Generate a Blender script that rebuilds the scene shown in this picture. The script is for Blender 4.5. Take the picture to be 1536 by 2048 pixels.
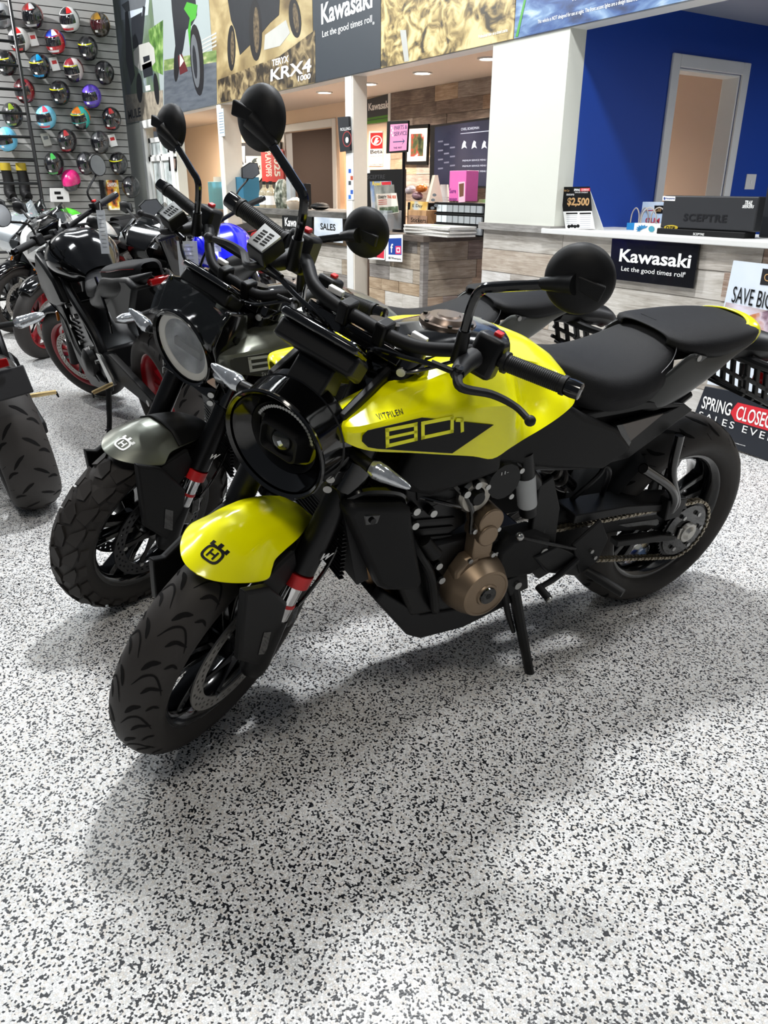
import bpy, math, random
from mathutils import Vector, Matrix
import numpy as np
random.seed(7)
for o in list(bpy.data.objects): bpy.data.objects.remove(o)
SC = bpy.context.scene
COL = SC.collection
R_ = math.radians

# ------------------------------------------------------------------ camera, world, lights
# the room's axes are the world's axes: x runs along the header beam, y goes deeper, z is up
F, PITCH, ROLL, YAW, EYE = 1560.0, R_(22.48), R_(.35), R_(57.5), 1.21
def _basis():
    c, s = math.cos(PITCH), math.sin(PITCH)
    f, u, r = Vector((0, c, -s)), Vector((0, s, c)), Vector((1, 0, 0))
    cr, sr = math.cos(ROLL), math.sin(ROLL)
    rz = Matrix.Rotation(YAW, 3, 'Z')
    return rz @ (cr*r + sr*u), rz @ (-sr*r + cr*u), rz @ f
CR, CU, CF = _basis()
cam = bpy.data.cameras.new('camera'); cam.lens = F/2048*36; cam.sensor_width = 36; cam.sensor_fit = 'AUTO'
cam.clip_start = .02; cam.clip_end = 100
camo = bpy.data.objects.new('camera', cam); COL.objects.link(camo)
m = Matrix((CR, CU, -CF)).transposed().to_4x4(); m.translation = Vector((0, 0, EYE)); camo.matrix_world = m
SC.camera = camo
SC.view_settings.view_transform = 'Standard'; SC.view_settings.look = 'None'
SC.view_settings.gamma = 1; SC.view_settings.use_curve_mapping = False
SC.view_settings.exposure = 0.2
wd = bpy.data.worlds.new('World'); SC.world = wd; wd.use_nodes = True
wd.node_tree.nodes['Background'].inputs[0].default_value = (.80, .88, 1.0, 1)
wd.node_tree.nodes['Background'].inputs[1].default_value = .11
def area(name, loc, size, power, col=(1, 1, 1), target=None, sy=None):
    l = bpy.data.lights.new(name, 'AREA'); l.energy = power; l.color = col; l.size = size
    if sy: l.shape = 'RECTANGLE'; l.size_y = sy
    o = bpy.data.objects.new(name, l); COL.objects.link(o); o.location = loc
    if target is not None:
        o.rotation_euler = (Vector(target)-Vector(loc)).to_track_quat('-Z', 'Y').to_euler()
    o['kind'] = 'helper'
    return o
# showroom ceiling lamps, high above the frame, then added fill lights
def cf(x, y, z): return Matrix.Rotation(YAW, 3, 'Z') @ Vector((x, y, z))
area('showroom_light', cf(.15, 3.0, 4.3), .4, 150, (.96, .98, 1), None, .4)
area('showroom_light', cf(-.9, 5.6, 4.3), .5, 80, (.90, .96, 1), None, 1.2)
area('showroom_light', cf(-.4, -.7, 4.3), .8, 62, (1, .95, .87), None, 1.4)
area('showroom_light', cf(2.4, 2.6, 4.3), .5, 75, (.96, .98, 1), None, 1.2)
area('showroom_light', cf(-3.0, 3.6, 4.3), .5, 40, (.92, .97, 1), None, 1.2)
area('showroom_light', cf(-3.6, 8.0, 4.3), .5, 45, (.92, .97, 1), None, 1.2)
area('showroom_light', (-10.4, -1.4, 5.2), .2, 560, (1, 1, 1), (-12, 2.6, 1.6), .2)
area('showroom_light', (-7.2, .9, 4.5), .3, 80, (.95, .98, 1), (-7.2, 3.65, 2.5), 2.0)  # added wash light that brightens the header banners
area('office_fill_light', (-1.6, 5.6, 2.12), .5, 42, (.95, .97, 1), None, 1.2)  # unseen fill, added to brighten the blue wall
area('office_fill_light', (-13.2, 4.7, 2.12), .3, 75, (1, .88, .74), None, .6)  # unseen fill, added to brighten the far peach wall

# ------------------------------------------------------------------ pixel of the photograph -> point on a known plane
def ray(px, py): return CR*((px-768)/F) + CU*(-(py-1024)/F) + CF
EYEV = Vector((0, 0, EYE))
def on_b(px, py, b):
    d = ray(px, py); return EYEV + d*(b/d.y)
def on_a(px, py, a):
    d = ray(px, py); return EYEV + d*(a/d.x)
def on_z(px, py, z=0):
    d = ray(px, py); return EYEV + d*((z-EYE)/d.z)

# ------------------------------------------------------------------ materials
def lin(c):
    c = c/255.
    return c/12.92 if c <= .04045 else ((c+.055)/1.055)**2.4
def rgb(*c): return (lin(c[0]), lin(c[1]), lin(c[2]), 1)
MATS = {}
def mat(name, c, rough=.5, metal=0., coat=0., noise=.06, scale=30., emit=0., alpha=1., trans=0., bump=0., spec=.5, stretch=None):
    if name in MATS: return MATS[name]
    M = bpy.data.materials.new(name); M.use_nodes = True; nt = M.node_tree; N = nt.nodes; L = nt.links
    p = N['Principled BSDF']; c4 = rgb(*c)
    tc = N.new('ShaderNodeTexCoord'); no = N.new('ShaderNodeTexNoise'); no.inputs['Scale'].default_value = scale
    no.inputs['Detail'].default_value = 4
    if stretch:
        mp = N.new('ShaderNodeMapping'); mp.inputs['Scale'].default_value = stretch
        L.new(tc.outputs['Object'], mp.inputs[0]); L.new(mp.outputs[0], no.inputs['Vector'])
    else: L.new(tc.outputs['Object'], no.inputs['Vector'])
    mx = N.new('ShaderNodeMix'); mx.data_type = 'RGBA'
    mx.inputs[6].default_value = tuple(max(0, v*(1-noise)) for v in c4[:3])+(1,)
    mx.inputs[7].default_value = tuple(min(1, v*(1+noise)) for v in c4[:3])+(1,)
    L.new(no.outputs[0], mx.inputs[0]); L.new(mx.outputs[2], p.inputs['Base Color'])
    p.inputs['Roughness'].default_value = rough; p.inputs['Metallic'].default_value = metal
    p.inputs['Coat Weight'].default_value = coat; p.inputs['Coat Roughness'].default_value = .04
    p.inputs['Specular IOR Level'].default_value = spec
    p.inputs['Transmission Weight'].default_value = trans
    p.inputs['Alpha'].default_value = alpha
    if emit:
        L.new(mx.outputs[2], p.inputs['Emission Color']); p.inputs['Emission Strength'].default_value = emit
    if bump:
        b = N.new('ShaderNodeBump'); b.inputs['Strength'].default_value = bump; b.inputs['Distance'].default_value = .002
        L.new(no.outputs[0], b.inputs['Height']); L.new(b.outputs[0], p.inputs['Normal'])
    MATS[name] = M; return M
def ramp(N, pts):
    r = N.new('ShaderNodeValToRGB'); r.color_ramp.interpolation = 'LINEAR'
    e = r.color_ramp.elements
    while len(e) < len(pts): e.new(.5)
    for i, (x, c) in enumerate(pts): e[i].position = x; e[i].color = c
    return r
def floor_mat():
    M = bpy.data.materials.new('flake_floor'); M.use_nodes = True; nt = M.node_tree; N = nt.nodes; L = nt.links
    p = N['Principled BSDF']; tc = N.new('ShaderNodeTexCoord')
    no = N.new('ShaderNodeTexNoise'); no.inputs['Scale'].default_value = 330; no.inputs['Detail'].default_value = 2
    ad = N.new('ShaderNodeVectorMath'); ad.operation = 'MULTIPLY_ADD'
    ad.inputs[1].default_value = (.004, .004, .004); L.new(no.outputs['Color'], ad.inputs[0]); L.new(tc.outputs['Object'], ad.inputs[2])
    vo = N.new('ShaderNodeTexVoronoi'); vo.inputs['Scale'].default_value = 245; L.new(ad.outputs[0], vo.inputs['Vector'])
    sp = N.new('ShaderNodeSeparateColor'); L.new(vo.outputs['Color'], sp.inputs[0])
    cl = N.new('ShaderNodeTexNoise'); cl.inputs['Scale'].default_value = 42; cl.inputs['Detail'].default_value = 2
    L.new(tc.outputs['Object'], cl.inputs['Vector'])
    mad = N.new('ShaderNodeMath'); mad.operation = 'MULTIPLY_ADD'; mad.inputs[1].default_value = .34
    L.new(cl.outputs[0], mad.inputs[0]); L.new(sp.outputs[0], mad.inputs[2])
    r = ramp(N, [(.38, rgb(14, 17, 24)), (.405, rgb(70, 74, 80)), (.43, rgb(204, 204, 203)), (.70, rgb(226, 226, 224)), (.95, rgb(240, 239, 237)), (1, rgb(214, 209, 202))])
    L.new(mad.outputs[0], r.inputs[0])
    v2 = N.new('ShaderNodeTexVoronoi'); v2.feature = 'DISTANCE_TO_EDGE'; v2.inputs['Scale'].default_value = 245; L.new(ad.outputs[0], v2.inputs['Vector'])
    r2 = ramp(N, [(0, (.70, .70, .71, 1)), (.16, (1, 1, 1, 1))]); L.new(v2.outputs['Distance'], r2.inputs[0])
    mm = N.new('ShaderNodeMix'); mm.data_type = 'RGBA'; mm.blend_type = 'MULTIPLY'; mm.inputs[0].default_value = 1
    L.new(r.outputs[0], mm.inputs[6]); L.new(r2.outputs[0], mm.inputs[7]); L.new(mm.outputs[2], p.inputs['Base Color'])
    p.inputs['Roughness'].default_value = .38
    b = N.new('ShaderNodeBump'); b.inputs['Strength'].default_value = .25; b.inputs['Distance'].default_value = .001
    L.new(vo.outputs['Distance'], b.inputs['Height']); L.new(b.outputs[0], p.inputs['Normal'])
    return M
def wood_mat(name, c1, c2, c3, vertical=False):
    M = bpy.data.materials.new(name); M.use_nodes = True; nt = M.node_tree; N = nt.nodes; L = nt.links
    p = N['Principled BSDF']; tc = N.new('ShaderNodeTexCoord'); oi = N.new('ShaderNodeObjectInfo')
    ad = N.new('ShaderNodeVectorMath'); ad.operation = 'ADD'; cb = N.new('ShaderNodeCombineXYZ')
    ml = N.new('ShaderNodeMath'); ml.operation = 'MULTIPLY'; ml.inputs[1].default_value = 40; L.new(oi.outputs['Random'], ml.inputs[0])
    L.new(ml.outputs[0], cb.inputs[0]); L.new(ml.outputs[0], cb.inputs[2])
    L.new(tc.outputs['Object'], ad.inputs[0]); L.new(cb.outputs[0], ad.inputs[1])
    mp = N.new('ShaderNodeMapping'); mp.inputs['Scale'].default_value = (1.2, 1.2, 14) if not vertical else (14, 14, 1.2)
    L.new(ad.outputs[0], mp.inputs[0])
    n1 = N.new('ShaderNodeTexNoise'); n1.inputs['Scale'].default_value = 3.2; n1.inputs['Detail'].default_value = 8; n1.inputs['Roughness'].default_value = .68; n1.inputs['Distortion'].default_value = 1.2
    L.new(mp.outputs[0], n1.inputs['Vector'])
    n2 = N.new('ShaderNodeTexNoise'); n2.inputs['Scale'].default_value = 4; n2.inputs['Detail'].default_value = 5; L.new(ad.outputs[0], n2.inputs['Vector'])
    mx = N.new('ShaderNodeMath'); mx.operation = 'MULTIPLY_ADD'; mx.inputs[1].default_value = .45; L.new(n2.outputs[0], mx.inputs[0])
    m2 = N.new('ShaderNodeMath'); m2.operation = 'MULTIPLY'; m2.inputs[1].default_value = .72; L.new(n1.outputs[0], m2.inputs[0]); L.new(m2.outputs[0], mx.inputs[2])
    r = ramp(N, [(.36, rgb(*c1)), (.56, rgb(*c2)), (.74, rgb(*c3))]); L.new(mx.outputs[0], r.inputs[0])
    L.new(r.outputs[0], p.inputs['Base Color']); p.inputs['Roughness'].default_value = .7
    b = N.new('ShaderNodeBump'); b.inputs['Strength'].default_value = .4; b.inputs['Distance'].default_value = .002
    L.new(n1.outputs[0], b.inputs['Height']); L.new(b.outputs[0], p.inputs['Normal'])
    MATS[name] = M; return M
def mottle(name, cols, scale=3., detail=6., stretch=(1, 1, 1), rough=.35, distort=0., lo=.3, hi=.7):
    if name in MATS: return MATS[name]
    M = bpy.data.materials.new(name); M.use_nodes = True; nt = M.node_tree; N = nt.nodes; L = nt.links
    p = N['Principled BSDF']; tc = N.new('ShaderNodeTexCoord'); mp = N.new('ShaderNodeMapping'); mp.inputs['Scale'].default_value = stretch
    L.new(tc.outputs['Object'], mp.inputs[0]); n = N.new('ShaderNodeTexNoise'); n.inputs['Scale'].default_value = scale; n.inputs['Detail'].default_value = detail
    n.inputs['Distortion'].default_value = distort; L.new(mp.outputs[0], n.inputs['Vector'])
    r = ramp(N, [(lo+(hi-lo)*i/max(1, len(cols)-1), rgb(*c)) for i, c in enumerate(cols)]); L.new(n.outputs[0], r.inputs[0])
    L.new(r.outputs[0], p.inputs['Base Color']); p.inputs['Roughness'].default_value = rough
    MATS[name] = M; return M

BLK = mat('black_plastic', (15, 15, 16), .42, noise=.15, spec=.25)
BLKM = mat('black_matte', (17, 17, 18), .55, noise=.12, scale=120, spec=.2)
BLKG = mat('black_gloss', (5, 5, 6), .12, coat=.4)
BLKMET = mat('black_metal', (12, 12, 14), .33, metal=.25, spec=.4)
DKG = mat('dark_grey_plastic', (27, 27, 29), .5, noise=.1, spec=.28)
RUB = mat('tyre_rubber', (50, 47, 45), .6, noise=.2, scale=14, bump=.1, spec=.28)
RUBD = mat('tread_groove_shade', (17, 16, 16), .85, spec=.15)  # dark strips over the tread, painted shade that reads as recessed grooves
GRIP = mat('grip_rubber', (15, 15, 16), .55, noise=.15, scale=200, spec=.35)
SEATM = mat('seat_vinyl', (22, 22, 24), .62, noise=.15, scale=400, bump=.3, spec=.2)
YEL = mat('yellow_paint', (252, 248, 0), .2, coat=.3, noise=.01, spec=.4)
GREYP = mat('grey_satin_paint', (112, 114, 104), .33, metal=.75, coat=.2, noise=.04)
GREYT = mat('grey_tail_paint', (92, 94, 92), .36, metal=.5, noise=.04)
STEEL = mat('steel', (170, 170, 168), .3, metal=1.)
DISC = mat('disc_steel', (150, 147, 142), .45, metal=.55, noise=.1)
CHAINM = mat('chain_steel', (150, 142, 126), .35, metal=1.)
BRONZE = mat('bronze_cover', (134, 116, 96), .42, metal=.75, noise=.05)
PIPE = mat('exhaust_pipe', (140, 112, 82), .3, metal=1., noise=.2, scale=8)
CHROME = mat('chrome', (215, 215, 215), .08, metal=1.)
REDA = mat('red_anodised', (200, 28, 30), .4)
REDP = mat('red_wheel_paint', (150, 16, 28), .3, coat=.5)
AMB = mat('amber_lens', (220, 120, 10), .2, coat=.4)
REDL = mat('red_lens', (120, 8, 10), .15, coat=.5)
GLASS = mat('clear_lens', (235, 238, 240), .06, trans=1.)
LENSM = mat('lamp_facets', (196, 200, 204), .14, metal=.75, noise=.3, scale=70, bump=.8)
REFL = mottle('lamp_bowl', [(60, 62, 64), (110, 113, 116), (170, 174, 178)], 14, 1, rough=.15)
MIRR = mat('mirror_face', (200, 205, 208), .03, metal=1.)
MIRG = mat('mirror_grey', (104, 106, 108), .12, metal=.4)  # grey base colour stands in for the ceiling reflected in the mirrors
TINT = mat('tinted_screen', (14, 16, 16), .05, alpha=.55, coat=1.)
WHT = mat('white_print', (238, 238, 236), .5, noise=.01)
INK = mat('black_print', (11, 11, 12), .45, spec=.2)
YINK = mat('yellow_print', (252, 248, 0), .3)
SILV = mat('silver_print', (196, 198, 200), .35)
TAGM = mat('tag_plastic', (190, 194, 198), .25, alpha=.6)
GOLD = mat('gold_peg', (205, 180, 130), .35, metal=.8)

# ------------------------------------------------------------------ mesh building
def crom(pts, n=6, closed=False):
    P = [Vector(p) for p in pts]
    if len(P) < 3: return P
    out = []
    m_ = len(P)
    for i in range(m_ if closed else m_-1):
        p0 = P[i-1] if (i or closed) else P[0]*2-P[1]
        p1, p2 = P[i], P[(i+1) % m_]
        p3 = P[(i+2) % m_] if (i+2 < m_ or closed) else P[-1]*2-P[-2]
        for k in range(n):
            t = k/n
            out.append(.5*((2*p1)+(p2-p0)*t+(2*p0-5*p1+4*p2-p3)*t*t+(3*p1-p0-3*p2+p3)*t**3))
    if not closed: out.append(P[-1])
    return out
def lerp(a, b, t): return a+(b-a)*t
class G:
    def __init__(s): s.v = []; s.f = []
    def add(s, vs, fs):
        k = len(s.v); s.v += [Vector(v) for v in vs]; s.f += [tuple(i+k for i in f) for f in fs]; return s
    def box(s, c, d, R=None):
        c = Vector(c); vs = []
        for x in (-.5, .5):
            for y in (-.5, .5):
                for z in (-.5, .5):
                    q = Vector((x*d[0], y*d[1], z*d[2])); vs.append(c+(R @ q if R else q))
        return s.add(vs, [(0, 1, 3, 2), (4, 6, 7, 5), (0, 4, 5, 1), (2, 3, 7, 6), (0, 2, 6, 4), (1, 5, 7, 3)])
    def span(s, a, b): return s.box([(a[i]+b[i])/2 for i in range(3)], [abs(b[i]-a[i]) for i in range(3)])
    def rings(s, rs, closed=False, caps=True):
        n = len(rs[0]); vs = [p for r in rs for p in r]; fs = []
        m_ = len(rs)
        for i in range(m_ if closed else m_-1):
            for j in range(n):
                a, b = i*n+j, i*n+(j+1) % n; c, d = ((i+1) % m_)*n+(j+1) % n, ((i+1) % m_)*n+j
                fs.append((a, b, c, d))
        if caps and not closed: fs += [tuple(reversed(range(n))), tuple(range((m_-1)*n, m_*n))]
        return s.add(vs, fs)
    def grid(s, P, flip=False):
        n = len(P[0]); fs = []
        for i in range(len(P)-1):
            for j in range(n-1):
                q = (i*n+j, i*n+j+1, (i+1)*n+j+1, (i+1)*n+j); fs.append(q[::-1] if flip else q)
        return s.add([p for r in P for p in r], fs)
    def tube(s, pts, r, n=10, k=5, smooth=True, caps=True):
        P = crom(pts, k) if smooth and len(pts) > 2 else [Vector(p) for p in pts]
        m_ = len(P); rr = r if isinstance(r, (list, tuple)) else [r, r]
        t0 = (P[1]-P[0]).normalized(); up = Vector((0, 0, 1)) if abs(t0.z) < .9 else Vector((1, 0, 0))
        x = t0.cross(up).normalized(); out = []
        for i in range(m_):
            t = (P[min(i+1, m_-1)]-P[max(i-1, 0)]).normalized()
            x = (x-t*x.dot(t)).normalized(); y = t.cross(x)
            u = i/(m_-1)*(len(rr)-1); a = min(int(u), len(rr)-2); ra = lerp(rr[a], rr[a+1], u-a)
            out.append([P[i]+x*(ra*math.cos(2*math.pi*j/n))+y*(ra*math.sin(2*math.pi*j/n)) for j in range(n)])
        return s.rings(out, caps=caps)
    def cyl(s, a, b, r, r2=None, n=16, caps=True): return s.tube([a, b], [r, r if r2 is None else r2], n, caps=caps)
    def lathe(s, prof, o, ax=(0, 1, 0), n=40, closed=False, a0=0., a1=None):
        ax = Vector(ax).normalized(); up = Vector((0, 0, 1)) if abs(ax.z) < .9 else Vector((1, 0, 0))
        x = ax.cross(up).normalized(); y = ax.cross(x); o = Vector(o)
        rs = []
        for i in range(n):
            t = 2*math.pi*i/n; d = x*math.cos(t)+y*math.sin(t)
            rs.append([o+d*r+ax*h for r, h in prof])
        m_ = len(prof); vs = [p for r in rs for p in r]; fs = []
        for i in range(n):
            for j in range(m_ if closed else m_-1):
                a, b = i*m_+j, i*m_+(j+1) % m_; c, d = ((i+1) % n)*m_+(j+1) % m_, ((i+1) % n)*m_+j
                fs.append((a, d, c, b))
        return s.add(vs, fs)
    def prism(s, poly, y0, y1, ax='y', inset=0.):
        # poly in the two other axes; inset draws the y1 face in for a chamfered edge
        n = len(poly); cx = sum(p[0] for p in poly)/n; cy = sum(p[1] for p in poly)/n
        def mk(p, y):
            return {'y': (p[0], y, p[1]), 'x': (y, p[0], p[1]), 'z': (p[0], p[1], y)}[ax]
        R = [[mk(p, y0) for p in poly]]
        if inset:
            R.append([mk(p, lerp(y0, y1, .7)) for p in poly])
            q = []
            for p in poly:
                d = math.hypot(p[0]-cx, p[1]-cy) or 1; k = max(0, 1-inset/d); q.append((cx+(p[0]-cx)*k, cy+(p[1]-cy)*k))
            R.append([mk(p, y1) for p in q])
        else: R.append([mk(p, y1) for p in poly])
        return s.rings([[Vector(v) for v in r] for r in R])
    def ell(s, c, r, n=16, m_=10, R=None):
        c = Vector(c); rs = []
        for i in range(1, m_):
            t = math.pi*i/m_
            ring = []
            for j in range(n):
                a = 2*math.pi*j/n; q = Vector((r[0]*math.sin(t)*math.cos(a), r[1]*math.sin(t)*math.sin(a), r[2]*math.cos(t)))
                ring.append(c+(R @ q if R else q))
            rs.append(ring)
        return s.rings(rs)
    def tf(s, fn): s.v = [Vector(fn(v)) for v in s.v]; return s
    def mir(s):
        k = len(s.v); s.v += [Vector((v.x, -v.y, v.z)) for v in s.v]; s.f += [tuple(i+k for i in reversed(f)) for f in s.f]; return s
    def mirrored(s):
        g = G(); g.v = [Vector((v.x, -v.y, v.z)) for v in s.v]; g.f = [tuple(reversed(f)) for f in s.f]; return g
    def mesh(s, name, mt, smooth=True, ang=35):
        me = bpy.data.meshes.new(name); me.from_pydata(s.v, [], s.f)
        import bmesh
        bm = bmesh.new(); bm.from_mesh(me); bmesh.ops.recalc_face_normals(bm, faces=bm.faces); bm.to_mesh(me); bm.free()
        if mt: me.materials.append(mt)
        if smooth:
            me.shade_smooth()
            me.set_sharp_from_angle(angle=R_(ang))
        return me
    def obj(s, name, mt, parent=None, smooth=True, ang=35, bevel=0, kind=None, label=None, solid=0, sub=0):
        o = bpy.data.objects.new(name, s.mesh(name, mt, smooth, ang)); COL.objects.link(o)
        if parent: o.parent = parent
        if solid: md = o.modifiers.new('s', 'SOLIDIFY'); md.thickness = solid; md.offset = 0
        if sub: md = o.modifiers.new('u', 'SUBSURF'); md.levels = md.render_levels = sub
        if bevel:
            md = o.modifiers.new('b', 'BEVEL'); md.width = bevel; md.segments = 2; md.limit_method = 'ANGLE'; md.angle_limit = R_(40)
        if kind: o['kind'] = kind
        if label: o['label'] = label
        return o
def empty(name, loc, label, cat, group=None, rot=(0, 0, 0)):
    o = bpy.data.objects.new(name, None); COL.objects.link(o); o.location = loc; o.rotation_euler = rot
    o.empty_display_size = .1
    tag(o, label, cat, group); return o
def tag(o, label, cat, group=None, kind=None):
    o['label'] = label; o['category'] = cat
    if group: o['group'] = group
    if kind: o['kind'] = kind
    return o
def struct(o, label=None):
    o['kind'] = 'structure'
    if label: o['label'] = label
    return o
_txt = {}
def text_geo(s_, bold=0., spacing=1.):
    key = (s_, bold, spacing)
    if key in _txt: return _txt[key]
    cu = bpy.data.curves.new('t', 'FONT'); cu.body = s_; cu.offset = bold; cu.resolution_u = 3; cu.space_character = spacing
    cu.fill_mode = 'FRONT'
    o = bpy.data.objects.new('t', cu); COL.objects.link(o)
    bpy.context.view_layer.update()
    me = bpy.data.meshes.new_from_object(o.evaluated_get(bpy.context.evaluated_depsgraph_get()))
    vs = [v.co.copy() for v in me.vertices]; fs = [tuple(p.vertices) for p in me.polygons]
    bpy.data.objects.remove(o); bpy.data.curves.remove(cu); bpy.data.meshes.remove(me)
    _txt[key] = (vs, fs); return vs, fs
def text(s_, origin, xdir, ydir, w, h, mt, parent=None, bold=0., spacing=1., slant=0., depth=.0008, name='lettering', fn=None):
    """lettering filling a w by h box from its lower left corner"""
    vs, fs = text_geo(s_, bold, spacing)
    if not vs: return
    x0 = min(v.x for v in vs); x1 = max(v.x for v in vs); y0 = min(v.y for v in vs); y1 = max(v.y for v in vs)
    o = Vector(origin); X = Vector(xdir).normalized(); Y = Vector(ydir).normalized(); Z = X.cross(Y)
    g = G()
    pts = []
    for v in vs:
        u = (v.x-x0)/(x1-x0)*w; t = (v.y-y0)/(y1-y0)*h
        q = o+X*(u+slant*t)+Y*t
        pts.append(fn(q) if fn else q)
    g.add(pts, fs)
    g.add([p+Z*depth for p in pts], fs)
    ob = g.obj(name, mt, parent, smooth=False)
    return ob
# ------------------------------------------------------------------ the shell of the building
BW = 3.65                                   # plane of the header beam, posts and counter fronts
BB = 5.6                                    # back wall of the office behind
FL = floor_mat()
fl = G().span((-17, -5, -.1), (5, 9, 0)).obj('floor', FL, smooth=False); struct(fl, 'white floor coating full of black flakes')
CREAM = mat('cream_wall', (212, 213, 202), .7, noise=.02, scale=3)
BEIGE = mat('beige_wall', (222, 200, 178), .75, noise=.03, scale=3)
PEACH = mat('peach_wall', (232, 206, 180), .75, noise=.03, scale=2)
TRIMW = mat('white_trim', (220, 220, 217), .45, noise=.02)
BLUE = mat('blue_wall', (8, 62, 158), .6, noise=.05, scale=2)
CEILM = mat('ceiling_paint', (206, 192, 180), .8, noise=.03, scale=2)
CEIL2 = mat('ceiling_grey', (150, 156, 170), .8, noise=.03)
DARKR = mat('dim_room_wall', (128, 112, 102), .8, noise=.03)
GW = [wood_mat('barnwood_%d' % i, *c) for i, c in enumerate([
    ((128, 120, 110), (176, 170, 160), (206, 202, 194)), ((112, 104, 96), (164, 156, 146), (196, 190, 182)), ((140, 132, 122), (186, 180, 170), (214, 210, 204)),
    ((96, 88, 80), (146, 138, 128), (186, 178, 168)), ((118, 104, 90), (168, 154, 138), (200, 190, 176)), ((150, 144, 136), (196, 192, 186), (220, 218, 214)), ((92, 62, 46), (150, 128, 112), (214, 208, 200))])]
BWD = [wood_mat('brownwood_%d' % i, *c) for i, c in enumerate([
    ((104, 84, 68), (150, 126, 106), (182, 160, 140)), ((84, 70, 62), (124, 108, 98), (160, 146, 136)), ((122, 100, 80), (170, 146, 122), (200, 180, 158)), ((72, 60, 54), (108, 94, 86), (150, 136, 124)), ((110, 96, 88), (150, 138, 130), (188, 178, 170))])]
MW = [wood_mat('mixwood_%d' % i, *c) for i, c in enumerate([
    ((96, 84, 70), (148, 134, 116), (186, 174, 156)), ((84, 78, 74), (122, 116, 110), (160, 154, 148)), ((134, 128, 118), (182, 176, 166), (208, 204, 196)), ((104, 86, 66), (150, 128, 102), (186, 166, 140)), ((120, 114, 106), (166, 160, 150), (198, 192, 184))])]
LEDGE = wood_mat('grey_ledge', (92, 90, 86), (128, 125, 120), (158, 155, 150))
LEDGED = wood_mat('dark_ledge', (44, 36, 30), (70, 60, 52), (98, 86, 76))
SLATM = mat('slatwall_grey', (140, 140, 138), .55, noise=.14, scale=5, stretch=(1, 2, 30))
GROOVE = mat('slatwall_groove', (30, 30, 30), .8)

WORLD = {}
def thing(name, base, label, cat, group=None):
    """an Empty at a thing's base; its children are modelled in room coordinates"""
    o = empty(name, base, label, cat, group); WORLD[o.name] = Matrix.Translation(-Vector(base)); return o
def C(o, parent):
    if parent is not None and parent.name in WORLD: o.matrix_parent_inverse = WORLD[parent.name]
    return o
_obj0 = G.obj
def _obj(s, name, mt, parent=None, **k):
    o = _obj0(s, name, mt, parent, **k); return C(o, parent)
G.obj = _obj
def planks(parent, u0, u1, z0, z1, pos, mats, rowh=.13, axis='b', seed=0, lens=(.35, 1.0), th=.012, face=-1):
    """one object per board; axis 'b': boards run along x at y = pos; 'a': boards run along y at x = pos"""
    rnd = random.Random(seed); z = z1; out = []
    while z > z0+.01:
        h = min(rowh*rnd.choice((.85, 1, 1.1)), z-z0); u = u0-rnd.random()*.4
        while u < u1:
            L = rnd.uniform(*lens); a, b = max(u, u0), min(u+L, u1); u += L
            if b-a < .02: continue
            t = th*rnd.uniform(.7, 1.25); g = G()
            if axis == 'b': g.box((0, 0, 0), (b-a-.003, t, h-.003)); c = ((a+b)/2, pos+face*t/2, z-h/2)
            else: g.box((0, 0, 0), (t, b-a-.003, h-.003)); c = (pos+face*t/2, (a+b)/2, z-h/2)
            o = _obj0(g, 'plank', rnd.choice(mats), parent, smooth=False); o.location = c
        z -= h
def pa(x, y, b=BW): return on_b(x, y, b)

# showroom header beam, everything above the counters
HZ = pa(868, 115).z
hb_ = G().span((-17, BW, HZ), (5, BW+.13, 4.6)).obj('wall_header', TRIMW, smooth=False); struct(hb_, 'high header beam over the counters')
# the white column right of the parts counter
cx0, cx1 = pa(986, 103).x, pa(1141, 58).x
RT = pa(1104, 467).z                        # underside of the reception worktop
col = G().span((cx0, BW, RT+.03), (cx1, BW+.13, HZ)).obj('wall_column', CREAM, smooth=False); struct(col, 'wide cream wall pier between the offices')
# reception front, clad with grey boards
pl0 = pa(962, 600).x-.01
rc_ = G().span((pl0, BW+.012, 0), (4, BW+.12, RT)).obj('wall_reception', DARKR, smooth=False); struct(rc_, 'half wall clad with grey weathered boards')
planks(rc_, pl0, 3.0, 0.0, RT-.002, BW+.012, GW, .145, seed=4, lens=(.35, 1.1))
planks(rc_, BW+.015, BW+.12, 0.0, RT-.002, pl0, GW, .145, 'a', seed=9, lens=(.3, .4))
ld = G().span((pl0-.02, BW-.035, RT+.0), (cx1+.005, BW+.13, pa(967, 444.5).z)).obj('trim_1', LEDGE, smooth=False); struct(ld, 'grey wooden ledge under the cream pier')
# blue office behind the reception: side wall with a doorway
DB0, DB1 = on_a(1356, 140, cx1).y, on_a(1480, 160, cx1).y
DZ = on_a(1350, 134, cx1).z; CZ = on_a(1447, 36, cx1).z
bl = G().span((cx1-.12, BW+.13, 0), (cx1, DB0, CZ)); bl.span((cx1-.12, DB1, 0), (cx1, 9, CZ)); bl.span((cx1-.12, DB0, DZ), (cx1, DB1, CZ))
bl = bl.obj('wall_blue', BLUE, smooth=False); struct(bl, 'royal blue office side wall')
d1 = G()
for y0, y1 in ((DB0-.075, DB0), (DB1, DB1+.075)): d1.span((cx1-.001, y0, 0), (cx1+.018, y1, DZ+.075))
d1.span((cx1-.001, DB0, DZ), (cx1+.018, DB1, DZ+.075))
d1.span((cx1-.13, DB0-.001, 0), (cx1, DB0+.015, DZ)); d1.span((cx1-.13, DB1-.015, 0), (cx1, DB1+.001, DZ)); d1.span((cx1-.13, DB0, DZ-.015), (cx1, DB1, DZ))
d1 = d1.obj('door_1', TRIMW, smooth=False, bevel=.006); struct(d1, 'white door casing in the blue wall')
struct(G().span((cx1, BW+.13, CZ), (5, 9, CZ+.1)).obj('ceiling_office', CEIL2, smooth=False))
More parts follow.
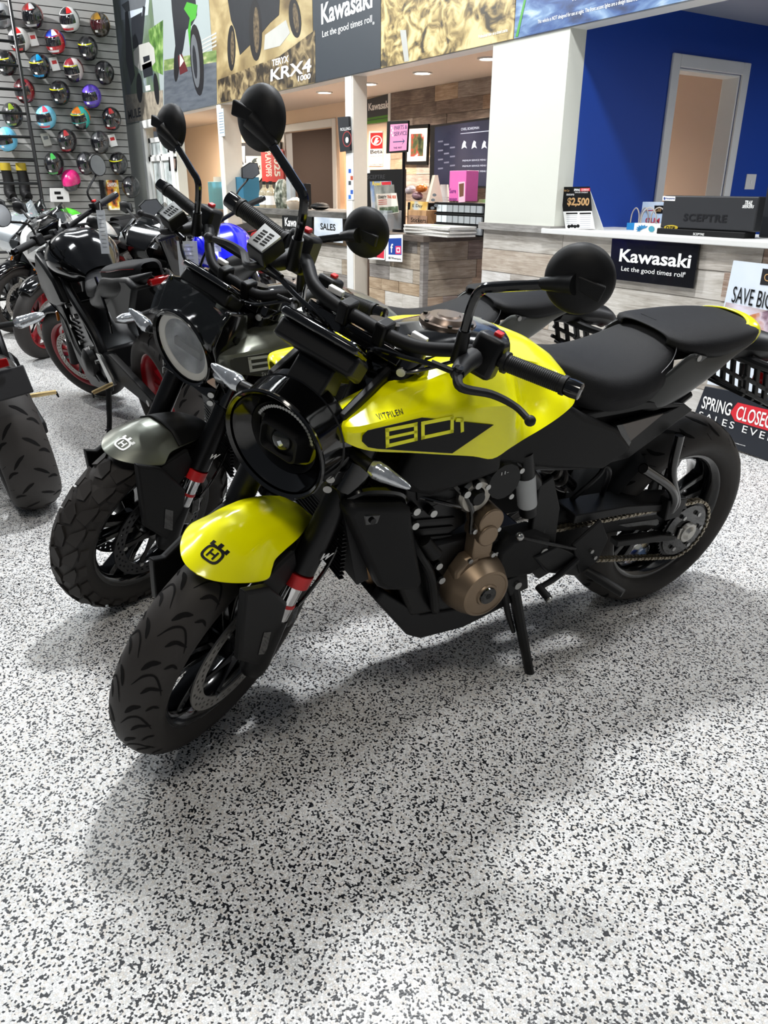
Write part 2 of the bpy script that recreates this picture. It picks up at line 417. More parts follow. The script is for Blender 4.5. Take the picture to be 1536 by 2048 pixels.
struct(G().span((cx1, 8.9, 0), (5, 9, CZ)).obj('wall_office_end', BLUE, smooth=False))
sw = thing('light_switch', on_a(1500, 378, cx1), 'white light switch on the blue wall beside the door casing', 'light switch')
q0, q1 = on_a(1493, 348, cx1), on_a(1507, 379, cx1)
G().span((cx1, q0.y, q1.z), (cx1+.006, q1.y, q0.z)).obj('switch_plate', TRIMW, sw, bevel=.002)
G().span((cx1, (q0.y+q1.y)/2-.006, (q0.z+q1.z)/2-.012), (cx1+.012, (q0.y+q1.y)/2+.006, (q0.z+q1.z)/2+.012)).obj('switch_toggle', WHT, sw, bevel=.002)

# office behind the sales and parts counters
OZ = pa(885, 170, BB).z
wood0 = pa(788, 186, BB).x; WR = pa(985, 300, BB).x+.4
dl, dr = pa(573, 330, BB).x, pa(667, 330, BB).x; dz_ = pa(620, 259, BB).z
bk = G().span((-17, BB, 0), (dl, BB+.1, OZ)); bk.span((dr, BB, 0), (cx1-.12, BB+.1, OZ)); bk.span((dl, BB, dz_), (dr, BB+.1, OZ))
bk = bk.obj('wall_back', PEACH, smooth=False); struct(bk, 'peach back wall of the office')
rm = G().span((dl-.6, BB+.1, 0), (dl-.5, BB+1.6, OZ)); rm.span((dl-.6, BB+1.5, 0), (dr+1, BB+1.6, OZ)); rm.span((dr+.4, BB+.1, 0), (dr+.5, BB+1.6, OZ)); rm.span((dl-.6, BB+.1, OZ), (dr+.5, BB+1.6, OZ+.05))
area('office_fill_light', ((dl+dr)/2, BB+.8, OZ-.1), .3, 16, (1, .9, .8), None, .6)  # unseen fill, added to lift the room beyond the doorway
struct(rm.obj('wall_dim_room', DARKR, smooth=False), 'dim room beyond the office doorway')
d2 = G()
for x0, x1 in ((dl-.1, dl), (dr, dr+.1)): d2.span((x0, BB-.02, 0), (x1, BB+.001, dz_+.1))
d2.span((dl, BB-.02, dz_), (dr, BB+.001, dz_+.1)); d2.span((dl-.001, BB-.005, 0), (dl+.02, BB+.1, dz_)); d2.span((dr-.02, BB-.005, 0), (dr+.001, BB+.1, dz_))
struct(d2.obj('door_2', TRIMW, smooth=False, bevel=.006), 'white casing of the office doorway')
wb = G().span((wood0, BB-.03, 0), (WR, BB, OZ)).obj('wall_wood', DARKR, smooth=False); struct(wb, 'accent wall of brown reclaimed boards')
planks(wb, wood0, WR, .3, OZ, BB-.03, BWD, .155, seed=12, lens=(.4, 1.5))
struct(G().span((wood0-.05, BB-.05, 0), (wood0, BB, OZ)).obj('trim_2', TRIMW, smooth=False))
ce = G().span((-17, BW+.13, OZ), (cx1-.12, BB, OZ+.06)).obj('ceiling', CEILM, smooth=False); struct(ce, 'office ceiling with recessed lamps')
LAMP = mat('lamp_disc', (255, 250, 240), .5, emit=9.)
for i, (x, y) in enumerate(((649, 184), (738, 167), (845, 145), (977, 116))):
    p = on_z(x, y, OZ)
    lt = thing('recessed_lamp', (p.x, p.y, OZ), ['recessed ceiling lamp above the office doorway', 'recessed ceiling lamp beside the white post', 'recessed ceiling lamp above the pink sign', 'recessed ceiling lamp next to the cream pier'][i], 'lamp', 'recessed lamps in the office ceiling')
    G().lathe([(.075, 0), (.075, -.012), (.095, -.012), (.095, 0)], (p.x, p.y, OZ), (0, 0, 1), 28, closed=True).obj('lamp_rim', TRIMW, lt)
    G().lathe([(0, -.006), (.075, -.006)], (p.x, p.y, OZ), (0, 0, 1), 28).obj('lamp_disc', LAMP, lt)
    l = bpy.data.lights.new('lamp_light', 'SPOT'); l.energy = 165; l.color = (1, .86, .72); l.spot_size = R_(150); l.spot_blend = .8; l.shadow_soft_size = .07
    lo = bpy.data.objects.new('lamp_light', l); COL.objects.link(lo); lo.parent = lt; lo.location = (0, 0, -.03)

# left part of the header wall with the tall window
WX = pa(352, 300).x; wx0, wx1 = pa(283.5, 246).x, pa(344, 250).x
wz = pa(283.5, 246).z-.06
SWX = -12.0                                 # plane of the helmet wall
lw = G().span((-17, BW, 0), (wx0+.1, BW+.12, HZ)); lw.span((wx1-.1, BW, 0), (WX, BW+.12, HZ)); lw.span((wx0+.1, BW, wz), (wx1-.1, BW+.12, HZ)); lw.span((wx0+.1, BW, 0), (wx1-.1, BW+.12, .25))
struct(lw.obj('wall_window', CREAM, smooth=False), 'cream wall with a tall window')
wn = G()
for x0, x1 in ((wx0, wx0+.12), (wx1-.12, wx1)): wn.span((x0, BW-.03, .2), (x1, BW+.02, wz))
wn.span((wx0, BW-.035, wz-.02), (wx1, BW+.02, wz+.08))
wn = wn.obj('window_1', TRIMW, smooth=False, bevel=.01); struct(wn, 'tall white sash window beside the helmet wall')
sa = G(); sx0, sx1 = wx0+.12, wx1-.12; zm = pa(320, 318).z
for z0, z1, y in ((zm, wz-.14, BW+.03), (.25, zm+.04, BW+.01)):
    sa.span((sx0, y, z0), (sx0+.07, y+.03, z1)); sa.span((sx1-.07, y, z0), (sx1, y+.03, z1)); sa.span((sx0, y, z1-.06), (sx1, y+.03, z1)); sa.span((sx0, y, z0), (sx1, y+.03, z0+.06)); sa.span(((sx0+sx1)/2-.02, y, z0), ((sx0+sx1)/2+.02, y+.03, z1))
sa.obj('window_sash', TRIMW, wn, smooth=False)
PANE = mottle('window_pane', [(120, 132, 124), (176, 184, 184), (222, 226, 226)], 5, 5, rough=.25)  # mottled colours stand in for the outdoors reflected in the glass
for z0, z1 in ((zm+.06, wz-.2), (.31, zm-.02)):
    for x0, x1 in ((sx0+.07, (sx0+sx1)/2-.02), ((sx0+sx1)/2+.02, sx1-.07)): G().span((x0, BW+.045, z0), (x1, BW+.05, z1)).obj('window_pane', PANE, wn, smooth=False)

# posts between the counters
POSTM = mat('post_cream', (214, 206, 192), .6, noise=.03)
for nm, xa, xb, xc, lab in (('wall_post', 692, 707, 734, 'cream post by the sales counter'), ('wall_post', 436, 444, 478, 'cream post at the end of the sales counter')):
    a0, a1 = pa(xa, 250).x, pa(xb, 250).x; by = on_a(xc, 200, a1).y
    pq = G().span((a0, BW, 0), (a1, by, HZ)).obj(nm, POSTM, smooth=False); struct(pq, lab)
    G().span((a0-.002, BW-.004, 0), (a1-.02, BW, HZ)).obj('post_face', TRIMW, pq, smooth=False)

# sales counter
sx0_, sx1_ = pa(478, 400).x, pa(692, 400).x; SZ = pa(600, 420).z
sc = thing('sales_counter', ((sx0_+sx1_)/2, BW+.2, 0), 'sales counter clad in grey boards with a dark wooden top, between the two posts', 'counter')
G().span((sx0_, BW+.03, 0), (sx1_, BW+.5, SZ-.055)).obj('counter_body', DARKR, sc, smooth=False)
G().span((sx0_, BW-.03, SZ-.055), (sx1_, BW+.6, SZ)).obj('worktop', wood_mat('sales_ledge', (48, 46, 44), (80, 78, 74), (116, 113, 108)), sc, smooth=False, bevel=.004)
def planks_of(t, *a, **k):
    n0 = set(bpy.data.objects); planks(t, *a, **k)
    for o in set(bpy.data.objects)-n0: o.matrix_parent_inverse = WORLD[t.name]
planks_of(sc, sx0_, sx1_, 0, SZ-.056, BW+.03, MW, .135, seed=21)
# parts counter with its corner
px1 = pa(849, 472).x; PZ = pa(849, 472).z; px0 = pa(735, 470).x; pyb = on_a(961, 468, px1).y+.3
pc = thing('parts_counter', ((px0+px1)/2, BW+.4, 0), 'parts counter clad in brown boards, its corner next to the passage', 'counter')
G().span((px0, BW+.03, 0), (px1-.03, pyb, PZ-.045)).obj('counter_body', DARKR, pc, smooth=False)
G().span((px0, BW-.03, PZ-.045), (px1+.03, pyb, PZ)).obj('worktop', LEDGED, pc, smooth=False, bevel=.004)
G().span((px0-1.0, BW+.61, 0), (px0, pyb, PZ-.045)).obj('counter_return', DARKR, pc, smooth=False); G().span((px0-1.0, BW+.605, PZ-.045), (px0, pyb, PZ)).obj('return_worktop', LEDGED, pc, smooth=False)
planks_of(pc, px0, px1-.03, 0, PZ-.046, BW+.03, MW, .11, seed=31, lens=(.25, .7))
planks_of(pc, BW+.03, pyb, 0, PZ-.046, px1-.03, BWD[:3]+MW[:1], .13, 'a', seed=33, lens=(.35, .9), face=1)
G().span((px1-.045, BW-.005, 0), (px1+.0, BW+.045, PZ-.046)).obj('corner_board', MW[1], pc, smooth=False)
# reception worktop
wt = G().span((cx1-.06, BW-.05, RT), (4, BW+.55, RT+.03)).obj('reception_worktop', TRIMW, smooth=False, bevel=.004); tag(wt, 'long white reception worktop over the grey boards', 'worktop')

# helmet wall of horizontal slats
we = on_a(262, 340, SWX).y
hw = G().span((SWX-.06, -3, 0), (SWX-.02, we, 4.4)).obj('wall_left', GROOVE, smooth=False); struct(hw, 'grey slat wall hung with helmets')
me_ = G().box((0, 0, 0), (.02, we+3, .078)).mesh('slat', SLATM, False)
for i in range(44):
    o = bpy.data.objects.new('slat', me_); COL.objects.link(o); o.parent = hw; o.location = (SWX-.01, (we-3)/2, .28+i*.088)
# ------------------------------------------------------------------ motorcycles: shared pieces
# bike frame: origin at the rear contact point, x forward, y to the bike's left, z up
RAKE = R_(24.5)
def steer_matrix(wb, deg, trail=.098):
    ax = Vector((-math.sin(RAKE), 0, math.cos(RAKE))); sp = Vector((wb+trail, 0, 0))
    return Matrix.Translation(sp) @ Matrix.Rotation(R_(deg), 4, ax) @ Matrix.Translation(-sp)
def bike_root(name, x, y, hd, lean, label, cat='motorcycle', group=None):
    p = Matrix.Rotation(YAW, 3, 'Z') @ Vector((x, y, 0))
    return empty(name, p, label, cat, group, (-R_(lean), 0, R_(hd)+YAW))
class Pose:
    """turns a pixel into a point of the bike frame on the plane y = c"""
    def __init__(s, root, S):
        bpy.context.view_layer.update()
        s.I = (Matrix.Translation(root.location) @ root.rotation_euler.to_matrix().to_4x4()).inverted(); s.S = S.inverted()
    def un(s, px, py, y, st=False, ax=1):
        o = s.I @ EYEV; d = s.I.to_3x3() @ ray(px, py)
        if st: o = s.S @ o; d = s.S.to_3x3() @ d
        return o+d*((y-o[ax])/d[ax])
def tyre_prof(R, W, h):
    pr = []
    for i in range(17):
        t = -1+2*i/16; a = t*R_(100)
        pr.append((R-h*.62+h*.62*math.cos(a) if abs(t) < .9 else R-h*.62*1.17, W/2*math.sin(a)/1.0))
    pr = [(R-h, -W*.36), (R-h*.8, -W*.46)]+[(R-h*.62*(1-math.cos(R_(-90+180*i/14))), W/2*math.sin(R_(-90+180*i/14))) for i in range(15)]+[(R-h*.8, W*.46), (R-h, W*.36), (R-h-.004, W*.30), (R-h-.004, -W*.30)]
    return pr
def tyre_pt(c, R, W, h, th, s_, off=0.):
    a = s_*math.pi/2; r = R-h*.62*(1-math.cos(a)); y = W/2*math.sin(a)
    n_r, n_y = math.cos(a), math.sin(a)
    r += off*n_r; y += off*n_y
    return Vector((c[0]+r*math.cos(th), c[1]+y, c[2]+r*math.sin(th)))
def strip(g, c, R, W, h, path, wd, off=.0006, n=5):
    """a groove: polyline of (angle, across) laid on the tread"""
    P = crom([Vector((a, b, 0)) for a, b in path], n) if len(path) > 2 else [Vector((a, b, 0)) for a, b in path]
    m_ = len(P)
    L = []; Q = []
    for i, p in enumerate(P):
        t = P[min(i+1, m_-1)]-P[max(i-1, 0)]; k = Vector((t.x*R, t.y*W*.75, 0)); k.normalize(); nx, ny = -k.y, k.x
        w = wd*min(1, .25+1.6*min(i, m_-1-i)/m_*2)
        L.append(tyre_pt(c, R, W, h, p.x+nx*w/R, p.y+ny*w/(W*.75), off)); Q.append(tyre_pt(c, R, W, h, p.x-nx*w/R, p.y-ny*w/(W*.75), off))
    g.grid([L, Q])
def wheel(root, S, pre, c, R, W, h, rimmat, tread, disc_r=.16, disc_y=(.06, -.06), spokes=5, disc_mat=None, tyre_label=None):
    """tyre, rim with spokes, brake discs"""
    T = (lambda v: S @ v) if S else (lambda v: v)
    ty = G().lathe(tyre_prof(R, W, h), c, (0, 1, 0), 72, closed=True).tf(T).obj(pre+'_tyre', RUB, root, ang=60, label=tyre_label)
    if tread == 'road':
        g = G(); N = 17
        for k in range(N):
            b = 2*math.pi*k/N; e = b+math.pi/N
            for sg, b0 in ((1, b), (-1, e)):
                strip(g, c, R, W, h, [(b0, .06*sg), (b0+.10, .22*sg), (b0+.13, .42*sg), (b0+.06, .62*sg), (b0-.02, .74*sg)], .0022)
                strip(g, c, R, W, h, [(b0+.13, .12*sg), (b0+.20, .24*sg), (b0+.235, .40*sg)], .0048)
                strip(g, c, R, W, h, [(b0-.03, .30*sg), (b0+.03, .45*sg), (b0+.03, .72*sg)], .004)
                strip(g, c, R, W, h, [(b0+.20, .52*sg), (b0+.24, .66*sg), (b0+.22, .82*sg)], .0035)
        g.tf(T).obj('tread_groove_shade', RUBD, ty, kind='stuff')
    elif tread == 'rear':
        g = G(); N = 16
        for k in range(N):
            b = 2*math.pi*k/N; e = b+math.pi/N
            for sg, b0 in ((1, b), (-1, e)):
                strip(g, c, R, W, h, [(b0, .05*sg), (b0+.06, .22*sg), (b0+.16, .40*sg)], .006)
                strip(g, c, R, W, h, [(b0+.20, .32*sg), (b0+.22, .50*sg), (b0+.30, .66*sg)], .006)
                strip(g, c, R, W, h, [(b0+.1, .60*sg), (b0+.15, .78*sg)], .0045)
        g.tf(T).obj('tread_groove_shade', RUBD, ty, kind='stuff')
    elif tread == 'block':
        N = 26; X0 = Matrix.Translation(Vector(c)); X1 = Matrix.Translation(-Vector(c))
        def blk(poly, hgt=.0085):
            g = G(); top = [tyre_pt(c, R, W, h, a, b, hgt) for a, b in poly]; bot = [tyre_pt(c, R, W, h, a, b, -.003) for a, b in poly]
            return g.rings([bot, top])
        st = 2*math.pi/N
        kinds = [blk([(0, -.03), (st*.36, -.2), (st*.74, -.2), (st*.84, -.04), (st*.52, .17), (st*.1, .17)]),
                 blk([(st*.42, .23), (st*.72, .27), (st*1.2, .58), (st*.95, .62), (st*.30, .52)]),
                 blk([(st*.42, -.25), (st*.78, -.25), (st*1.2, -.58), (st*.95, -.62), (st*.30, -.5)]),
                 blk([(st*.55, .66), (st*1.1, .68), (st*1.2, .92), (st*.7, .92)], .006), blk([(st*.55, -.66), (st*1.1, -.68), (st*1.2, -.92), (st*.7, -.92)], .006)]
        ms = [k.mesh('tread_block', RUB, True, 30) for k in kinds]
        for k in range(N):
            for m_ in ms:
                o = bpy.data.objects.new('tread_block', m_); COL.objects.link(o); o.parent = ty
                o.matrix_local = (S if S else Matrix()) @ X0 @ Matrix.Rotation(-k*st, 4, 'Y') @ X1
    rr = R-h; w = W*.33
    rim = G().lathe([(rr+.006, -w-.004), (rr+.006, -w+.004), (rr-.012, -w+.010), (rr-.022, 0), (rr-.012, w-.010), (rr+.006, w-.004), (rr+.006, w+.004), (rr-.006, w+.004), (rr-.020, w-.012), (rr-.030, 0), (rr-.020, -w+.012), (rr-.006, -w-.004)], c, (0, 1, 0), 56, closed=True)
    rim.tf(T); ro = rim.obj(pre+'_rim', rimmat, root, ang=50)
    G().lathe([(.012, -.06), (.034, -.06), (.04, -.03), (.04, .03), (.034, .06), (.012, .06)], c, (0, 1, 0), 24, closed=True).tf(T).obj('hub', rimmat, ro)
    for k in range(spokes):
        for d in (-.17, .17):
            a = 2*math.pi*k/spokes+.3
            p0 = Vector((math.cos(a+d*1.5)*.035, 0, math.sin(a+d*1.5)*.035)); p1 = Vector((math.cos(a+d)*(rr-.018), 0, math.sin(a+d)*(rr-.018)))
            t = (p1-p0).normalized(); nn = Vector((0, 1, 0)); bb = t.cross(nn)
            rs = []
            for u, tw, ty_ in ((0, .014, .022), (.5, .010, .016), (1, .013, .02)):
                q = Vector(c)+p0.lerp(p1, u); rs.append([q+bb*tw+nn*ty_, q-bb*tw+nn*ty_, q-bb*tw-nn*ty_, q+bb*tw-nn*ty_])
            G().rings(rs).tf(T).obj('spoke', rimmat, ro, bevel=.004)
    for dy in disc_y:
        g = G(); n = 100; rad = [disc_r-.036+.036*i/6 for i in range(7)]
        vs = []; fs = []
        for i in range(n):
            for j, r in enumerate(rad): vs.append((c[0]+r*math.cos(2*math.pi*i/n), c[1]+dy, c[2]+r*math.sin(2*math.pi*i/n)))
        for i in range(n):
            for j in range(6):
                if (i % 5 == (0, 2, 4, 1, 3, 0)[j] and j in (1, 2, 3, 4)): continue
                a = i*7+j; b = ((i+1) % n)*7+j; fs.append((a, a+1, b+1, b))
        g.add(vs, fs); do = g.tf(T).obj('brake_disc', disc_mat or DISC, root, solid=.004, smooth=False)
        g = G()
        for k in range(6):
            a = 2*math.pi*k/6
            d = Vector((math.cos(a), 0, math.sin(a))); e = Vector((-math.sin(a), 0, math.cos(a)))
            q = Vector(c)+Vector((0, dy*.95, 0))
            g.rings([[q+d*r+e*w_+Vector((0, y_, 0)) for w_, y_ in ((-b, -.002), (b, -.002), (b, .002), (-b, .002))] for r, b in ((.03, .016), (.08, .006), (disc_r-.03, .012))])
        g.tf(T).obj('disc_carrier', BLKMET, do)
        for k in range(6):
            a = 2*math.pi*k/6
            q = Vector(c)+Vector((math.cos(a)*(disc_r-.037), dy*1.02, math.sin(a)*(disc_r-.037)))
            G().cyl(q-Vector((0, .005, 0)), q+Vector((0, .005, 0)), .007, n=10).tf(T).obj('rivet', STEEL, do)
    return ty
def loft(secs, nu=4, nv=4, closed=False):
    """secs: list of lists of points (same count) -> smooth grid"""
    cols = [crom(s_, nv) for s_ in secs]
    out = []
    for j in range(len(cols[0])): out.append(crom([c[j] for c in cols], nu))
    return [list(x) for x in zip(*out)]
def bolt(parent, p, d, r=.006, m_=None, T=None, name='bolt'):
    p = Vector(p); d = Vector(d).normalized()
    g = G().cyl(p, p+d*.006, r, n=12); g.lathe([(r*.5, .0062), (r*.95, .0062)], p, d, 12)
    if T: g.tf(T)
    return g.obj(name, m_ or STEEL, parent)
def crown_logo(parent, fn, mt, name='logo'):
    """ring with an H inside and three notched prongs, drawn in a unit square by fn(u, v)"""
    g = G()
    def poly(pts): g.add([fn(u, v) for u, v in pts], [tuple(range(len(pts)))])
    def ring(a, b, n=28, sq=3.2):
        o = []; i_ = []
        for k in range(n):
            t = 2*math.pi*k/n; c_, s_ = math.cos(t), math.sin(t); q = (abs(c_)**sq+abs(s_)**sq)**(-1/sq)
            o.append(fn(a*q*c_, a*.92*q*s_-.1)); i_.append(fn(b*q*c_, b*.9*q*s_-.1))
        g.add(o+i_, [(k, (k+1) % n, n+(k+1) % n, n+k) for k in range(n)])
    ring(.40, .30)
    poly([(-.17, -.29), (-.09, -.29), (-.09, .09), (-.17, .09)]); poly([(.09, -.29), (.17, -.29), (.17, .09), (.09, .09)]); poly([(-.09, -.14), (.09, -.14), (.09, -.06), (-.09, -.06)])
    for x0, x1, y1 in ((-.40, -.26, .42), (-.08, .08, .48), (.26, .40, .42)):
        poly([(x0, .2), (x1, .2), (x1, y1), (x0, y1)])
    poly([(-.34, .22), (.34, .22), (.34, .30), (-.34, .30)])
    return g.obj(name, mt, parent, smooth=False)

def husky(root, S, k):
    """the two naked bikes of the same make; k = 'y' yellow road version, 'g' grey scrambler version"""
    Y = k == 'y'
    T = lambda v: S @ v
    paint = YEL if Y else GREYP
    WB = 1.388; fa = (WB, 0, .30); ra = (0, 0, .315)
    fx = lambda z: 1.388-.456*(z-.30)       # fork line
    # ---- wheels
    wheel(root, S, 'front', fa, .30, .122, .085, BLKG, 'road' if Y else 'block', disc_mat=DISC if Y else mat('disc_dark', (60, 60, 62), .4, metal=.8))
    wheel(root, None, 'rear', ra, .315, .182, .1, BLKG, 'rear', disc_r=.12, disc_y=(-.085,))
    # ---- fork
    for sg in (1, -1):
        y = .1*sg
        f0 = G().tube([(fx(1.0), y, 1.0), (fx(.80), y, .80), (fx(.52), y, .52)], [.027, .0285, .030], 20, smooth=False).tf(T).obj('fork_tube', BLKMET, root)
        G().tube([(fx(.515), y, .515), (fx(.488), y, .488)], [.0315, .0315], 20).tf(T).obj('fork_ring', REDA, f0)
        G().tube([(fx(.488), y, .488), (fx(.40), y, .40)], [.023, .023], 18).tf(T).obj('stanchion', CHROME, f0)
        G().tube([(fx(.445), y, .445), (fx(.438), y, .438)], [.0245, .0245], 18).tf(T).obj('travel_ring', REDA, f0)
        G().tube([(fx(.405), y, .405), (1.36, y, .37), (1.388, y, .30), (1.392, y, .27)], [.026, .03, .034, .028], 16).tf(T).obj('fork_foot', BLK, root)
        pl = [(1.525, .655), (1.44, .60), (1.348, .475), (1.353, .285), (1.385, .285), (1.492, .418), (1.512, .55)]
        if sg < 0: pl = [(1.475, .53), (1.42, .55)]+pl[2:]
        gd = G().prism(pl, y+.004*sg, y+.022*sg, inset=.006).tf(T).obj('fork_guard', BLKM, root, bevel=.004)
        G().prism([(1.425, .45), (1.395, .425), (1.392, .345), (1.425, .375)], y+.0215*sg, y+.0235*sg).tf(T).obj('guard_slot', BLKG, gd)
        # caliper
        cp = G().box((1.31, .083*sg, .365), (.055, .05, .10), Matrix.Rotation(R_(-30), 3, 'Y')); cp.box((1.30, .10*sg, .39), (.03, .04, .06))
        cp.tf(T).obj('brake_caliper', BLKG, root, bevel=.006)
        G().box((fx(.64)-.05, .136*sg, .635), (.03, .006, .08), Matrix.Rotation(-RAKE, 3, 'Y')).tf(T).obj('reflector', AMB, root, bevel=.003)
        text('W', T(Vector((fx(.565)+.016, y+.0275*sg, .565))), S.to_3x3() @ Vector((-.8*sg, .6, 0)), S.to_3x3() @ Vector((-.41, 0, .91)), .024, .016, WHT, f0, bold=.03, slant=.4)
        G().tube([(1.30, .105*sg, .38), (1.26, .125*sg, .46), (1.21, .13*sg, .56), (1.14, .09*sg, .70), (1.10, .06*sg, .86)], .0045, 8).tf(T).obj('brake_hose', BLKG, root)
    lc = G().box((fx(.735)+.02, 0, .735), (.10, .20, .035), Matrix.Rotation(-RAKE, 3, 'Y'))
    for sg in (1, -1): lc.lathe([(.030, -.035), (.042, -.035), (.042, .035), (.030, .035)], (fx(.735), .1*sg, .735), (-.41, 0, .91), 22, closed=True)
    lco = lc.tf(T).obj('lower_triple_clamp', BLKG, root, bevel=.003)
    for sg in (1, -1):
        for dz in (.012, -.012): bolt(lco, (fx(.735)+.068, .092*sg, .742+dz*1.1), (1, .6*sg, 0), .009, T=T)
    uc = G().box((fx(.965)+.005, 0, .965), (.075, .20, .028), Matrix.Rotation(-RAKE, 3, 'Y'))
    for sg in (1, -1): uc.lathe([(.027, -.014), (.041, -.014), (.041, .014), (.027, .014)], (fx(.965), .1*sg, .965), (-.41, 0, .91), 22, closed=True)
    uco = uc.tf(T).obj('upper_triple_clamp', BLKG, root, bevel=.003)
    for sg in (1, -1):
        bolt(uco, (fx(.965)+.045, .112*sg, .965), (1, .4*sg, 0), .009, T=T)
        G().cyl((fx(.985), .1*sg, .985), (fx(1.005), .1*sg, 1.005), .026, .024, 18).tf(T).obj('fork_cap', BLKG, uco)
        G().box((fx(1.01), .1*sg, 1.01), (.012, .034, .012)).tf(T).obj('preload_tab', WHT, uco, bevel=.002)
    # ---- front fender
    secs = []; A = fa
    for ph, w in ((66.6, .008), (67.4, .028), (69.5, .049), (73.5, .072), (79, .091), (84, .099), (87.5, .092), (91, .084), (97, .081), (108, .075), (117, .062), (127, .045)):
        sec = []
        for t in (-1, -.95, -.8, -.55, -.28, 0, .28, .55, .8, .95, 1):
            y = w*t; r = .338-4.6*y*y+.004*math.exp(-((abs(y)-.045)/.012)**2)*(1 if ph > 82 else max(0, (ph-74)/8)); sec.append(Vector((A[0]+r*math.cos(R_(ph)), y, A[2]+r*math.sin(R_(ph)))))
        secs.append(sec)
    fd = G().grid(loft(secs, 5, 2)).tf(T).obj('front_fender', paint, root, solid=.004, ang=80)
    def fend(u, v):
        ph = R_(75.6)+R_(8.4)*v; y = u*.052+.004
        r = .338-4.6*y*y+.0032
        return T(Vector((A[0]+r*math.cos(ph), y, A[2]+r*math.sin(ph))))
    crown_logo(fd, fend, INK if Y else WHT)
    if not Y:
        shell = [[v+(v-Vector((A[0], v.y, A[2]))).normalized()*.006 for v in sec] for sec in secs[8:]]
        G().grid(loft(shell, 4, 2)).tf(T).obj('fender_shell', BLKM, root, solid=.004, ang=80)
    for sg in (1, -1): G().prism([(1.43, .585), (1.33, .60), (1.30, .53), (1.36, .48), (1.43, .53)], .085*sg, .097*sg).tf(T).obj('fender_bracket', BLKM, root, bevel=.004)
    # ---- headlight
    if Y: hx, hz, hr, ht = 1.338, .818, .110, .104
    else: hx, hz, hr, ht = 1.29, .859, .103, .14
    ax = Vector((math.cos(ht), 0, -math.sin(ht))); hc = Vector((hx, 0, hz))
    hl = G().lathe([(hr-.004, 0), (hr+.001, .004), (hr+.003, 0), (hr+.001, -.012), (hr+.003, -.05), (hr+.004, -.09), (hr*.85, -.112), (hr*.5, -.118), (.0, -.118), (0, -.045), (.070, -.045), (.076, -.030), (hr-.012, -.012), (hr-.007, -.004)], hc, ax, 56).tf(T).obj('headlight', BLKG, root, ang=30)
    G().lathe([(hr-.001, .000), (hr+.0035, .004), (hr+.006, 0), (hr+.0035, -.006)], hc, ax, 64, closed=True).tf(T).obj('headlight_ring', BLKG, hl)
    G().lathe([(hr+.001, -.062), (hr+.006, -.065), (hr+.001, -.068)], hc, ax, 56, closed=True).tf(T).obj('body_seam', BLKMET, hl)
    X = Vector((0, 1, 0)); Z = ax.cross(X)*-1
    fwd = Vector(ax)
    if Y:
        G().lathe([(.068, -.043), (.076, -.028), (.072, -.044)], hc, ax, 48, closed=True).tf(T).obj('inner_ring', DKG, hl)
        pj = G(); rs = []
        def rr_(w, h, rad, d):
            o = []
            for cx_, cz_, a0 in ((1, 1, 0), (-1, 1, 90), (-1, -1, 180), (1, -1, 270)):
                for i in range(5):
                    a = R_(a0+i*22.5); o.append(hc+fwd*d+X*(cx_*(w-rad)+rad*math.cos(a))+Z*(cz_*(h-rad)+rad*math.sin(a)))
            return o
        pj.rings([rr_(.058, .044, .014, -.05), rr_(.043, .033, .015, -.012), rr_(.039, .029, .013, -.010), rr_(.036, .026, .012, -.024)])
        po = pj.tf(T).obj('projector_housing', BLKM, hl)
        G().ell(hc+fwd*-.024, (.012, .024, .024), 20, 12).tf(T).obj('projector_lens', GLASS, hl)
        G().ell(hc+fwd*-.030, (.006, .021, .021), 16, 10).tf(T).obj('projector_reflector', LENSM, hl)
        g = G()
        for s_ in (1, -1):
            for a in range(200, 341, 6):
                a_ = R_(a); q = hc+fwd*-.045+X*(.066*math.cos(a_))+Z*(.066*math.sin(a_)); g.cyl(q, q+fwd*.014, .0038, n=6)
        g.tf(T).obj('vent_fin', STEEL, hl, kind='stuff')
        G().rings([[hc+fwd*d+X*x_+Z*z_ for x_, z_ in ((-.09, -.012), (.09, -.012), (.085, -.024), (-.085, -.024))] for d in (-.046, -.036)]).tf(T).obj('cross_bar', BLKM, hl)
    else:
        G().lathe([(.078, -.012), (.096, -.006), (.098, -.010), (.078, -.016)], hc, ax, 56, closed=True).tf(T).obj('light_ring', mat('ring_diffuser', (205, 200, 188), .3), hl)
        G().lathe([(0, -.045), (.04, -.04), (.07, -.022), (.079, -.014)], hc, ax, 48).tf(T).obj('lamp_reflector', REFL, hl)
        G().prism([(-.05, -.012), (.05, -.012), (.05, .012), (-.05, .012)], -.03, -.02, 'x').tf(lambda v: T(hc+fwd*v.x+X*v.y+Z*(v.z+.01))).obj('lamp_bar', DKG, hl)
        G().lathe([(0, -.004), (.06, -.005), (.097, -.007)], hc, ax, 48).tf(T).obj('headlight_glass', mat('lamp_glass', (230, 235, 238), .04, alpha=.22, coat=1), hl)
    # brackets and mask behind the headlight
    for sg in (1, -1):
        G().prism([(hx-.07, hz+.09), (fx(.96)+.02, .96), (fx(.75)+.035, .76), (hx-.08, hz-.07)], .075*sg, .092*sg, inset=.006).tf(T).obj('headlight_bracket', BLK, root, bevel=.004)
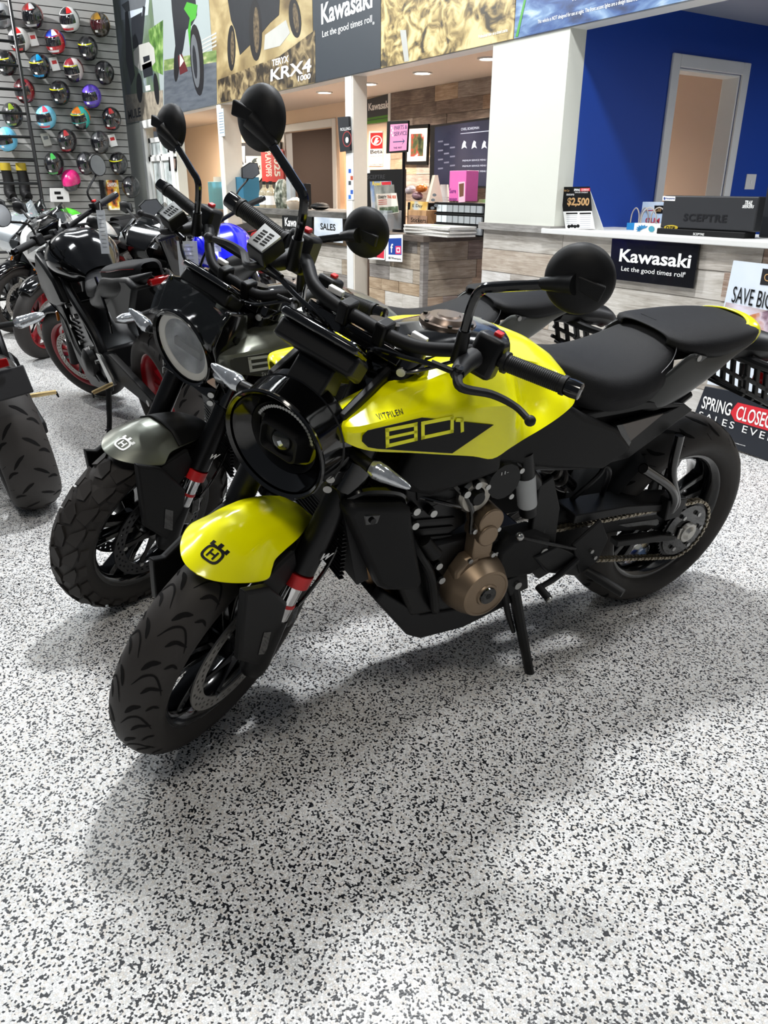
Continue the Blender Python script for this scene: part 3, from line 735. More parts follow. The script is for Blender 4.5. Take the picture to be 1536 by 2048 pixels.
    if Y:
        G().rings([[Vector((hx-.06, y, hz+.095)), Vector((hx-.05, y, hz+.112)), Vector((1.255, y, .975)), Vector((1.20, y, .97)), Vector((1.22, y, .90))] for y in (-.04, 0, .04)]).tf(T).obj('headlight_mask', BLK, root, bevel=.006)
    else:
        # small flyscreen with a clear dark panel
        sc = [[Vector((1.30, y, .950-abs(y)*.35)), Vector((1.275, y*1.02, .985-abs(y)*.15)), Vector((1.235, y, 1.015-abs(y)*.1))] for y in (-.115, -.07, 0, .07, .115)]
        G().grid(loft(sc, 3, 3)).tf(T).obj('flyscreen', TINT, root, solid=.004)
        for sg in (1, -1):
            G().prism([(1.285, .91), (1.245, 1.008), (1.175, .985), (1.155, .87), (1.215, .735), (1.25, .80)], .1*sg, .114*sg, inset=.01).tf(T).obj('number_panel', BLKG, root, bevel=.003)
            G().cyl((1.21, .114*sg, .92), (1.21, .119*sg, .92), .009, n=14).tf(T).obj('panel_screw', BLKMET, root)
    # ---- instrument display: two stacked slabs
    dR = Matrix.Rotation(R_(52), 3, 'Y'); dx_ = 0 if Y else -.05; dz = 0 if Y else .01
    G().box((1.250+dx_, 0, 1.026+dz), (.016, .165, .066), dR).tf(T).obj('display', BLKG, root, bevel=.006)
    G().box((1.248+dx_, 0, .994+dz), (.040, .172, .066), dR).tf(T).obj('display_mount', BLK, root, bevel=.008)
    G().box((1.2435+dx_, 0, 1.031+dz), (.003, .15, .058), dR).tf(T).obj('display_screen', mat('screen_glass', (12, 14, 18), .08), root)
    # ---- handlebar and controls
    bz = 0 if Y else .03; bx = 0 if Y else -.012
    hb = [(1.03+bx, .397, 1.052+bz*1.3), (1.024+bx, .26, 1.03+bz*1.3), (1.04+bx, .2, 1.025+bz*1.1), (1.095+bx, .135, 1.015+bz*.5), (1.108, .08, 1.008), (1.108, 0, 1.006)]
    hb = hb+[(x, -y, z) for x, y, z in hb[-2::-1]]
    bar = G().tube(hb, .0135, 14).tf(T).obj('handlebar', BLKM, root)
    if not Y: G().tube([(1.06, .17, 1.055), (1.08, 0, 1.065), (1.06, -.17, 1.055)], .008, 10).tf(T).obj('cross_brace', BLKM, bar)
    for sg in (1, -1):
        G().box((1.107, .043*sg, 1.006), (.042, .026, .046)).tf(T).obj('bar_clamp', BLK, bar, bevel=.005)
        e = Vector((1.03+bx, .397*sg, 1.052+bz*1.3)); i_ = Vector((1.024+bx, .262*sg, 1.03+bz*1.3)); d = (e-i_).normalized()
        prof = [i_+d*(.128*u) for u in (0, .06, .061, .94, .941, 1)]
        gr = G().tube(prof, [.021, .021, .0165, .0165, .019, .019], 22, smooth=False)
        ridge = G()
        for q in range(26): ridge.lathe([(.0165, 0), (.0174, .0009), (.0165, .0018)], i_+d*(.014+q*.0040), d, 20)
        go = gr.tf(T).obj('grip', GRIP, bar); ridge.tf(T).obj('grip_rib', GRIP, go, kind='stuff')
        G().tube([e-d*.007, e+d*.004, e+d*.02, e+d*.022], [.0165, .0175, .0165, .012], 20, smooth=False).tf(T).obj('bar_end', BLKG, bar)
        # switch housing
        c = i_-d*.03
        c = c-d*.008; sw = G().box(c, (.052, .06, .082), Matrix.Rotation(R_(-15), 3, 'Y')).tf(T).obj('switch_housing', BLK, bar, bevel=.01)
        G().box(c+Vector((-.014, .004*sg, .043)), (.016, .016, .009)).tf(T).obj('kill_switch', REDA, sw, bevel=.002)
        G().box(c+Vector((-.028, 0, -.008)), (.006, .022, .02)).tf(T).obj('rocker_switch', BLKG, sw, bevel=.002)
        text('oo', T(c+Vector((-.0265, -.008, .014))), S.to_3x3() @ Vector((0, 1, 0)), S.to_3x3() @ Vector((.25, 0, .97)), .016, .006, WHT, sw)
        # lever on its perch
        pv = Vector((1.105+bx, .215*sg, 1.028+bz)); hub_ = Vector((1.145+bx, .222*sg, 1.028+bz))
        pe = G().tube([pv-Vector((.04, 0, 0)), pv, hub_], [.02, .018, .014], 12).tf(T).obj('lever_perch', DKG, bar)
        bolt(pe, hub_+Vector((0, 0, .008)), (0, 0, 1), .009, BLKMET, T)
        lv = G().tube([hub_, (1.165+bx, .245*sg, 1.02+bz), (1.125+bx, .29*sg, 1.015+bz), (1.115+bx, .335*sg, 1.012+bz), (1.128+bx, .37*sg, 1.01+bz)], [.010, .0085, .0075, .0065, .0065], 10)
        lv.ell(Vector((1.130+bx, .375*sg, 1.01+bz)), (.0105, .0105, .0105), 12, 8); lv.tf(T).obj('lever', DKG, bar)
        G().tube([hub_-Vector((0, .01*sg, 0)), hub_-Vector((-.01, .05*sg, 0))], [.006, .006], 10).tf(T).obj('lever_adjuster', BLKMET, bar)
        # cables and hoses sweeping down to the frame
        G().tube([hub_-Vector((0, .02*sg, .0)), (1.17, .13*sg, 1.02), (1.16, .05*sg, .99), (1.09, .04*sg, .90)], .005, 8).tf(T).obj('cable', BLKG, bar)
        G().tube([c-Vector((0, .03*sg, .02)), (1.12, .13*sg, .97), (1.11, .06*sg, .93), (1.06, .05*sg, .87)], .004, 8).tf(T).obj('cable', BLKG, bar)
        # mirror
        st = G().tube([(1.09+bx, .195*sg, 1.03+bz), (1.095+bx, .192*sg, 1.07+bz), (1.10+bx, .188*sg, 1.135+bz), (1.10+bx, .195*sg, 1.168+bz), (1.098+bx, .225*sg, 1.188+bz), (1.09+bx, .30*sg, 1.228+bz)], .0088, 10, 6).tf(T).obj('mirror_stem', BLKG, root)
        G().tube([(1.09+bx, .196*sg, 1.02+bz), (1.096+bx, .191*sg, 1.085+bz)], [.0145, .012], 14).tf(T).obj('mirror_boot', BLK, st)
        mc = Vector((1.072+bx, .337*sg, 1.25+bz)); ma = Vector((1, .18*sg, .12)).normalized()
        mi = G().lathe([(0, .027), (.024, .025), (.043, .018), (.0545, .007), (.058, -.003), (.057, -.010), (.054, -.010), (.054, -.007), (0, -.007)], mc, ma, 48).tf(T).obj('mirror', BLKM, root, ang=40)
        G().lathe([(0, -.008), (.054, -.008)], mc, ma, 40).tf(T).obj('mirror_glass', MIRR, mi)
        G().tube([(1.09+bx, .285*sg, 1.222+bz), (1.094+bx, .315*sg, 1.238+bz), (1.10+bx, .34*sg, 1.25+bz)], [.010, .0155, .017], 18).tf(T).obj('mirror_pivot', BLK, mi)
        G().prism([(-.02, -.010), (.045, -.014), (.045, .014), (-.02, .010)], .012, .026, 'x').tf(lambda v: T(mc+ma*v.x+Vector((0, v.y*sg, 0))+Vector((0, 0, v.z)))).obj('mirror_rib', BLKM, mi, bevel=.003)
        # turn signal on a stalk
        if Y: ia = Vector((1.243, .160*sg, .82)); tp = Vector((1.234, .245*sg, .82)); s0 = Vector((1.23, .09*sg, .82))
        else: ia = Vector((1.285, .132*sg, .85)); tp = Vector((1.29, .208*sg, .872)); s0 = Vector((1.22, .09*sg, .845))
        sg_ = G().tube([s0, ia], [.011, .013], 12).tf(T).obj('signal_stalk', BLK, root)
        d = (tp-ia).normalized()
        G().tube([ia, ia+d*.012, ia+d*.03, tp-d*.012, tp], [.014, .0185, .017, .008, .003], 14).tf(T).obj('signal_lens', LENSM, sg_)
    # brake fluid reservoir, right side, with a silver lid
    res = G().prism([(-.03, -.026), (.03, -.026), (.036, .02), (-.02, .028)], 0, .035, 'z', inset=.003)
    RM = Matrix.Translation((1.135+bx, -.225, 1.05+bz)) @ Matrix.Rotation(R_(28), 4, 'Y')
    rb = res.tf(lambda v: T(RM @ v)).obj('fluid_reservoir', BLK, bar, bevel=.003)
    G().prism([(-.026, -.022), (.026, -.022), (.031, .017), (-.017, .024)], .035, .040, 'z').tf(lambda v: T(RM @ v)).obj('reservoir_lid', mat('lid_alu', (196, 198, 198), .4, metal=.6), rb)
    for r_ in range(5):
        g = G()
        for q in range(2): g.prism([(-.012+r_*.007, -.014+q*.016), (-.008+r_*.007, -.014+q*.016), (-.008+r_*.007, -.003+q*.016), (-.012+r_*.007, -.003+q*.016)], .040, .0405, 'z')
        g.tf(lambda v: T(RM @ v)).obj('lid_print', INK, rb)
    # ---- frame, steering head
    G().cyl((1.10, 0, .70), (fx(.99)-.045, 0, .985), .032, n=20).obj('steering_head', BLKMET, root)
    for sg in (1, -1):
        fr = G().tube([(1.10, .03*sg, .90), (1.0, .11*sg, .82), (.80, .13*sg, .72), (.62, .12*sg, .58), (.58, .12*sg, .40)], [.02, .02, .02, .019, .022], 12)
        fr.obj('frame_tube', BLKMET, root)
        G().tube([(1.11, .03*sg, .74), (1.0, .10*sg, .66), (.84, .13*sg, .64)], .016, 10).obj('frame_tube', BLKMET, root)
        G().tube([(.70, .12*sg, .66), (.45, .115*sg, .62), (.30, .11*sg, .68), (.15, .10*sg, .76)], .014, 10).obj('subframe_tube', BLKMET, root)
        G().prism([(1.05, .70), (1.02, .78), (.86, .75), (.79, .748), (.785, .679), (.863, .662), (.967, .65), (1.02, .67)], .125*sg, .165*sg, inset=.02).obj('frame_cover', BLKM, root, bevel=.006)
    # ---- tank with side shrouds
    #            x     bottom        side low      side high     top edge      shoulder      inner         centre
    secs = [(1.208, (.140, .838), (.152, .840), (.158, .848), (.156, .856), (.150, .860), (.13, .861), (.10, .857)),
            (1.195, (.150, .824), (.182, .829), (.190, .852), (.185, .861), (.160, .868), (.13, .869), (.10, .862)),
            (1.153, (.162, .810), (.199, .814), (.2, .856), (.194, .866), (.158, .876), (.125, .880), (.09, .872)),
            (1.068, (.165, .792), (.2, .796), (.2, .864), (.192, .876), (.156, .903), (.12, .910), (.085, .90)),
            (.988, (.165, .774), (.2, .778), (.2, .868), (.191, .883), (.153, .925), (.115, .933), (.08, .926)),
            (.908, (.165, .756), (.2, .760), (.2, .868), (.189, .885), (.150, .935), (.105, .947), (.07, .946)),
            (.855, (.165, .741), (.2, .745), (.2, .864), (.186, .881), (.145, .935), (.095, .953), (.05, .956)),
            (.813, (.165, .759), (.2, .763), (.196, .856), (.180, .875), (.138, .931), (.080, .955), (.01, .958)),
            (.778, (.165, .775), (.2, .779), (.158, .836), (.142, .865), (.122, .924), (.066, .951), (0, .955)),
            (.738, (.165, .791), (.2, .795), (.150, .828), (.134, .858), (.115, .915), (.06, .943), (0, .948)),
            (.693, (.164, .811), (.198, .815), (.176, .840), (.152, .862), (.116, .903), (.056, .930), (0, .935)),
            (.648, (.158, .829), (.186, .832), (.170, .848), (.146, .864), (.108, .889), (.05, .911), (0, .916)),
            (.603, (.125, .826), (.145, .830), (.135, .842), (.118, .854), (.09, .868), (.045, .884), (0, .888)),
            (.568, (.09, .80), (.105, .805), (.10, .815), (.09, .826), (.07, .838), (.035, .848), (0, .852))]
    def lin_sub(P, n=3):
        o = []
        for a_, b_ in zip(P, P[1:]):
            for i in range(n): o.append(a_.lerp(b_, i/n))
        return o+[P[-1]]
    rows = [lin_sub([Vector((x, *p)) for p in pts]) for x, *pts in secs]
    cols_ = [crom([r_[j] for r_ in rows], 4) for j in range(len(rows[0]))]
    tk = G().grid([list(x) for x in zip(*cols_)]); tk.obj('tank_shroud', paint, root, ang=32, solid=.003)
    tk.mirrored().obj('tank_shroud', paint, root, ang=32, solid=.003)
    # black centre with the filler cap
    cen = []
    for x, w, z, dp in ((1.108, .05, .926, .04), (1.048, .085, .945, .035), (.988, .10, .960, .038), (.908, .10, .969, .036), (.838, .106, .970, .026), (.793, .100, .966, .016), (.768, .08, .961, .010), (.752, .045, .956, .004)):
        cen.append([Vector((x, w*1.15, z-dp-.03)), Vector((x, w, z-dp)), Vector((x, w*.6, z-.003)), Vector((x, 0, z)), Vector((x, -w*.6, z-.003)), Vector((x, -w, z-dp)), Vector((x, -w*1.15, z-dp-.03))])
    tc = G().grid(loft(cen, 4, 3)).obj('tank_cover', BLKG, root, ang=70, solid=.003)
    cp = G().lathe([(0, .016), (.022, .016), (.026, .013), (.040, .013), (.047, .006), (.049, .003), (.060, .003), (.062, -.006)], (.874, 0, .972), (-.03, 0, 1), 40).obj('fuel_cap', mat('cap_bronze', (112, 98, 88), .32, metal=.85), tc, ang=30)
    for q in range(6): bolt(tc, (.874+.054*math.cos(q*1.047), .054*math.sin(q*1.047), .974), (0, 0, 1), .005, BLKMET)
    if Y:
        G().box((1.035, .085, .925), (.006, .02, .05), Matrix.Rotation(R_(30), 3, 'X')).obj('protective_film', mat('film_blue', (176, 206, 220), .4), root)
        G().box((.985, .082, .944), (.05, .022, .0015), Matrix.Rotation(R_(-32), 3, 'X')).obj('warning_label', WHT, tc)
        g = G()
        for i in range(4): g.box((.985, .082, .9455), (.04-.008*i, .003, .0006), Matrix.Rotation(R_(-32), 3, 'X'))
        g.obj('label_print', INK, tc)
    # printed side panel on the shroud
    ys = .2026
    dec = [(1.176, .838), (1.176, .850), (1.166, .859), (1.05, .868), (.872, .826), (.965, .777), (1.141, .817), (1.162, .824)]
    for sg in (1, -1):
        G().prism([(x, z) for x, z in dec], ys*sg, (ys+.0012)*sg).obj('shroud_panel', INK if Y else mat('panel_grey', (60, 61, 60), .4), root)
        def stroke(g, pts, w, y):
            for a, b in zip(pts, pts[1:]):
                a = Vector((a[0], 0, a[1])); b = Vector((b[0], 0, b[1])); t = (b-a).normalized(); n_ = Vector((-t.z, 0, t.x))*w/2; a = a-t*w/2; b = b+t*w/2
                g.prism([(v.x, v.z) for v in (a+n_, b+n_, b-n_, a-n_)], y, y+.0008*sg)
        y2 = (ys+.0013)*sg
        q4 = lambda P: (lambda u, v: tuple((P[3][i]*(1-u)+P[2][i]*u)*(1-v)+(P[0][i]*(1-u)+P[1][i]*u)*v for i in (0, 1)))
        dm = YINK if Y else SILV
        g = G(); o8 = q4(((1.125, .854), (1.063, .856), (1.058, .824), (1.120, .820)))
        stroke(g, [o8(0, 0), o8(1, 0), o8(1, 1), o8(0, 1), o8(0, 0)], .0075, y2); stroke(g, [o8(0, .5), o8(1, .5)], .006, y2); g.obj('digit_eight', dm, root)
        g = G(); o0 = q4(((1.047, .856), (.980, .858), (.975, .828), (1.042, .825)))
        stroke(g, [o0(0, 0), o0(1, 0), o0(1, 1), o0(0, 1), o0(0, 0)], .0075, y2); g.obj('digit_zero', dm, root)
        g = G(); stroke(g, [(.966, .851), (.955, .849), (.950, .826)], .0075, y2); g.obj('digit_one', dm, root)
        def onface(q):   # follow the sloping face above the crease
            u_ = (1.145-q.x)/.075; z0 = lerp(.866, .875, u_); z1 = lerp(.879, .900, u_); return Vector((q.x, (.1995-.036*(q.z-z0)/(z1-z0))*sg, q.z))
        if Y: text('VITPILEN', (1.138 if sg > 0 else 1.078, .2, .8695 if sg > 0 else .879), (-1*sg, 0, .14*sg), (-.1, 0, 1), .052, .0064, INK, root, spacing=1.15, fn=onface)
        else: text('SVARTPILEN', (1.09 if sg > 0 else 1.01, .2045*sg, .803), (-1*sg, 0, -.16*sg), (.1, 0, 1), .07, .010, SILV, root, spacing=1.1)
    # ---- seat and tail
    ss = []
    for x, w, zt, zb in ((.615, .06, .888, .82), (.575, .09, .882, .795), (.52, .122, .868, .772), (.46, .142, .856, .765), (.38, .145, .858, .768), (.31, .135, .876, .782), (.26, .115, .900, .81), (.235, .08, .922, .85)):
        ss.append([Vector((x, w*.93, zb)), Vector((x, w, zb+(zt-zb)*.35)), Vector((x, w*.86, zb+(zt-zb)*.80)), Vector((x, w*.45, zt-.003)), Vector((x, 0, zt)), Vector((x, -w*.45, zt-.003)), Vector((x, -w*.86, zb+(zt-zb)*.80)), Vector((x, -w, zb+(zt-zb)*.35)), Vector((x, -w*.93, zb))])
    g = G().grid(loft(ss, 4, 3)); g.obj('rider_seat', SEATM, root, ang=70)
    G().tube([(.33, .128, .83), (.275, .118, .872), (.245, .085, .905), (.232, 0, .921), (.245, -.085, .905), (.275, -.118, .872)], .0013, 6).obj('seat_trim', mat('trim_grey', (46, 46, 48), .4), root)
    pil = []
    for x, w, zt, zb in ((.265, .075, .918, .895), (.24, .116, .922, .886), (.17, .126, .926, .873), (.10, .125, .928, .868), (.02, .113, .928, .873), (-.05, .096, .924, .880), (-.095, .074, .915, .887)):
        pil.append([Vector((x, w, zb)), Vector((x, w*.98, zb+(zt-zb)*.6)), Vector((x, w*.6, zt-.002)), Vector((x, 0, zt)), Vector((x, -w*.6, zt-.002)), Vector((x, -w*.98, zb+(zt-zb)*.6)), Vector((x, -w, zb))])
    g = G().grid(loft(pil, 4, 3)); g.obj('pillion_seat', SEATM, root, ang=70, solid=.003)
    lg = G()
    for q in range(3): lg.box((.225-.012*q, .03*(q-1), .9245), (.004, .05, .001))
    lg.obj('seat_emboss', BLKM, root)
    # tail fairing, satin grey
    tailm = mat('tail_satin', (52, 53, 52), .34, metal=.35, noise=.06) if Y else GREYT
    tl = []
    for x, w, zt, zm, zb in ((.345, .118, .80, .775, .745), (.29, .128, .842, .79, .735), (.23, .130, .884, .82, .752), (.17, .127, .874, .835, .775), (.10, .122, .869, .845, .808), (.03, .110, .874, .86, .842), (-.04, .094, .880, .872, .862), (-.09, .074, .886, .88, .875)):
        tl.append([Vector((x, w*.75, zb)), Vector((x, w*.98, zb+.01)), Vector((x, w*1.02, zm)), Vector((x, w*.99, zt))])
    g = G().grid(loft(tl, 4, 4)); g.obj('tail_fairing', tailm, root, ang=50, solid=.004); g.mirrored().obj('tail_fairing', tailm, root, ang=50, solid=.004)
    g = G()
    g.prism([(.25, .10), (.12, .10), (-.1, .05), (-.1, -.05), (.12, -.10), (.25, -.10)], .86, .895, 'z'); g.obj('tail_base', BLK, root)
    for sg in (1, -1):
        q = G().prism([(.215, .885), (.165, .872), (.205, .848)], .1265*sg, .1305*sg); q.obj('tail_recess', BLKG, root)
        bolt(root, (.198, .128*sg, .872), (0, sg, 0), .008)
        # side panel under the seat and its window
        G().prism([(.86, .745), (.65, .83), (.55, .775), (.43, .72), (.36, .655), (.44, .612), (.60, .64), (.80, .70)], .12*sg, .15*sg, inset=.012).obj('side_panel', BLKM, root, bevel=.005)
        G().prism([(.57, .765), (.34, .775), (.19, .748), (.15, .725), (.34, .618), (.44, .612), (.385, .655), (.365, .67), (.42, .72), (.25, .733), (.22, .742), (.34, .752), (.52, .75)], .105*sg, .13*sg).obj('subframe_panel', BLK, root, bevel=.003)
        G().prism([(.41, .722), (.265, .732), (.36, .668)], .1305*sg, .1325*sg).obj('panel_window', mat('smoked_panel', (84, 76, 70), .35), root); G().prism([(.425, .724), (.405, .724), (.355, .668), (.36, .65)], .1305*sg, .1335*sg).obj('window_edge', BLKG, root)
    for sg in (1, -1): G().prism([(.66, .84), (.30, .82), (.18, .76), (.34, .69), (.60, .70)], .07*sg, .10*sg).obj('seat_rail', BLK, root)
    cap = []
    for dx, k_, z in ((.03, 1.0, .9285), (0, 1.06, .924), (-.022, 1.12, .912), (-.028, 1.13, .897), (-.018, 1.10, .880)):
        cap.append([Vector((-.098+dx+.075*abs(t)**2.2, .082*k_*math.sin(t*1.45), z-.014*abs(t)**2)) for t in (-1, -.8, -.6, -.3, 0, .3, .6, .8, 1)])
    G().grid(loft(cap, 3, 3)).obj('tail_cap', paint if Y else GREYT, root, ang=60, solid=.004)
    # ---- number plate carrier and tail light
    ca = G().tube([(.02, 0, .86), (-.10, 0, .835), (-.22, 0, .815), (-.30, 0, .78)], [.035, .032, .028, .02], 10).obj('plate_carrier', BLK, root)
    for sg in (1, -1):
        G().tube([(-.10, .02*sg, .815), (-.14, .07*sg, .80), (-.20, .11*sg, .785)], [.016, .014, .012], 10).obj('signal_arm', BLK, ca)
        G().tube([(-.20, .11*sg, .785), (-.212, .118*sg, .782), (-.27, .16*sg, .77)], [.018, .02, .004], 10).obj('rear_signal', BLKG, ca)
    cR = Matrix.Rotation(R_(22), 3, 'Y')
    for i_ in range(4):
        x_ = -.13-.052*i_; z_ = .795-.020*i_
        for sg in (1, -1): G().box((x_-.012, .058*sg, z_-.045), (.016, .012, .105), cR).obj('carrier_rib', BLK, ca, bevel=.003)
        G().box((x_, 0, z_+.004), (.016, .125, .012)).obj('carrier_bar', BLK, ca, bevel=.003); G().box((x_-.022, 0, z_-.095), (.016, .125, .012)).obj('carrier_bar', BLK, ca, bevel=.003)
    for sg in (1, -1):
        for z in (.775, .715, .68): G().box((-.225, .058*sg, z), (.22, .012, .013), Matrix.Rotation(R_(-23), 3, 'Y')).obj('carrier_rail', BLK, ca, bevel=.003)
    G().tube([(-.05, 0, .845), (-.17, 0, .83), (-.29, 0, .805), (-.37, 0, .765)], [.04, .045, .035, .012], 12).tf(lambda v: Vector((v.x, v.y*1.5, v.z))).obj('carrier_cover', BLK, ca)
    G().box((-.345, 0, .70), (.012, .10, .055)).obj('rear_reflector', REDL, ca, bevel=.003)
    # ---- engine
    eng = G().prism([(1.0, .40), (.985, .50), (.92, .50), (.80, .50), (.70, .46), (.60, .44), (.58, .36), (.62, .30), (.80, .27), (.95, .29)], -.13, .13); eng.obj('crankcase', BLKMET, root, bevel=.012)
    cy = G().prism([(1.02, .66), (.86, .70), (.815, .52), (.93, .47), (.99, .48)], -.115, .115).obj('cylinder', BLKMET, root, bevel=.008)
    hd_ = G().prism([(1.03, .68), (.85, .705), (.83, .62), (1.01, .585)], -.13, .135, inset=.006).obj('cylinder_head', BLK, root, bevel=.008)
    for q in range(3): G().prism([(.99-.018*q*0, .57-.024*q), (.86, .55-.024*q), (.858, .543-.024*q), (.988, .562-.024*q)], .112, .12).obj('cylinder_rib', BLK, cy)
    G().prism([(.99, .655), (.90, .668), (.895, .645), (.985, .632)], .135, .139).obj('head_plate', BLKM, hd_)
    text('801', (.945, .1395, .652), (-1, 0, .12), (.12, 0, 1), .03, .008, WHT, hd_)
    al = G().lathe([(.0, .066), (.028, .066), (.030, .062), (.056, .060), (.058, .062), (.064, .060), (.078, .030), (.086, .0), (.088, -.02)], (.79, .14, .365), (0, 1, 0), 48).obj('alternator_cover', BRONZE, root, ang=25)
    G().lathe([(0, .070), (.011, .070), (.022, .070), (.024, .064)], (.79, .14, .365), (0, 1, 0), 24).obj('cover_plug', BLKG, al)
    G().lathe([(0, .0705), (.008, .0705)], (.79, .14, .365), (0, 1, 0), 6).obj('plug_socket', INK, al)
    G().prism([(.865, .42), (.84, .455), (.80, .46), (.80, .43), (.86, .37)], .13, .168, inset=.008).obj('cover_web', BRONZE, al, bevel=.004)
    for q in range(7):
        a = R_(100+q*30); bolt(al, (.79+.087*math.cos(a), .142, .365+.087*math.sin(a)), (0, 1, 0), .0065)
    lb = G().tube([(.795, .12, .555), (.795, .175, .555)], [.036, .034], 24); lb.tube([(.80, .12, .52), (.80, .18, .52)], [.030, .027], 20)
    lb.prism([(.83, .55), (.77, .55), (.765, .44), (.825, .44)], .13, .165, inset=.006); lb.obj('starter_cover', BRONZE, root, bevel=.003)
    for x, z in ((.835, .535), (.765, .525), (.83, .45), (.765, .452)): bolt(root, (x, .164, z), (0, 1, 0), .0065)
    wp = G().lathe([(.024, .0), (.042, .0), (.044, .012), (.038, .02), (.024, .018)], (.838, .135, .62), (0, 1, 0), 30, closed=True).obj('pump_ring', mat('alu_ring', (150, 146, 138), .35, metal=.9), root)
    G().lathe([(0, .03), (.016, .03), (.024, .01)], (.838, .135, .62), (0, 1, 0), 20).obj('pump_cap', BLK, wp)
    tb = G().lathe([(0, .04), (.045, .04), (.052, .03), (.055, 0)], (.765, .115, .645), (0, 1, 0), 14).obj('throttle_cover', BLK, root, ang=20)
    text('11-', (.78, .1556, .665), (-1, 0, .1), (.1, 0, 1), .02, .008, WHT, tb)
    for x, z in ((.72, .665), (.735, .60), (.81, .64)): bolt(tb, (x, .15, z), (0, 1, 0), .007)
    for x, z in ((.955, .607), (.872, .638), (1.0, .622), (.998, .585), (.936, .50), (.915, .455), (.985, .44), (.845, .655), (.90, .41)):
        G().cyl((x, .13, z), (x, .158, z), .010, n=12).obj('engine_bolt', BLKMET, root); bolt(root, (x, .158, z), (0, 1, 0), .009)
    G().tube([(1.0, .12, .56), (.97, .15, .50), (.93, .155, .43), (.90, .15, .33), (.87, .12, .28)], .011, 10).obj('coolant_hose', BLK, root)
    G().tube([(.96, .15, .53), (.93, .16, .49)], [.016, .018], 12).obj('hose_joint', BLK, root)
    G().tube([(.90, .14, .66), (.85, .155, .60), (.83, .15, .52)], .006, 8).obj('wiring_loom', BLKG, root)
    G().tube([(.98, .135, .64), (.90, .15, .61), (.84, .14, .58)], .005, 8).obj('wiring_loom', BLKG, root)
    # canister beside the shock with a white sticker
    cn = G().tube([(.705, .13, .70), (.672, .13, .60), (.645, .13, .52)], [.024, .024, .022], 18, smooth=False).obj('charcoal_canister', BLK, root)
    G().tube([(.684, .13, .635), (.655, .13, .548)], [.0246, .0240], 18, caps=False).obj('canister_sticker', mat('sticker_white', (176, 178, 178), .5), cn)
    sh = G()
    pts = [Vector((.60, .0, .67)).lerp(Vector((.42, .0, .50)), t/60)+Vector((0, math.cos(t*.72)*.035, math.sin(t*.72)*.03)) for t in range(61)]
    G().tube(pts, .007, 8, 2).obj('shock_spring', mat('spring_grey', (96, 92, 88), .4, metal=.5), root); G().cyl((.64, 0, .70), (.38, 0, .47), .02, n=14).obj('shock_absorber', BLKMET, root)
    # sprocket cover, pivot plate, foot controls
    G().prism([(.74, .44), (.70, .475), (.62, .475), (.56, .44), (.55, .36), (.60, .33), (.70, .34), (.735, .37)], .10, .155, inset=.015).obj('sprocket_cover', BLKM, root, bevel=.006)
    pp = G().prism([(.64, .60), (.60, .62), (.55, .52), (.53, .38), (.50, .32), (.56, .30), (.62, .36)], .12, .14).obj('pivot_plate', BLK, root, bevel=.004)
    G().prism([(.64, .60), (.60, .62), (.55, .52), (.53, .38), (.50, .32), (.56, .30), (.62, .36)], -.14, -.12).obj('pivot_plate', BLK, root, bevel=.004)
    G().cyl((.585, .14, .405), (.585, .152, .405), .02, n=20).obj('pivot_bolt', BLKG, pp); bolt(pp, (.585, .152, .405), (0, 1, 0), .012)
    for sg in (1, -1):
        pb = G().prism([(.62, .40), (.55, .42), (.42, .345), (.40, .31), (.44, .29), (.56, .335)], .142*sg, .162*sg, inset=.004).obj('peg_bracket', BLK, root, bevel=.004)
        G().prism([(.50, .41), (.42, .47), (.37, .40), (.385, .33), (.44, .30)], .158*sg, .166*sg).obj('heel_guard', BLKM, pb, bevel=.003)
        for x, z in ((.425, .375), (.405, .35)): bolt(pb, (x, .166*sg, z), (0, sg, 0), .006)
        G().tube([(.415, .165*sg, .305), (.40, .20*sg, .30), (.375, .265*sg, .29)], [.012, .014, .012], 12).obj('footpeg', GRIP, pb)
        if not Y or sg < 0: continue
    gl = G().tube([(.69, .165, .484), (.59, .168, .44), (.49, .168, .40)], .0045, 8, smooth=False).obj('gear_linkage', BLKMET, root); G().ell((.69, .165, .484), (.011, .011, .011)).obj('rod_end', STEEL, gl)
    gv = G().tube([(.47, .168, .36), (.54, .175, .325), (.60, .185, .318)], [.009, .008, .007], 10).obj('gear_lever', BLK, root); G().cyl((.60, .18, .318), (.60, .225, .310), .0105, n=14).obj('toe_peg', GRIP, gv); G().cyl((.60, .222, .3105), (.60, .229, .309), .008, n=12).obj('toe_peg_bolt', STEEL, gv)
    # ---- radiator
    rd = G().box((1.13, 0, .57), (.03, .27, .26), Matrix.Rotation(R_(14), 3, 'Y')).obj('radiator', mat('radiator_core', (28, 28, 30), .5, metal=.4, noise=.3, scale=200), root)
    g = G()
    for q in range(22): g.box((1.147-.25*(.57-(.46+q*.0105))*-1*0, 0, .46+q*.0105), (.012, .25, .003))
    g.obj('radiator_fin', BLKMET, rd, kind='stuff')
    for sg in (1, -1):
        rc = G().prism([(1.178, .665), (1.165, .682), (1.045, .657), (1.022, .64), (1.012, .60), (.962, .425), (.975, .408), (1.055, .432), (1.078, .448)], .135*sg, .178*sg, inset=.012).obj('radiator_cover', BLKM, root, bevel=.006)
        G().prism([(1.14, .655), (1.10, .648), (1.105, .625), (1.135, .628)], .174*sg, .180*sg).obj('cover_recess', BLKG, rc, bevel=.003); bolt(rc, (1.12, .179*sg, .638), (0, sg, 0), .007, BLKMET)
        G().tube([(1.16, .14*sg, .675), (1.12, .15*sg, .69), (1.05, .15*sg, .672), (1.02, .14*sg, .64)], .011, 10).obj('radiator_hose', BLKG, rc)
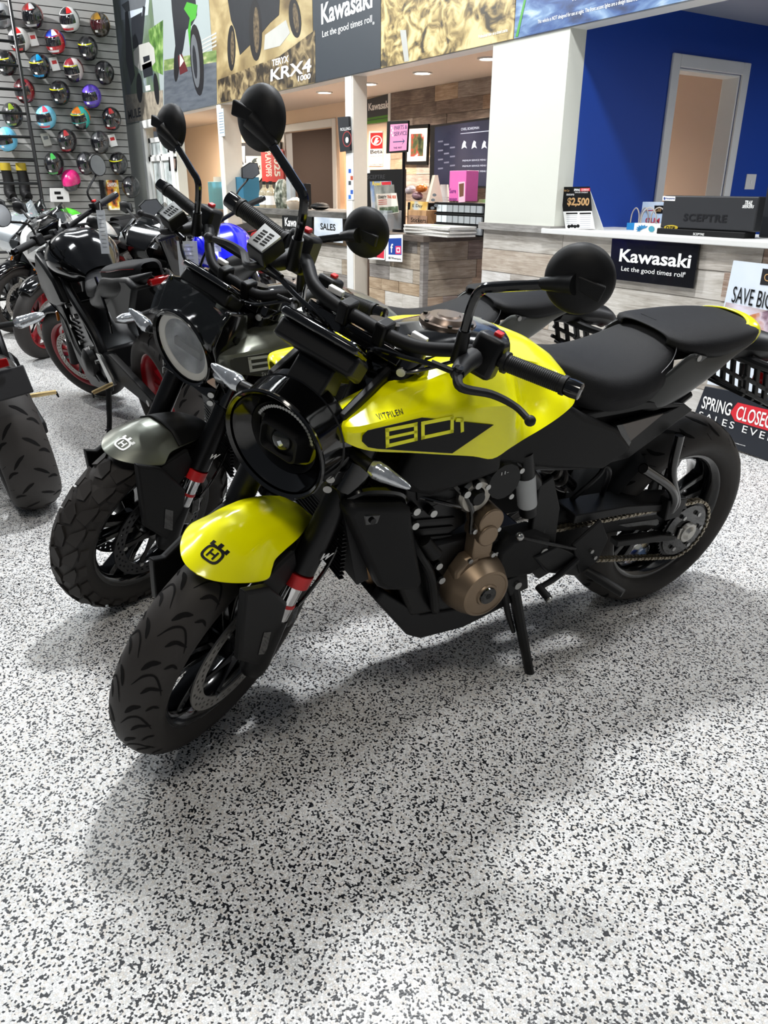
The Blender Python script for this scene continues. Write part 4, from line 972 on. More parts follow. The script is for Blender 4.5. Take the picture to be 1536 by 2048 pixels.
        G().tube([(1.03, .055*sg, .58), (1.06, .06*sg, .49), (1.02, .062*sg, .38), (.955, .06*sg, .305), (.87, .04*sg, .262)], .023, 14).obj('exhaust_header', PIPE, root)
        # belly pan sides
        bp = G().prism([(1.035, .39), (1.05, .365), (.945, .225), (.905, .200), (.77, .192), (.60, .232), (.60, .262), (.78, .262), (.92, .285)], .095*sg, .125*sg, inset=.004).obj('belly_pan', DKG if Y else BLK, root, bevel=.005)
    G().prism([(1.05, .365), (.945, .225), (.905, .200), (.77, .192), (.60, .232), (.60, .245), (.77, .206), (.905, .214), (.935, .235), (1.04, .378)], -.1, .1).obj('belly_floor', BLK, root)
    G().tube([(.88, -.05, .27), (.70, -.10, .26), (.55, -.15, .30), (.40, -.17, .36)], [.028, .03, .03, .04], 14).obj('exhaust_pipe', PIPE, root)
    G().tube([(.42, -.175, .35), (.36, -.18, .375), (.16, -.20, .45), (.10, -.205, .475)], [.05, .062, .06, .045], 20, smooth=False).obj('muffler', BLKMET, root)
    # ---- side stand
    sd = G().tube([(.645, .13, .315), (.62, .165, .20), (.566, .235, -.035)], [.017, .015, .012], 10, smooth=False).obj('side_stand', BLK, root)
    G().ell((.566, .237, -.040), (.026, .022, .009), 16, 8, Matrix.Rotation(R_(-11), 3, 'X')).obj('stand_foot', BLK, sd)
    G().tube([(.675, .135, .32), (.66, .15, .24), (.632, .165, .165)], [.007, .009, .006], 8).obj('stand_spring', BLKMET, sd)
    G().prism([(.69, .34), (.62, .35), (.60, .29), (.66, .28)], .10, .15).obj('stand_bracket', BLK, root, bevel=.004)
    bolt(root, (.645, .15, .315), (0, 1, 0), .011)
    # ---- swingarm, chain, sprocket
    for sg in (1, -1):
        sw = G().prism([(.62, .45), (.50, .478), (.30, .462), (.10, .435), (-.03, .36), (-.06, .33), (-.06, .295), (.02, .285), (.12, .335), (.30, .365), (.48, .35), (.60, .36)], .088*sg, .112*sg, inset=.008).obj('swingarm', BLKM, root, bevel=.005)
        G().prism([(.30, .44), (.08, .41), (.06, .385), (.28, .405)], .111*sg, .114*sg).obj('swingarm_slot', BLKG, sw)
        G().prism([(.28, .39), (.15, .335), (.10, .355), (.12, .372)], .111*sg, .114*sg).obj('swingarm_slot', BLKG, sw)
        G().lathe([(0, .02), (.012, .02), (.022, .012), (.030, .012), (.031, 0)], (0, .135*sg, .315), (0, sg, 0), 24).obj('axle_nut', mat('alu', (186, 184, 178), .35, metal=.9), sw)
        G().box((.0, .138*sg, .315), (.07, .008, .036)).obj('chain_adjuster', mat('alu', (186, 184, 178)), sw, bevel=.003)
        for x, z in ((-.04, .352), (.085, .305), (.40, .42)): bolt(sw, (x, .112*sg, z), (0, sg, 0), .007)
    G().prism([(.49, .485), (.30, .472), (.06, .43), (.04, .405), (.10, .415), (.30, .445), (.49, .458)], .06, .142).obj('chain_guard', BLK, root, bevel=.003)
    G().prism([(.30, .36), (.12, .335), (.05, .315), (.05, .30), (.14, .315), (.30, .34)], .115, .145).obj('chain_fin', BLK, root, bevel=.003)
    g = G(); n = 44
    sp = []
    for i in range(n*2):
        r = .099 if i % 2 else .092; a = math.pi*i/n; sp.append((r*math.cos(a), .315+r*math.sin(a)))
    so = g.prism(sp, .120, .126).obj('sprocket', BLKMET, root); G().lathe([(.028, -.006), (.085, -.006), (.085, .010), (.028, .012)], (0, .120, .315), (0, 1, 0), 30, closed=True).obj('sprocket_carrier', BLKG, so)
    for q in range(6): bolt(so, (.062*math.cos(q*1.047), .134, .315+.062*math.sin(q*1.047)), (0, 1, 0), .007)
    path = []
    for i in range(33): a = R_(83+i*5.9); path.append(Vector((.098*math.cos(a), 0, .315+.098*math.sin(a))))
    path += [Vector((.63+.042*math.cos(R_(-95+i*20)), 0, .405+.042*math.sin(R_(-95+i*20)))) for i in range(10)]
    path.append(path[0])
    L = [0]
    for a, b in zip(path, path[1:]): L.append(L[-1]+(b-a).length)
    def atl(s_):
        for i in range(len(L)-1):
            if L[i+1] >= s_: return path[i].lerp(path[i+1], (s_-L[i])/max(1e-9, L[i+1]-L[i]))
        return path[-1]
    nl = int(L[-1]/.0158); ch = G()
    for i in range(nl):
        a, b = atl(L[-1]*i/nl), atl(L[-1]*(i+1)/nl); t = (b-a).normalized(); n_ = Vector((-t.z, 0, t.x)); wdy = .0065 if i % 2 else .0085
        for y in (.123-wdy, .123+wdy):
            ch.rings([[p+n_*q+Vector((0, yy, 0)) for yy, q in ((y-.001, -hh), (y-.001, hh), (y+.001, hh), (y+.001, -hh))] for p, hh in ((a-t*.003, .003), (a, .0052), ((a+b)/2, .0038), (b, .0052), (b+t*.003, .003))])
        ch.cyl(a+Vector((0, .112, 0)), a+Vector((0, .134, 0)), .0035, n=6)
    ch.obj('drive_chain', CHAINM, root, kind='stuff', smooth=False)
    # tube bracket on the swingarm for a splash guard
    br = G().tube([(.13, .15, .425), (.125, .155, .46), (.185, .155, .56), (.205, .155, .675)], [.013, .0125, .0125, .013], 14, caps=False).obj('guard_bracket', BLKG, root)
    G().tube([(.13, .15, .425), (.145, .16, .475), (.20, .165, .53), (.32, .165, .603)], [.013, .0125, .0125, .014], 14, caps=False).obj('bracket_arm', BLKG, br)
    G().cyl((.205, .155, .673), (.205, .155, .666), .012, n=14).obj('tube_end_shade', INK, br); G().cyl((.32, .165, .602), (.312, .165, .597), .012, n=14).obj('tube_end_shade', INK, br)  # black discs stand in for the dark inside of the open tubes
    G().prism([(.16, .47), (.08, .46), (.09, .40), (.15, .40)], .125, .16).obj('bracket_clamp', BLK, br, bevel=.004)
    G().tube([(.44, .07, .48), (.40, .10, .56), (.385, .10, .585), (.36, .10, .56), (.33, .07, .47)], .007, 8).obj('hugger_stay', BLKMET, root)
    hg = [[Vector((.0+.335*math.cos(R_(a)), y, .315+.335*math.sin(R_(a))-abs(y)**2*4)) for y in (-.085, -.04, 0, .04, .085)] for a in range(4, 54, 7)]
    G().grid([[v for v in r] for r in hg]).obj('rear_hugger', BLKM, root, solid=.003)
    G().box((.33, .09, .42), (.10, .004, .05)).obj('hugger_arm', BLKM, root)
def other_bike(root, S, paint, side, rim, style='naked', stripe=None, tailm=None, bars='high', peg=BLK, screen=TINT, front=True, drop=0., muffler=True, hexm=False):
    """a simpler machine for the rows behind: wheels, fork, engine, tank, seat, tail, bars, mirrors, lamps"""
    T = lambda v: S @ v
    WB = 1.4; fa = (WB, 0, .30); ra = (0, 0, .315); tailm = tailm or paint
    fx = lambda z: 1.4-.456*(z-.30)
    if front: wheel(root, S, 'front', fa, .30, .12, .085, rim, None, disc_mat=DISC)
    wheel(root, None, 'rear', ra, .315, .19, .1, rim, 'rear', disc_r=.11, disc_y=(-.085,))
    for sg in (1, -1):
        if front:
            G().tube([(fx(.98), .1*sg, .98), (fx(.5), .1*sg, .5)], [.026, .028], 16).tf(T).obj('fork_tube', BLKMET, root)
            G().tube([(fx(.5), .1*sg, .5), (1.4, .1*sg, .29)], [.022, .03], 16).tf(T).obj('fork_leg', STEEL if style == 'sport' else BLK, root)
            G().box((1.31, .085*sg, .36), (.06, .05, .1), Matrix.Rotation(R_(-30), 3, 'Y')).tf(T).obj('brake_caliper', BLKG, root, bevel=.006)
            G().box((1.29, .13*sg, .60), (.006, .016, .06), Matrix.Rotation(-RAKE, 3, 'Y')).tf(T).obj('reflector', AMB, root)
        G().prism([(.62, .45), (.45, .47), (.05, .37), (-.06, .34), (-.06, .29), (.10, .30), (.45, .33), (.60, .36)], .09*sg, .125*sg, inset=.008).obj('swingarm', BLKM, root, bevel=.005)
        bolt(root, (0, .125*sg, .315), (0, sg, 0), .016)
        G().tube([(1.05, .04*sg, .90), (.85, .13*sg, .78), (.62, .12*sg, .55), (.60, .11*sg, .38)], .024, 10).obj('frame_tube', BLK, root)
        pb = G().prism([(.60, .46), (.54, .46), (.44, .36), (.43, .32), (.50, .31)], .135*sg, .15*sg).obj('peg_bracket', STEEL if peg == GOLD else BLK, root, bevel=.003)
        pg = G().tube([(.45, .15*sg, .325), (.44, .19*sg, .322), (.43, .26*sg, .315)], [.010, .011, .010], 10).obj('footpeg', peg, pb)
        G().tube([(.432, .258*sg, .315), (.425, .262*sg, .29)], [.006, .004], 8).obj('peg_feeler', BLK, pb)
    if front:
        secs = []
        for ph, rc, w in ((45, .335, .05), (60, .335, .066), (80, .335, .07), (105, .335, .07), (130, .335, .06), (150, .335, .045)):
            secs.append([Vector((WB+(rc-.05*(1-math.cos(t*1.4)))*math.cos(R_(ph)), w*math.sin(t*1.5), .30+(rc-.05*(1-math.cos(t*1.4)))*math.sin(R_(ph)))) for t in (-1, -.6, 0, .6, 1)])
        G().grid(loft(secs, 3, 3)).tf(T).obj('front_fender', BLKG, root, solid=.004)
        tcl = G().box((fx(.95), 0, .95), (.07, .24, .03), Matrix.Rotation(-RAKE, 3, 'Y')).tf(T).obj('triple_clamp', BLKG, root, bevel=.004)
    # engine and pipes
    e = G().prism([(.99, .34), (1.0, .50), (.95, .66), (.80, .69), (.70, .52), (.60, .46), (.58, .34), (.66, .27), (.90, .26)], -.13, .13).obj('engine', BLKMET, root, bevel=.012)
    G().lathe([(0, .05), (.04, .05), (.075, .03), (.085, 0)], (.78, .13, .38), (0, 1, 0), 28).obj('engine_cover', BLK, e)
    G().lathe([(0, .05), (.04, .05), (.075, .03), (.085, 0)], (.74, -.13, .40), (0, -1, 0), 28).obj('clutch_cover', BLK, e)
    for q in range(5): G().box((.90-.0*q, .132, .50+.026*q), (.13, .012, .008)).obj('cooling_fin', BLKMET, e)
    for x, z in ((.88, .47), (.96, .55), (.82, .62), (.93, .66), (.70, .47), (.86, .38), (.66, .40), (.90, .60)): G().cyl((x, .12, z), (x, .15, z), .011, n=10).obj('engine_bolt', STEEL, e)
    G().box((1.12, 0, .56), (.03, .30, .24), Matrix.Rotation(R_(14), 3, 'Y')).obj('radiator', BLKM, root)
    for y in (.06, -.06): G().tube([(1.0, y, .56), (1.08, y, .44), (1.02, y*.8, .30), (.85, y*.5, .24)], .02, 12).obj('exhaust_header', PIPE, root)
    if muffler: G().tube([(.86, -.02, .24), (.60, -.08, .24), (.42, -.15, .34), (.12, -.19, .46)], [.03, .035, .05, .055], 16).obj('muffler', BLKMET, root)
    # tank
    secs = []
    for x, w, zt, zb in ((1.10, .06, .93, .84), (1.06, .12, .975, .81), (.97, .17, 1.015, .79), (.86, .18, 1.02, .79), (.76, .15, .985, .79), (.68, .11, .92, .80), (.62, .08, .86, .80)):
        secs.append([Vector((x, w*.72, zb)), Vector((x, w, zb+(zt-zb)*.38)), Vector((x, w*.88, zb+(zt-zb)*.74)), Vector((x, w*.45, zt-.004)), Vector((x, 0, zt)), Vector((x, -w*.45, zt-.004)), Vector((x, -w*.88, zb+(zt-zb)*.74)), Vector((x, -w, zb+(zt-zb)*.38)), Vector((x, -w*.72, zb))])
    tk = G().grid(loft(secs, 5, 3)).obj('fuel_tank', paint, root, ang=80)
    G().lathe([(0, .012), (.03, .012), (.045, .006), (.055, 0)], (.93, 0, 1.016), (0, 0, 1), 28).obj('fuel_cap', BLKMET, tk)
    # seat, tail
    secs = []
    for x, w, zt in ((.66, .07, .865), (.60, .10, .83), (.50, .13, .815), (.38, .135, .825), (.30, .12, .85), (.27, .09, .862)):
        secs.append([Vector((x, w, zt-.06)), Vector((x, w*.95, zt-.02)), Vector((x, w*.5, zt)), Vector((x, 0, zt+.002)), Vector((x, -w*.5, zt)), Vector((x, -w*.95, zt-.02)), Vector((x, -w, zt-.06))])
    G().grid(loft(secs, 4, 3)).obj('rider_seat', SEATM, root, ang=70)
    secs = []
    for x, w, zt in ((.27, .085, .90), (.24, .105, .905), (.12, .10, .915), (.0, .085, .93), (-.10, .06, .935), (-.13, .04, .93)):
        secs.append([Vector((x, w, zt-.055)), Vector((x, w*1.02, zt-.02)), Vector((x, w*.7, zt)), Vector((x, 0, zt+.004)), Vector((x, -w*.7, zt)), Vector((x, -w*1.02, zt-.02)), Vector((x, -w, zt-.055))])
    ps = G().grid(loft(secs, 4, 3)).obj('pillion_seat', SEATM, root, ang=70)
    if stripe: G().tube([(.25, .108, .885), (.12, .103, .895), (.0, .088, .91), (-.1, .062, .915)], .0015, 6).obj('seat_stitching', stripe, ps)
    for sg in (1, -1):
        secs = []
        for x, w, zt, zb in ((.50, .12, .76, .68), (.36, .128, .80, .70), (.24, .125, .86, .74), (.10, .115, .87, .77), (-.05, .09, .885, .82), (-.17, .06, .90, .86), (-.22, .03, .905, .885)):
            secs.append([Vector((x, w*.7*sg, zb)), Vector((x, w*sg, zb+(zt-zb)*.35)), Vector((x, w*1.02*sg, zt-(zt-zb)*.25)), Vector((x, w*.85*sg, zt))])
        G().grid(loft(secs, 4, 3)).obj('tail_fairing', tailm, root, ang=60, solid=.004)
    if drop:
        G().prism([(.36, .74), (.30, .86), (-.08, .885), (-.17, .85), (-.02, .72), (.10, .66), (.28, .64)], -.105, .105).obj('tail_body', BLK, root, bevel=.02)
        G().tube([(.30, .12, .86), (.24, .128, .70), (.30, .12, .60)], .006, 6).obj('tail_edge', BLKG, root)
    # shrouds or full fairing
    for sg in (1, -1):
        if style == 'naked':
            a = [(1.18, .86), (1.10, .93), (.98, .88), (.86, .80), (.80, .70), (.98, .66), (1.12, .66), (1.20, .74)]
            p_ = G().prism(a, .15*sg, .19*sg, inset=.02).obj('tank_shroud', side, root, bevel=.006)
            G().prism([(1.14, .66), (1.02, .66), (.93, .44), (.66, .30), (.55, .30), (.58, .25), (.92, .22), (1.06, .34)], .12*sg, .15*sg, inset=.012).obj('belly_pan', side, root, bevel=.005)
            if stripe:
                G().tube([(1.19, .185*sg, .80), (1.12, .185*sg, .68), (1.04, .155*sg, .58), (.97, .155*sg, .42), (.70, .15*sg, .29)], .004, 8).obj('fairing_edge', DKG, root)
        else:
            a = [(1.42, .88), (1.30, .98), (1.10, .93), (.98, .82), (.72, .74), (.62, .60), (.80, .50), (1.0, .56), (1.15, .50), (1.30, .66)]
            G().prism(a, .17*sg, .215*sg, inset=.03).obj('side_fairing', side, root, bevel=.008)
            G().prism([(1.16, .54), (1.0, .60), (.78, .52), (.62, .40), (.56, .30), (.70, .22), (.95, .20), (1.08, .32)], .15*sg, .19*sg, inset=.02).obj('lower_fairing', paint, root, bevel=.006)
            if stripe: G().prism([(1.22, .70), (.96, .64), (.80, .66), (.94, .68), (1.18, .74)], .213*sg, .2165*sg).obj('fairing_stripe', stripe, root)
            if stripe: G().prism([(.22, .85), (-.06, .87), (-.16, .89), (.0, .90), (.2, .875)], .118*sg, .122*sg).tf(lambda v: Vector((v.x, v.y-sg*max(0, (.22-v.x))*.11, v.z))).obj('tail_stripe', stripe, root)
    # cockpit
    by, bz_, bx_ = (.37, 1.055, 1.0) if bars == 'high' else (.33, .93, 1.0)
    if style == 'sport':
        nose = [[Vector((1.26, w, .98-.0*w)), Vector((1.40, w*.9, .90)), Vector((1.47, w*.6, .80)), Vector((1.40, w*.6, .70))] for w in (-.17, -.10, 0, .10, .17)]
        G().grid(loft(nose, 3, 3)).tf(T if bars == 'x' else lambda v: v).obj('nose_fairing', paint, root, solid=.004)
        sc = [[Vector((1.36, w, .93)), Vector((1.27, w*.95, 1.04-abs(w)*.3)), Vector((1.16, w*.8, 1.12-abs(w)*.9))] for w in (-.14, -.08, 0, .08, .14)]
        G().grid(loft(sc, 3, 3)).obj('windscreen', screen, root, solid=.004)
        for sg in (1, -1):
            l = G().prism([(1.44, .82), (1.40, .86), (1.36, .84), (1.38, .80)], .07*sg, .13*sg).obj('headlight', LENSM, root, bevel=.006)
    elif front:
        G().lathe([(0, .02), (.06, .018), (.085, 0), (.08, -.06), (.03, -.09), (0, -.09)], (1.30, 0, .86), (1, 0, -.1), 28).tf(T).obj('headlight', BLKG, root)
        G().lathe([(0, .024), (.06, .021), (.078, .006)], (1.30, 0, .86), (1, 0, -.1), 28).tf(T).obj('headlight_lens', LENSM, root)
        sc = [[Vector((1.30, w, .95)), Vector((1.24, w*.95, 1.04)), Vector((1.17, w*.75, 1.12-abs(w)*.6))] for w in (-.10, -.06, 0, .06, .10)]
        G().grid(loft(sc, 3, 3)).tf(T).obj('windscreen', screen, root, solid=.004)
        G().box((1.19, 0, 1.02), (.02, .15, .09), Matrix.Rotation(R_(-35), 3, 'Y')).tf(T).obj('display', BLKG, root, bevel=.006)
    if front:
        hb = [(bx_, by, bz_), (bx_+.005, by-.13, bz_-.005), (bx_+.06, .12, bz_-.03), (1.09, .06, bz_-.045), (1.09, 0, bz_-.045)]
        hb += [(x, -y, z) for x, y, z in hb[-2::-1]]
        bar = G().tube(hb, .0125, 12).tf(T).obj('handlebar', BLKM, root)
        for sg in (1, -1):
            e_ = Vector((bx_, by*sg, bz_)); i_ = Vector((bx_+.004, (by-.12)*sg, bz_-.004)); d = (e_-i_).normalized()
            G().tube([i_, e_], [.0175, .0175], 16).tf(T).obj('grip', GRIP, bar)
            G().tube([e_, e_+d*.02], [.016, .0155], 14).tf(T).obj('bar_end', BLKG, bar)
            G().box(i_-d*.03, (.05, .05, .055)).tf(T).obj('switch_housing', BLK, bar, bevel=.008)
            if sg < 0: G().box(i_-d*.03+Vector((-.005, 0, .032)), (.02, .02, .012)).tf(T).obj('kill_switch', REDA, bar, bevel=.003)
            G().tube([i_-d*.04+Vector((.03, 0, 0)), i_+Vector((.06, 0, -.005)), e_-d*.05+Vector((.06, 0, -.01)), e_+Vector((.055, 0, -.008))], [.009, .007, .006, .007], 8).tf(T).obj('lever', BLKM, bar)
            G().box((1.09, .045*sg, bz_-.04), (.04, .025, .05)).tf(T).obj('bar_clamp', DKG, bar, bevel=.004)
            G().tube([i_-d*.06, (1.14, .08*sg, bz_-.06), (1.08, .05*sg, .85)], .005, 8).tf(T).obj('cable', BLKG, bar)
            if bars == 'high':
                m0 = i_-d*.03; mc = Vector((bx_-.0, (by-.02)*sg, bz_+.17))
                G().tube([m0, m0+Vector((.01, .0, .08)), mc+Vector((.01, -.03*sg, -.04)), mc], .006, 8).tf(T).obj('mirror_stem', BLK, root)
            else:
                mc = Vector((1.22, .34*sg, 1.03)); G().tube([(1.30, .14*sg, .95), (1.27, .24*sg, 1.0), mc], [.012, .010, .008], 8).obj('mirror_stem', BLK, root)
            ma = Vector((1, .1*sg, .05)).normalized(); TT = T if bars == 'high' else (lambda v: v)
            hexa = [(-.07, -.02), (-.05, .035), (.02, .048), (.068, .03), (.06, -.03), (.0, -.045)] if style == 'sport' or bars == 'low' or hexm else [(.055*math.cos(q*.3307), .055*math.sin(q*.3307)) for q in range(19)]
            X_ = Vector((0, 1, 0)); Z_ = Vector((0, 0, 1))
            mi = G().rings([[mc+ma*dp+X_*(u*sg*k_)+Z_*(v*k_) for u, v in hexa] for dp, k_ in ((-.006, 1), (.006, 1), (.02, .75))]).tf(TT).obj('mirror', BLK, root, ang=60)
            G().add([mc-ma*.007+X_*(u*sg*.92)+Z_*(v*.92) for u, v in hexa], [tuple(range(len(hexa)))]).tf(TT).obj('mirror_glass', MIRG, mi)
    # rear end: lamp, plate holder, signals, stand
    G().box((-.20, 0, .865), (.05, .09, .03)).obj('tail_light', REDL, root, bevel=.006)
    pl = G().tube([(-.12, 0, .84), (-.24, 0, .76), (-.30, 0, .66)], [.03, .022, .018], 10).obj('plate_carrier', BLK, root)
    G().box((-.33, 0, .58), (.012, .19, .10), Matrix.Rotation(R_(20), 3, 'Y')).obj('plate_holder', DKG, pl, bevel=.004)
    G().box((-.34, 0, .655), (.012, .10, .03)).obj('rear_reflector', REDL, pl, bevel=.003)
    for sg in (1, -1):
        G().tube([(-.22, .02*sg, .76), (-.235, .12*sg, .755)], [.012, .011], 10).obj('signal_arm', BLK, pl)
        G().tube([(-.235, .12*sg, .755), (-.238, .14*sg, .755), (-.24, .20*sg, .76), (-.24, .225*sg, .762)], [.012, .022, .018, .008], 12).obj('rear_signal', LENSM, pl)
    sd = G().tube([(.60, .13, .30), (.56, .19, .12), (.50, .262, -.04)], [.016, .014, .012], 10, smooth=False).obj('side_stand', BLK, root)
    G().box((.48, .27, -.046), (.06, .035, .006), Matrix.Rotation(R_(-10), 3, 'X')).obj('stand_foot', BLK, sd)
    G().tube([(.54, .205, .08), (.50, .24, .09)], .004, 6).obj('stand_tang', BLK, sd)
# ------------------------------------------------------------------ the motorcycles
S_Y = steer_matrix(1.388, 32.4)
yellow = bike_root('motorcycle', .792, 2.272, 210.34, 11.05, 'bright yellow and black naked motorcycle with 801 on its tank, leaning on its side stand')
husky(yellow, S_Y, 'y')
S_G = steer_matrix(1.388, 28.34)
grey = bike_root('motorcycle', .46, 2.889, 208.65, 10.96, 'dark grey motorcycle with round headlight and block tread tyre, beside the yellow motorcycle')
husky(grey, S_G, 'g')
def front_at(px, py, hd):
    p = Matrix.Rotation(-YAW, 3, 'Z') @ on_z(px, py, 0); return p.x-1.4*math.cos(R_(hd)), p.y-1.4*math.sin(R_(hd))
RIMB = mat('black_rim', (18, 18, 20), .3, coat=.4)
SILVP = mat('silver_paint', (170, 176, 180), .3, metal=.5, coat=.5); WHTP = mat('white_paint', (226, 226, 224), .25, coat=.6)
BLUP = mat('blue_paint', (8, 14, 205), .2, coat=.7); GRNP = mat('green_paint', (70, 200, 20), .25, coat=.6); REDS = mat('red_stripe', (190, 30, 36), .4); MAGS = mat('magenta_stripe', (214, 30, 80), .4)
r = bike_root('motorcycle', -.948, 3.622, 125.4, 9.3, 'glossy black naked motorcycle with red wheels, seen from behind beside the grey motorcycle')
other_bike(r, steer_matrix(1.4, 28.8), BLKG, BLK, REDP, stripe=REDL, peg=GOLD, tailm=BLK, drop=.14)
r = bike_root('motorcycle', -1.428, 2.994, 122.4, 9.6, 'black motorcycle cut off by the photo edge, wide rear tyre towards the camera')
other_bike(r, steer_matrix(1.4, 20), BLKG, BLK, RIMB, peg=GOLD, muffler=False)
r = bike_root('motorcycle', -.52, 4.15, 112, 9.0, 'motorcycle with a bright blue tank behind the grey motorcycle')
other_bike(r, steer_matrix(1.4, 20), BLUP, BLUP, RIMB, tailm=BLK, hexm=True)
r = bike_root('motorcycle', -2.08, 7.28, 247.8, 7.8, 'white and black sport motorcycle with a red stripe and red wheels, behind the black one')
other_bike(r, steer_matrix(1.4, 7.5), WHTP, BLKG, REDP, 'sport', stripe=REDS, bars='low', tailm=BLK)
x, y = front_at(34, 664, 238)
r = bike_root('motorcycle', x, y, 238, 8, 'silver sport motorcycle with a clear screen at the photo edge')
other_bike(r, steer_matrix(1.4, 12), SILVP, SILVP, RIMB, 'sport', bars='low', screen=mat('clear_screen', (190, 200, 205), .05, alpha=.3, coat=1))
r = bike_root('motorcycle', -2.97, 9.57, 235.6, 8, 'green and black sport motorcycle farthest back, below the helmets')
other_bike(r, steer_matrix(1.4, 10), GRNP, GRNP, RIMB, 'sport', bars='low', tailm=BLKG)
r = bike_root('motorcycle', -1.29, 7.54, 242, 8, 'black sport motorcycle with a red pinstriped seat in front of the sales counter')
other_bike(r, steer_matrix(1.4, 10), BLKG, BLKG, RIMB, 'sport', stripe=REDS, bars='low', tailm=BLK)
# price tags hanging from the bars
def hang(x0, y0, x1, y1, d, label, tilt=0):
    """a flat tag d metres from the camera, hanging where the photo shows it"""
    c = ray((x0+x1)/2, y0); c = EYEV+c.normalized()*d; s = d/F*1.0
    w, h = (x1-x0)*s, (y1-y0)*s*1.05
    t = thing('price_tag', (c.x, c.y, c.z-h), label, 'price tag')
    rt = Matrix.Rotation(YAW+tilt, 3, 'Z')
    G().box((c.x, c.y, c.z-h/2), (w, .002, h), rt).obj('tag_sleeve', TAGM, t)
    g = G()
    for i in range(9): g.box(Vector((c.x, c.y, c.z-h*(.12+.09*i)))+rt @ Vector((0, -.0015, 0)), (w*.55, .0005, h*.012), rt)
    g.obj('tag_print', mat('grey_print', (120, 122, 126), .5), t)
    G().tube([(c.x, c.y, c.z), (c.x+.005, c.y, c.z+.03)], .0012, 6).obj('tag_loop', WHT, t)
hang(193, 420, 208, 490, 4.2, 'clear price tag hanging over the black motorcycle tank')
hang(355, 482, 392, 562, 3.6, 'clear sleeve with a printed sheet hanging beside the blue tank')
hang(422, 436, 437, 492, 4.6, 'narrow white tag hanging above the blue tank')
# ------------------------------------------------------------------ printed panels and signs
def ppoly(name, pts, b, th, mt, parent=None, **k):
    """outline given in the photograph, laid on the plane y = b"""
    P = [on_b(x, y, b) for x, y in pts]
    return G().prism([(p.x, p.z) for p in P], b, b-th).obj(name, mt, parent, smooth=False, **k)
def ptext(s_, x0, y0, x1, y1, h, b, mt, parent=None, **k):
    """lettering on y = b: baseline from pixel (x0, y0) to (x1, y1), h pixels high at its start"""
    p, q, t = on_b(x0, y0, b), on_b(x1, y1, b), on_b(x0, y0-h, b)
    return C(text(s_, p, (1, 0, 0), (0, 0, 1), q.x-p.x, t.z-p.z, mt, parent, **k), parent)
def sign(name, pts, b, th, mt, label, cat='sign', group=None):
    P = [on_b(x, y, b) for x, y in pts]
    t = thing(name, ((P[0].x+P[-1].x)/2, b, min(p.z for p in P)), label, cat, group)
    G().prism([(p.x, p.z) for p in P], b, b-th).obj('panel', mt, t, smooth=False); return t
B1 = BW-.001; BP = BW-.013
def hdr(x0, x1, ytop=-160):   # header panel between two columns of pixels, bottom following the beam
    a, b = on_b(x0, 200, BW).x, on_b(x1, 100, BW).x
    return a, b
def panel(label, x0, y0, x1, y1, mt):
    a, b = on_b(x0, y0, BW).x, on_b(x1, y1, BW).x
    t = thing('wall_banner', ((a+b)/2, BW, HZ+.005), label, 'banner', 'printed banners on the header beam')
    G().span((a+.004, BW-.012, HZ+.005), (b-.004, BW-.001, HZ+1.75)).obj('panel', mt, t, smooth=False)
    return t
MULEBG = mottle('mule_print', [(74, 84, 96), (92, 110, 84), (120, 132, 128), (168, 180, 196)], 2.2, 7, (1, 1, .6), distort=.6)
NINBG = mat('race_print_sky', (150, 160, 160), .4, noise=.05, scale=2)
KRXBG = mottle('desert_print', [(96, 80, 54), (150, 132, 92), (196, 180, 138)], 2.0, 8, (1, 1, 1.6), distort=.4)
DIRT = mottle('dirt_print', [(60, 52, 36), (134, 114, 70), (190, 168, 112), (214, 196, 146)], 7, 9, (1, 1, 1.2), distort=1.2, lo=.36, hi=.62)
SEA = mottle('water_print', [(24, 44, 84), (52, 84, 138), (110, 140, 176), (190, 206, 220)], 3.2, 7, (1, 1, 4), distort=.8, lo=.34, hi=.7)
ROCKM = mottle('rock_print', [(40, 34, 26), (98, 84, 60), (160, 142, 104)], 8, 8, distort=1, lo=.38, hi=.64)
GRAV = mottle('gravel_print', [(120, 112, 100), (170, 160, 142)], 14, 6)
ROAD = mottle('road_print', [(70, 76, 84), (96, 102, 108)], 3, 4, (1, 1, 8))
GREENF = mottle('field_print', [(70, 96, 50), (120, 140, 84), (190, 180, 150)], 3, 5, (1, 1, 6))
PD = mat('print_dark', (30, 33, 38), .4, noise=.3, scale=20); PD2 = mat('print_tyre', (24, 24, 26), .4, noise=.4, scale=40); PL = mat('print_light', (176, 176, 170), .4, noise=.12, scale=6); PG = mat('print_green', (64, 150, 44), .4); PM = mat('print_mid', (92, 96, 100), .4, noise=.2, scale=9); PSKY = mat('print_haze', (176, 186, 196), .4, noise=.1, scale=3); PMAR = mat('print_maroon', (84, 30, 34), .4); PGRS = mottle('print_foliage', [(40, 70, 30), (90, 128, 60), (150, 176, 110)], 9, 6)
def ellp(cx, cy, rx, ry, rot=0, n=20): return [(cx+rx*math.cos(2*math.pi*i/n)*math.cos(rot)-ry*math.sin(2*math.pi*i/n)*math.sin(rot), cy+rx*math.cos(2*math.pi*i/n)*math.sin(rot)+ry*math.sin(2*math.pi*i/n)*math.cos(rot)) for i in range(n)]
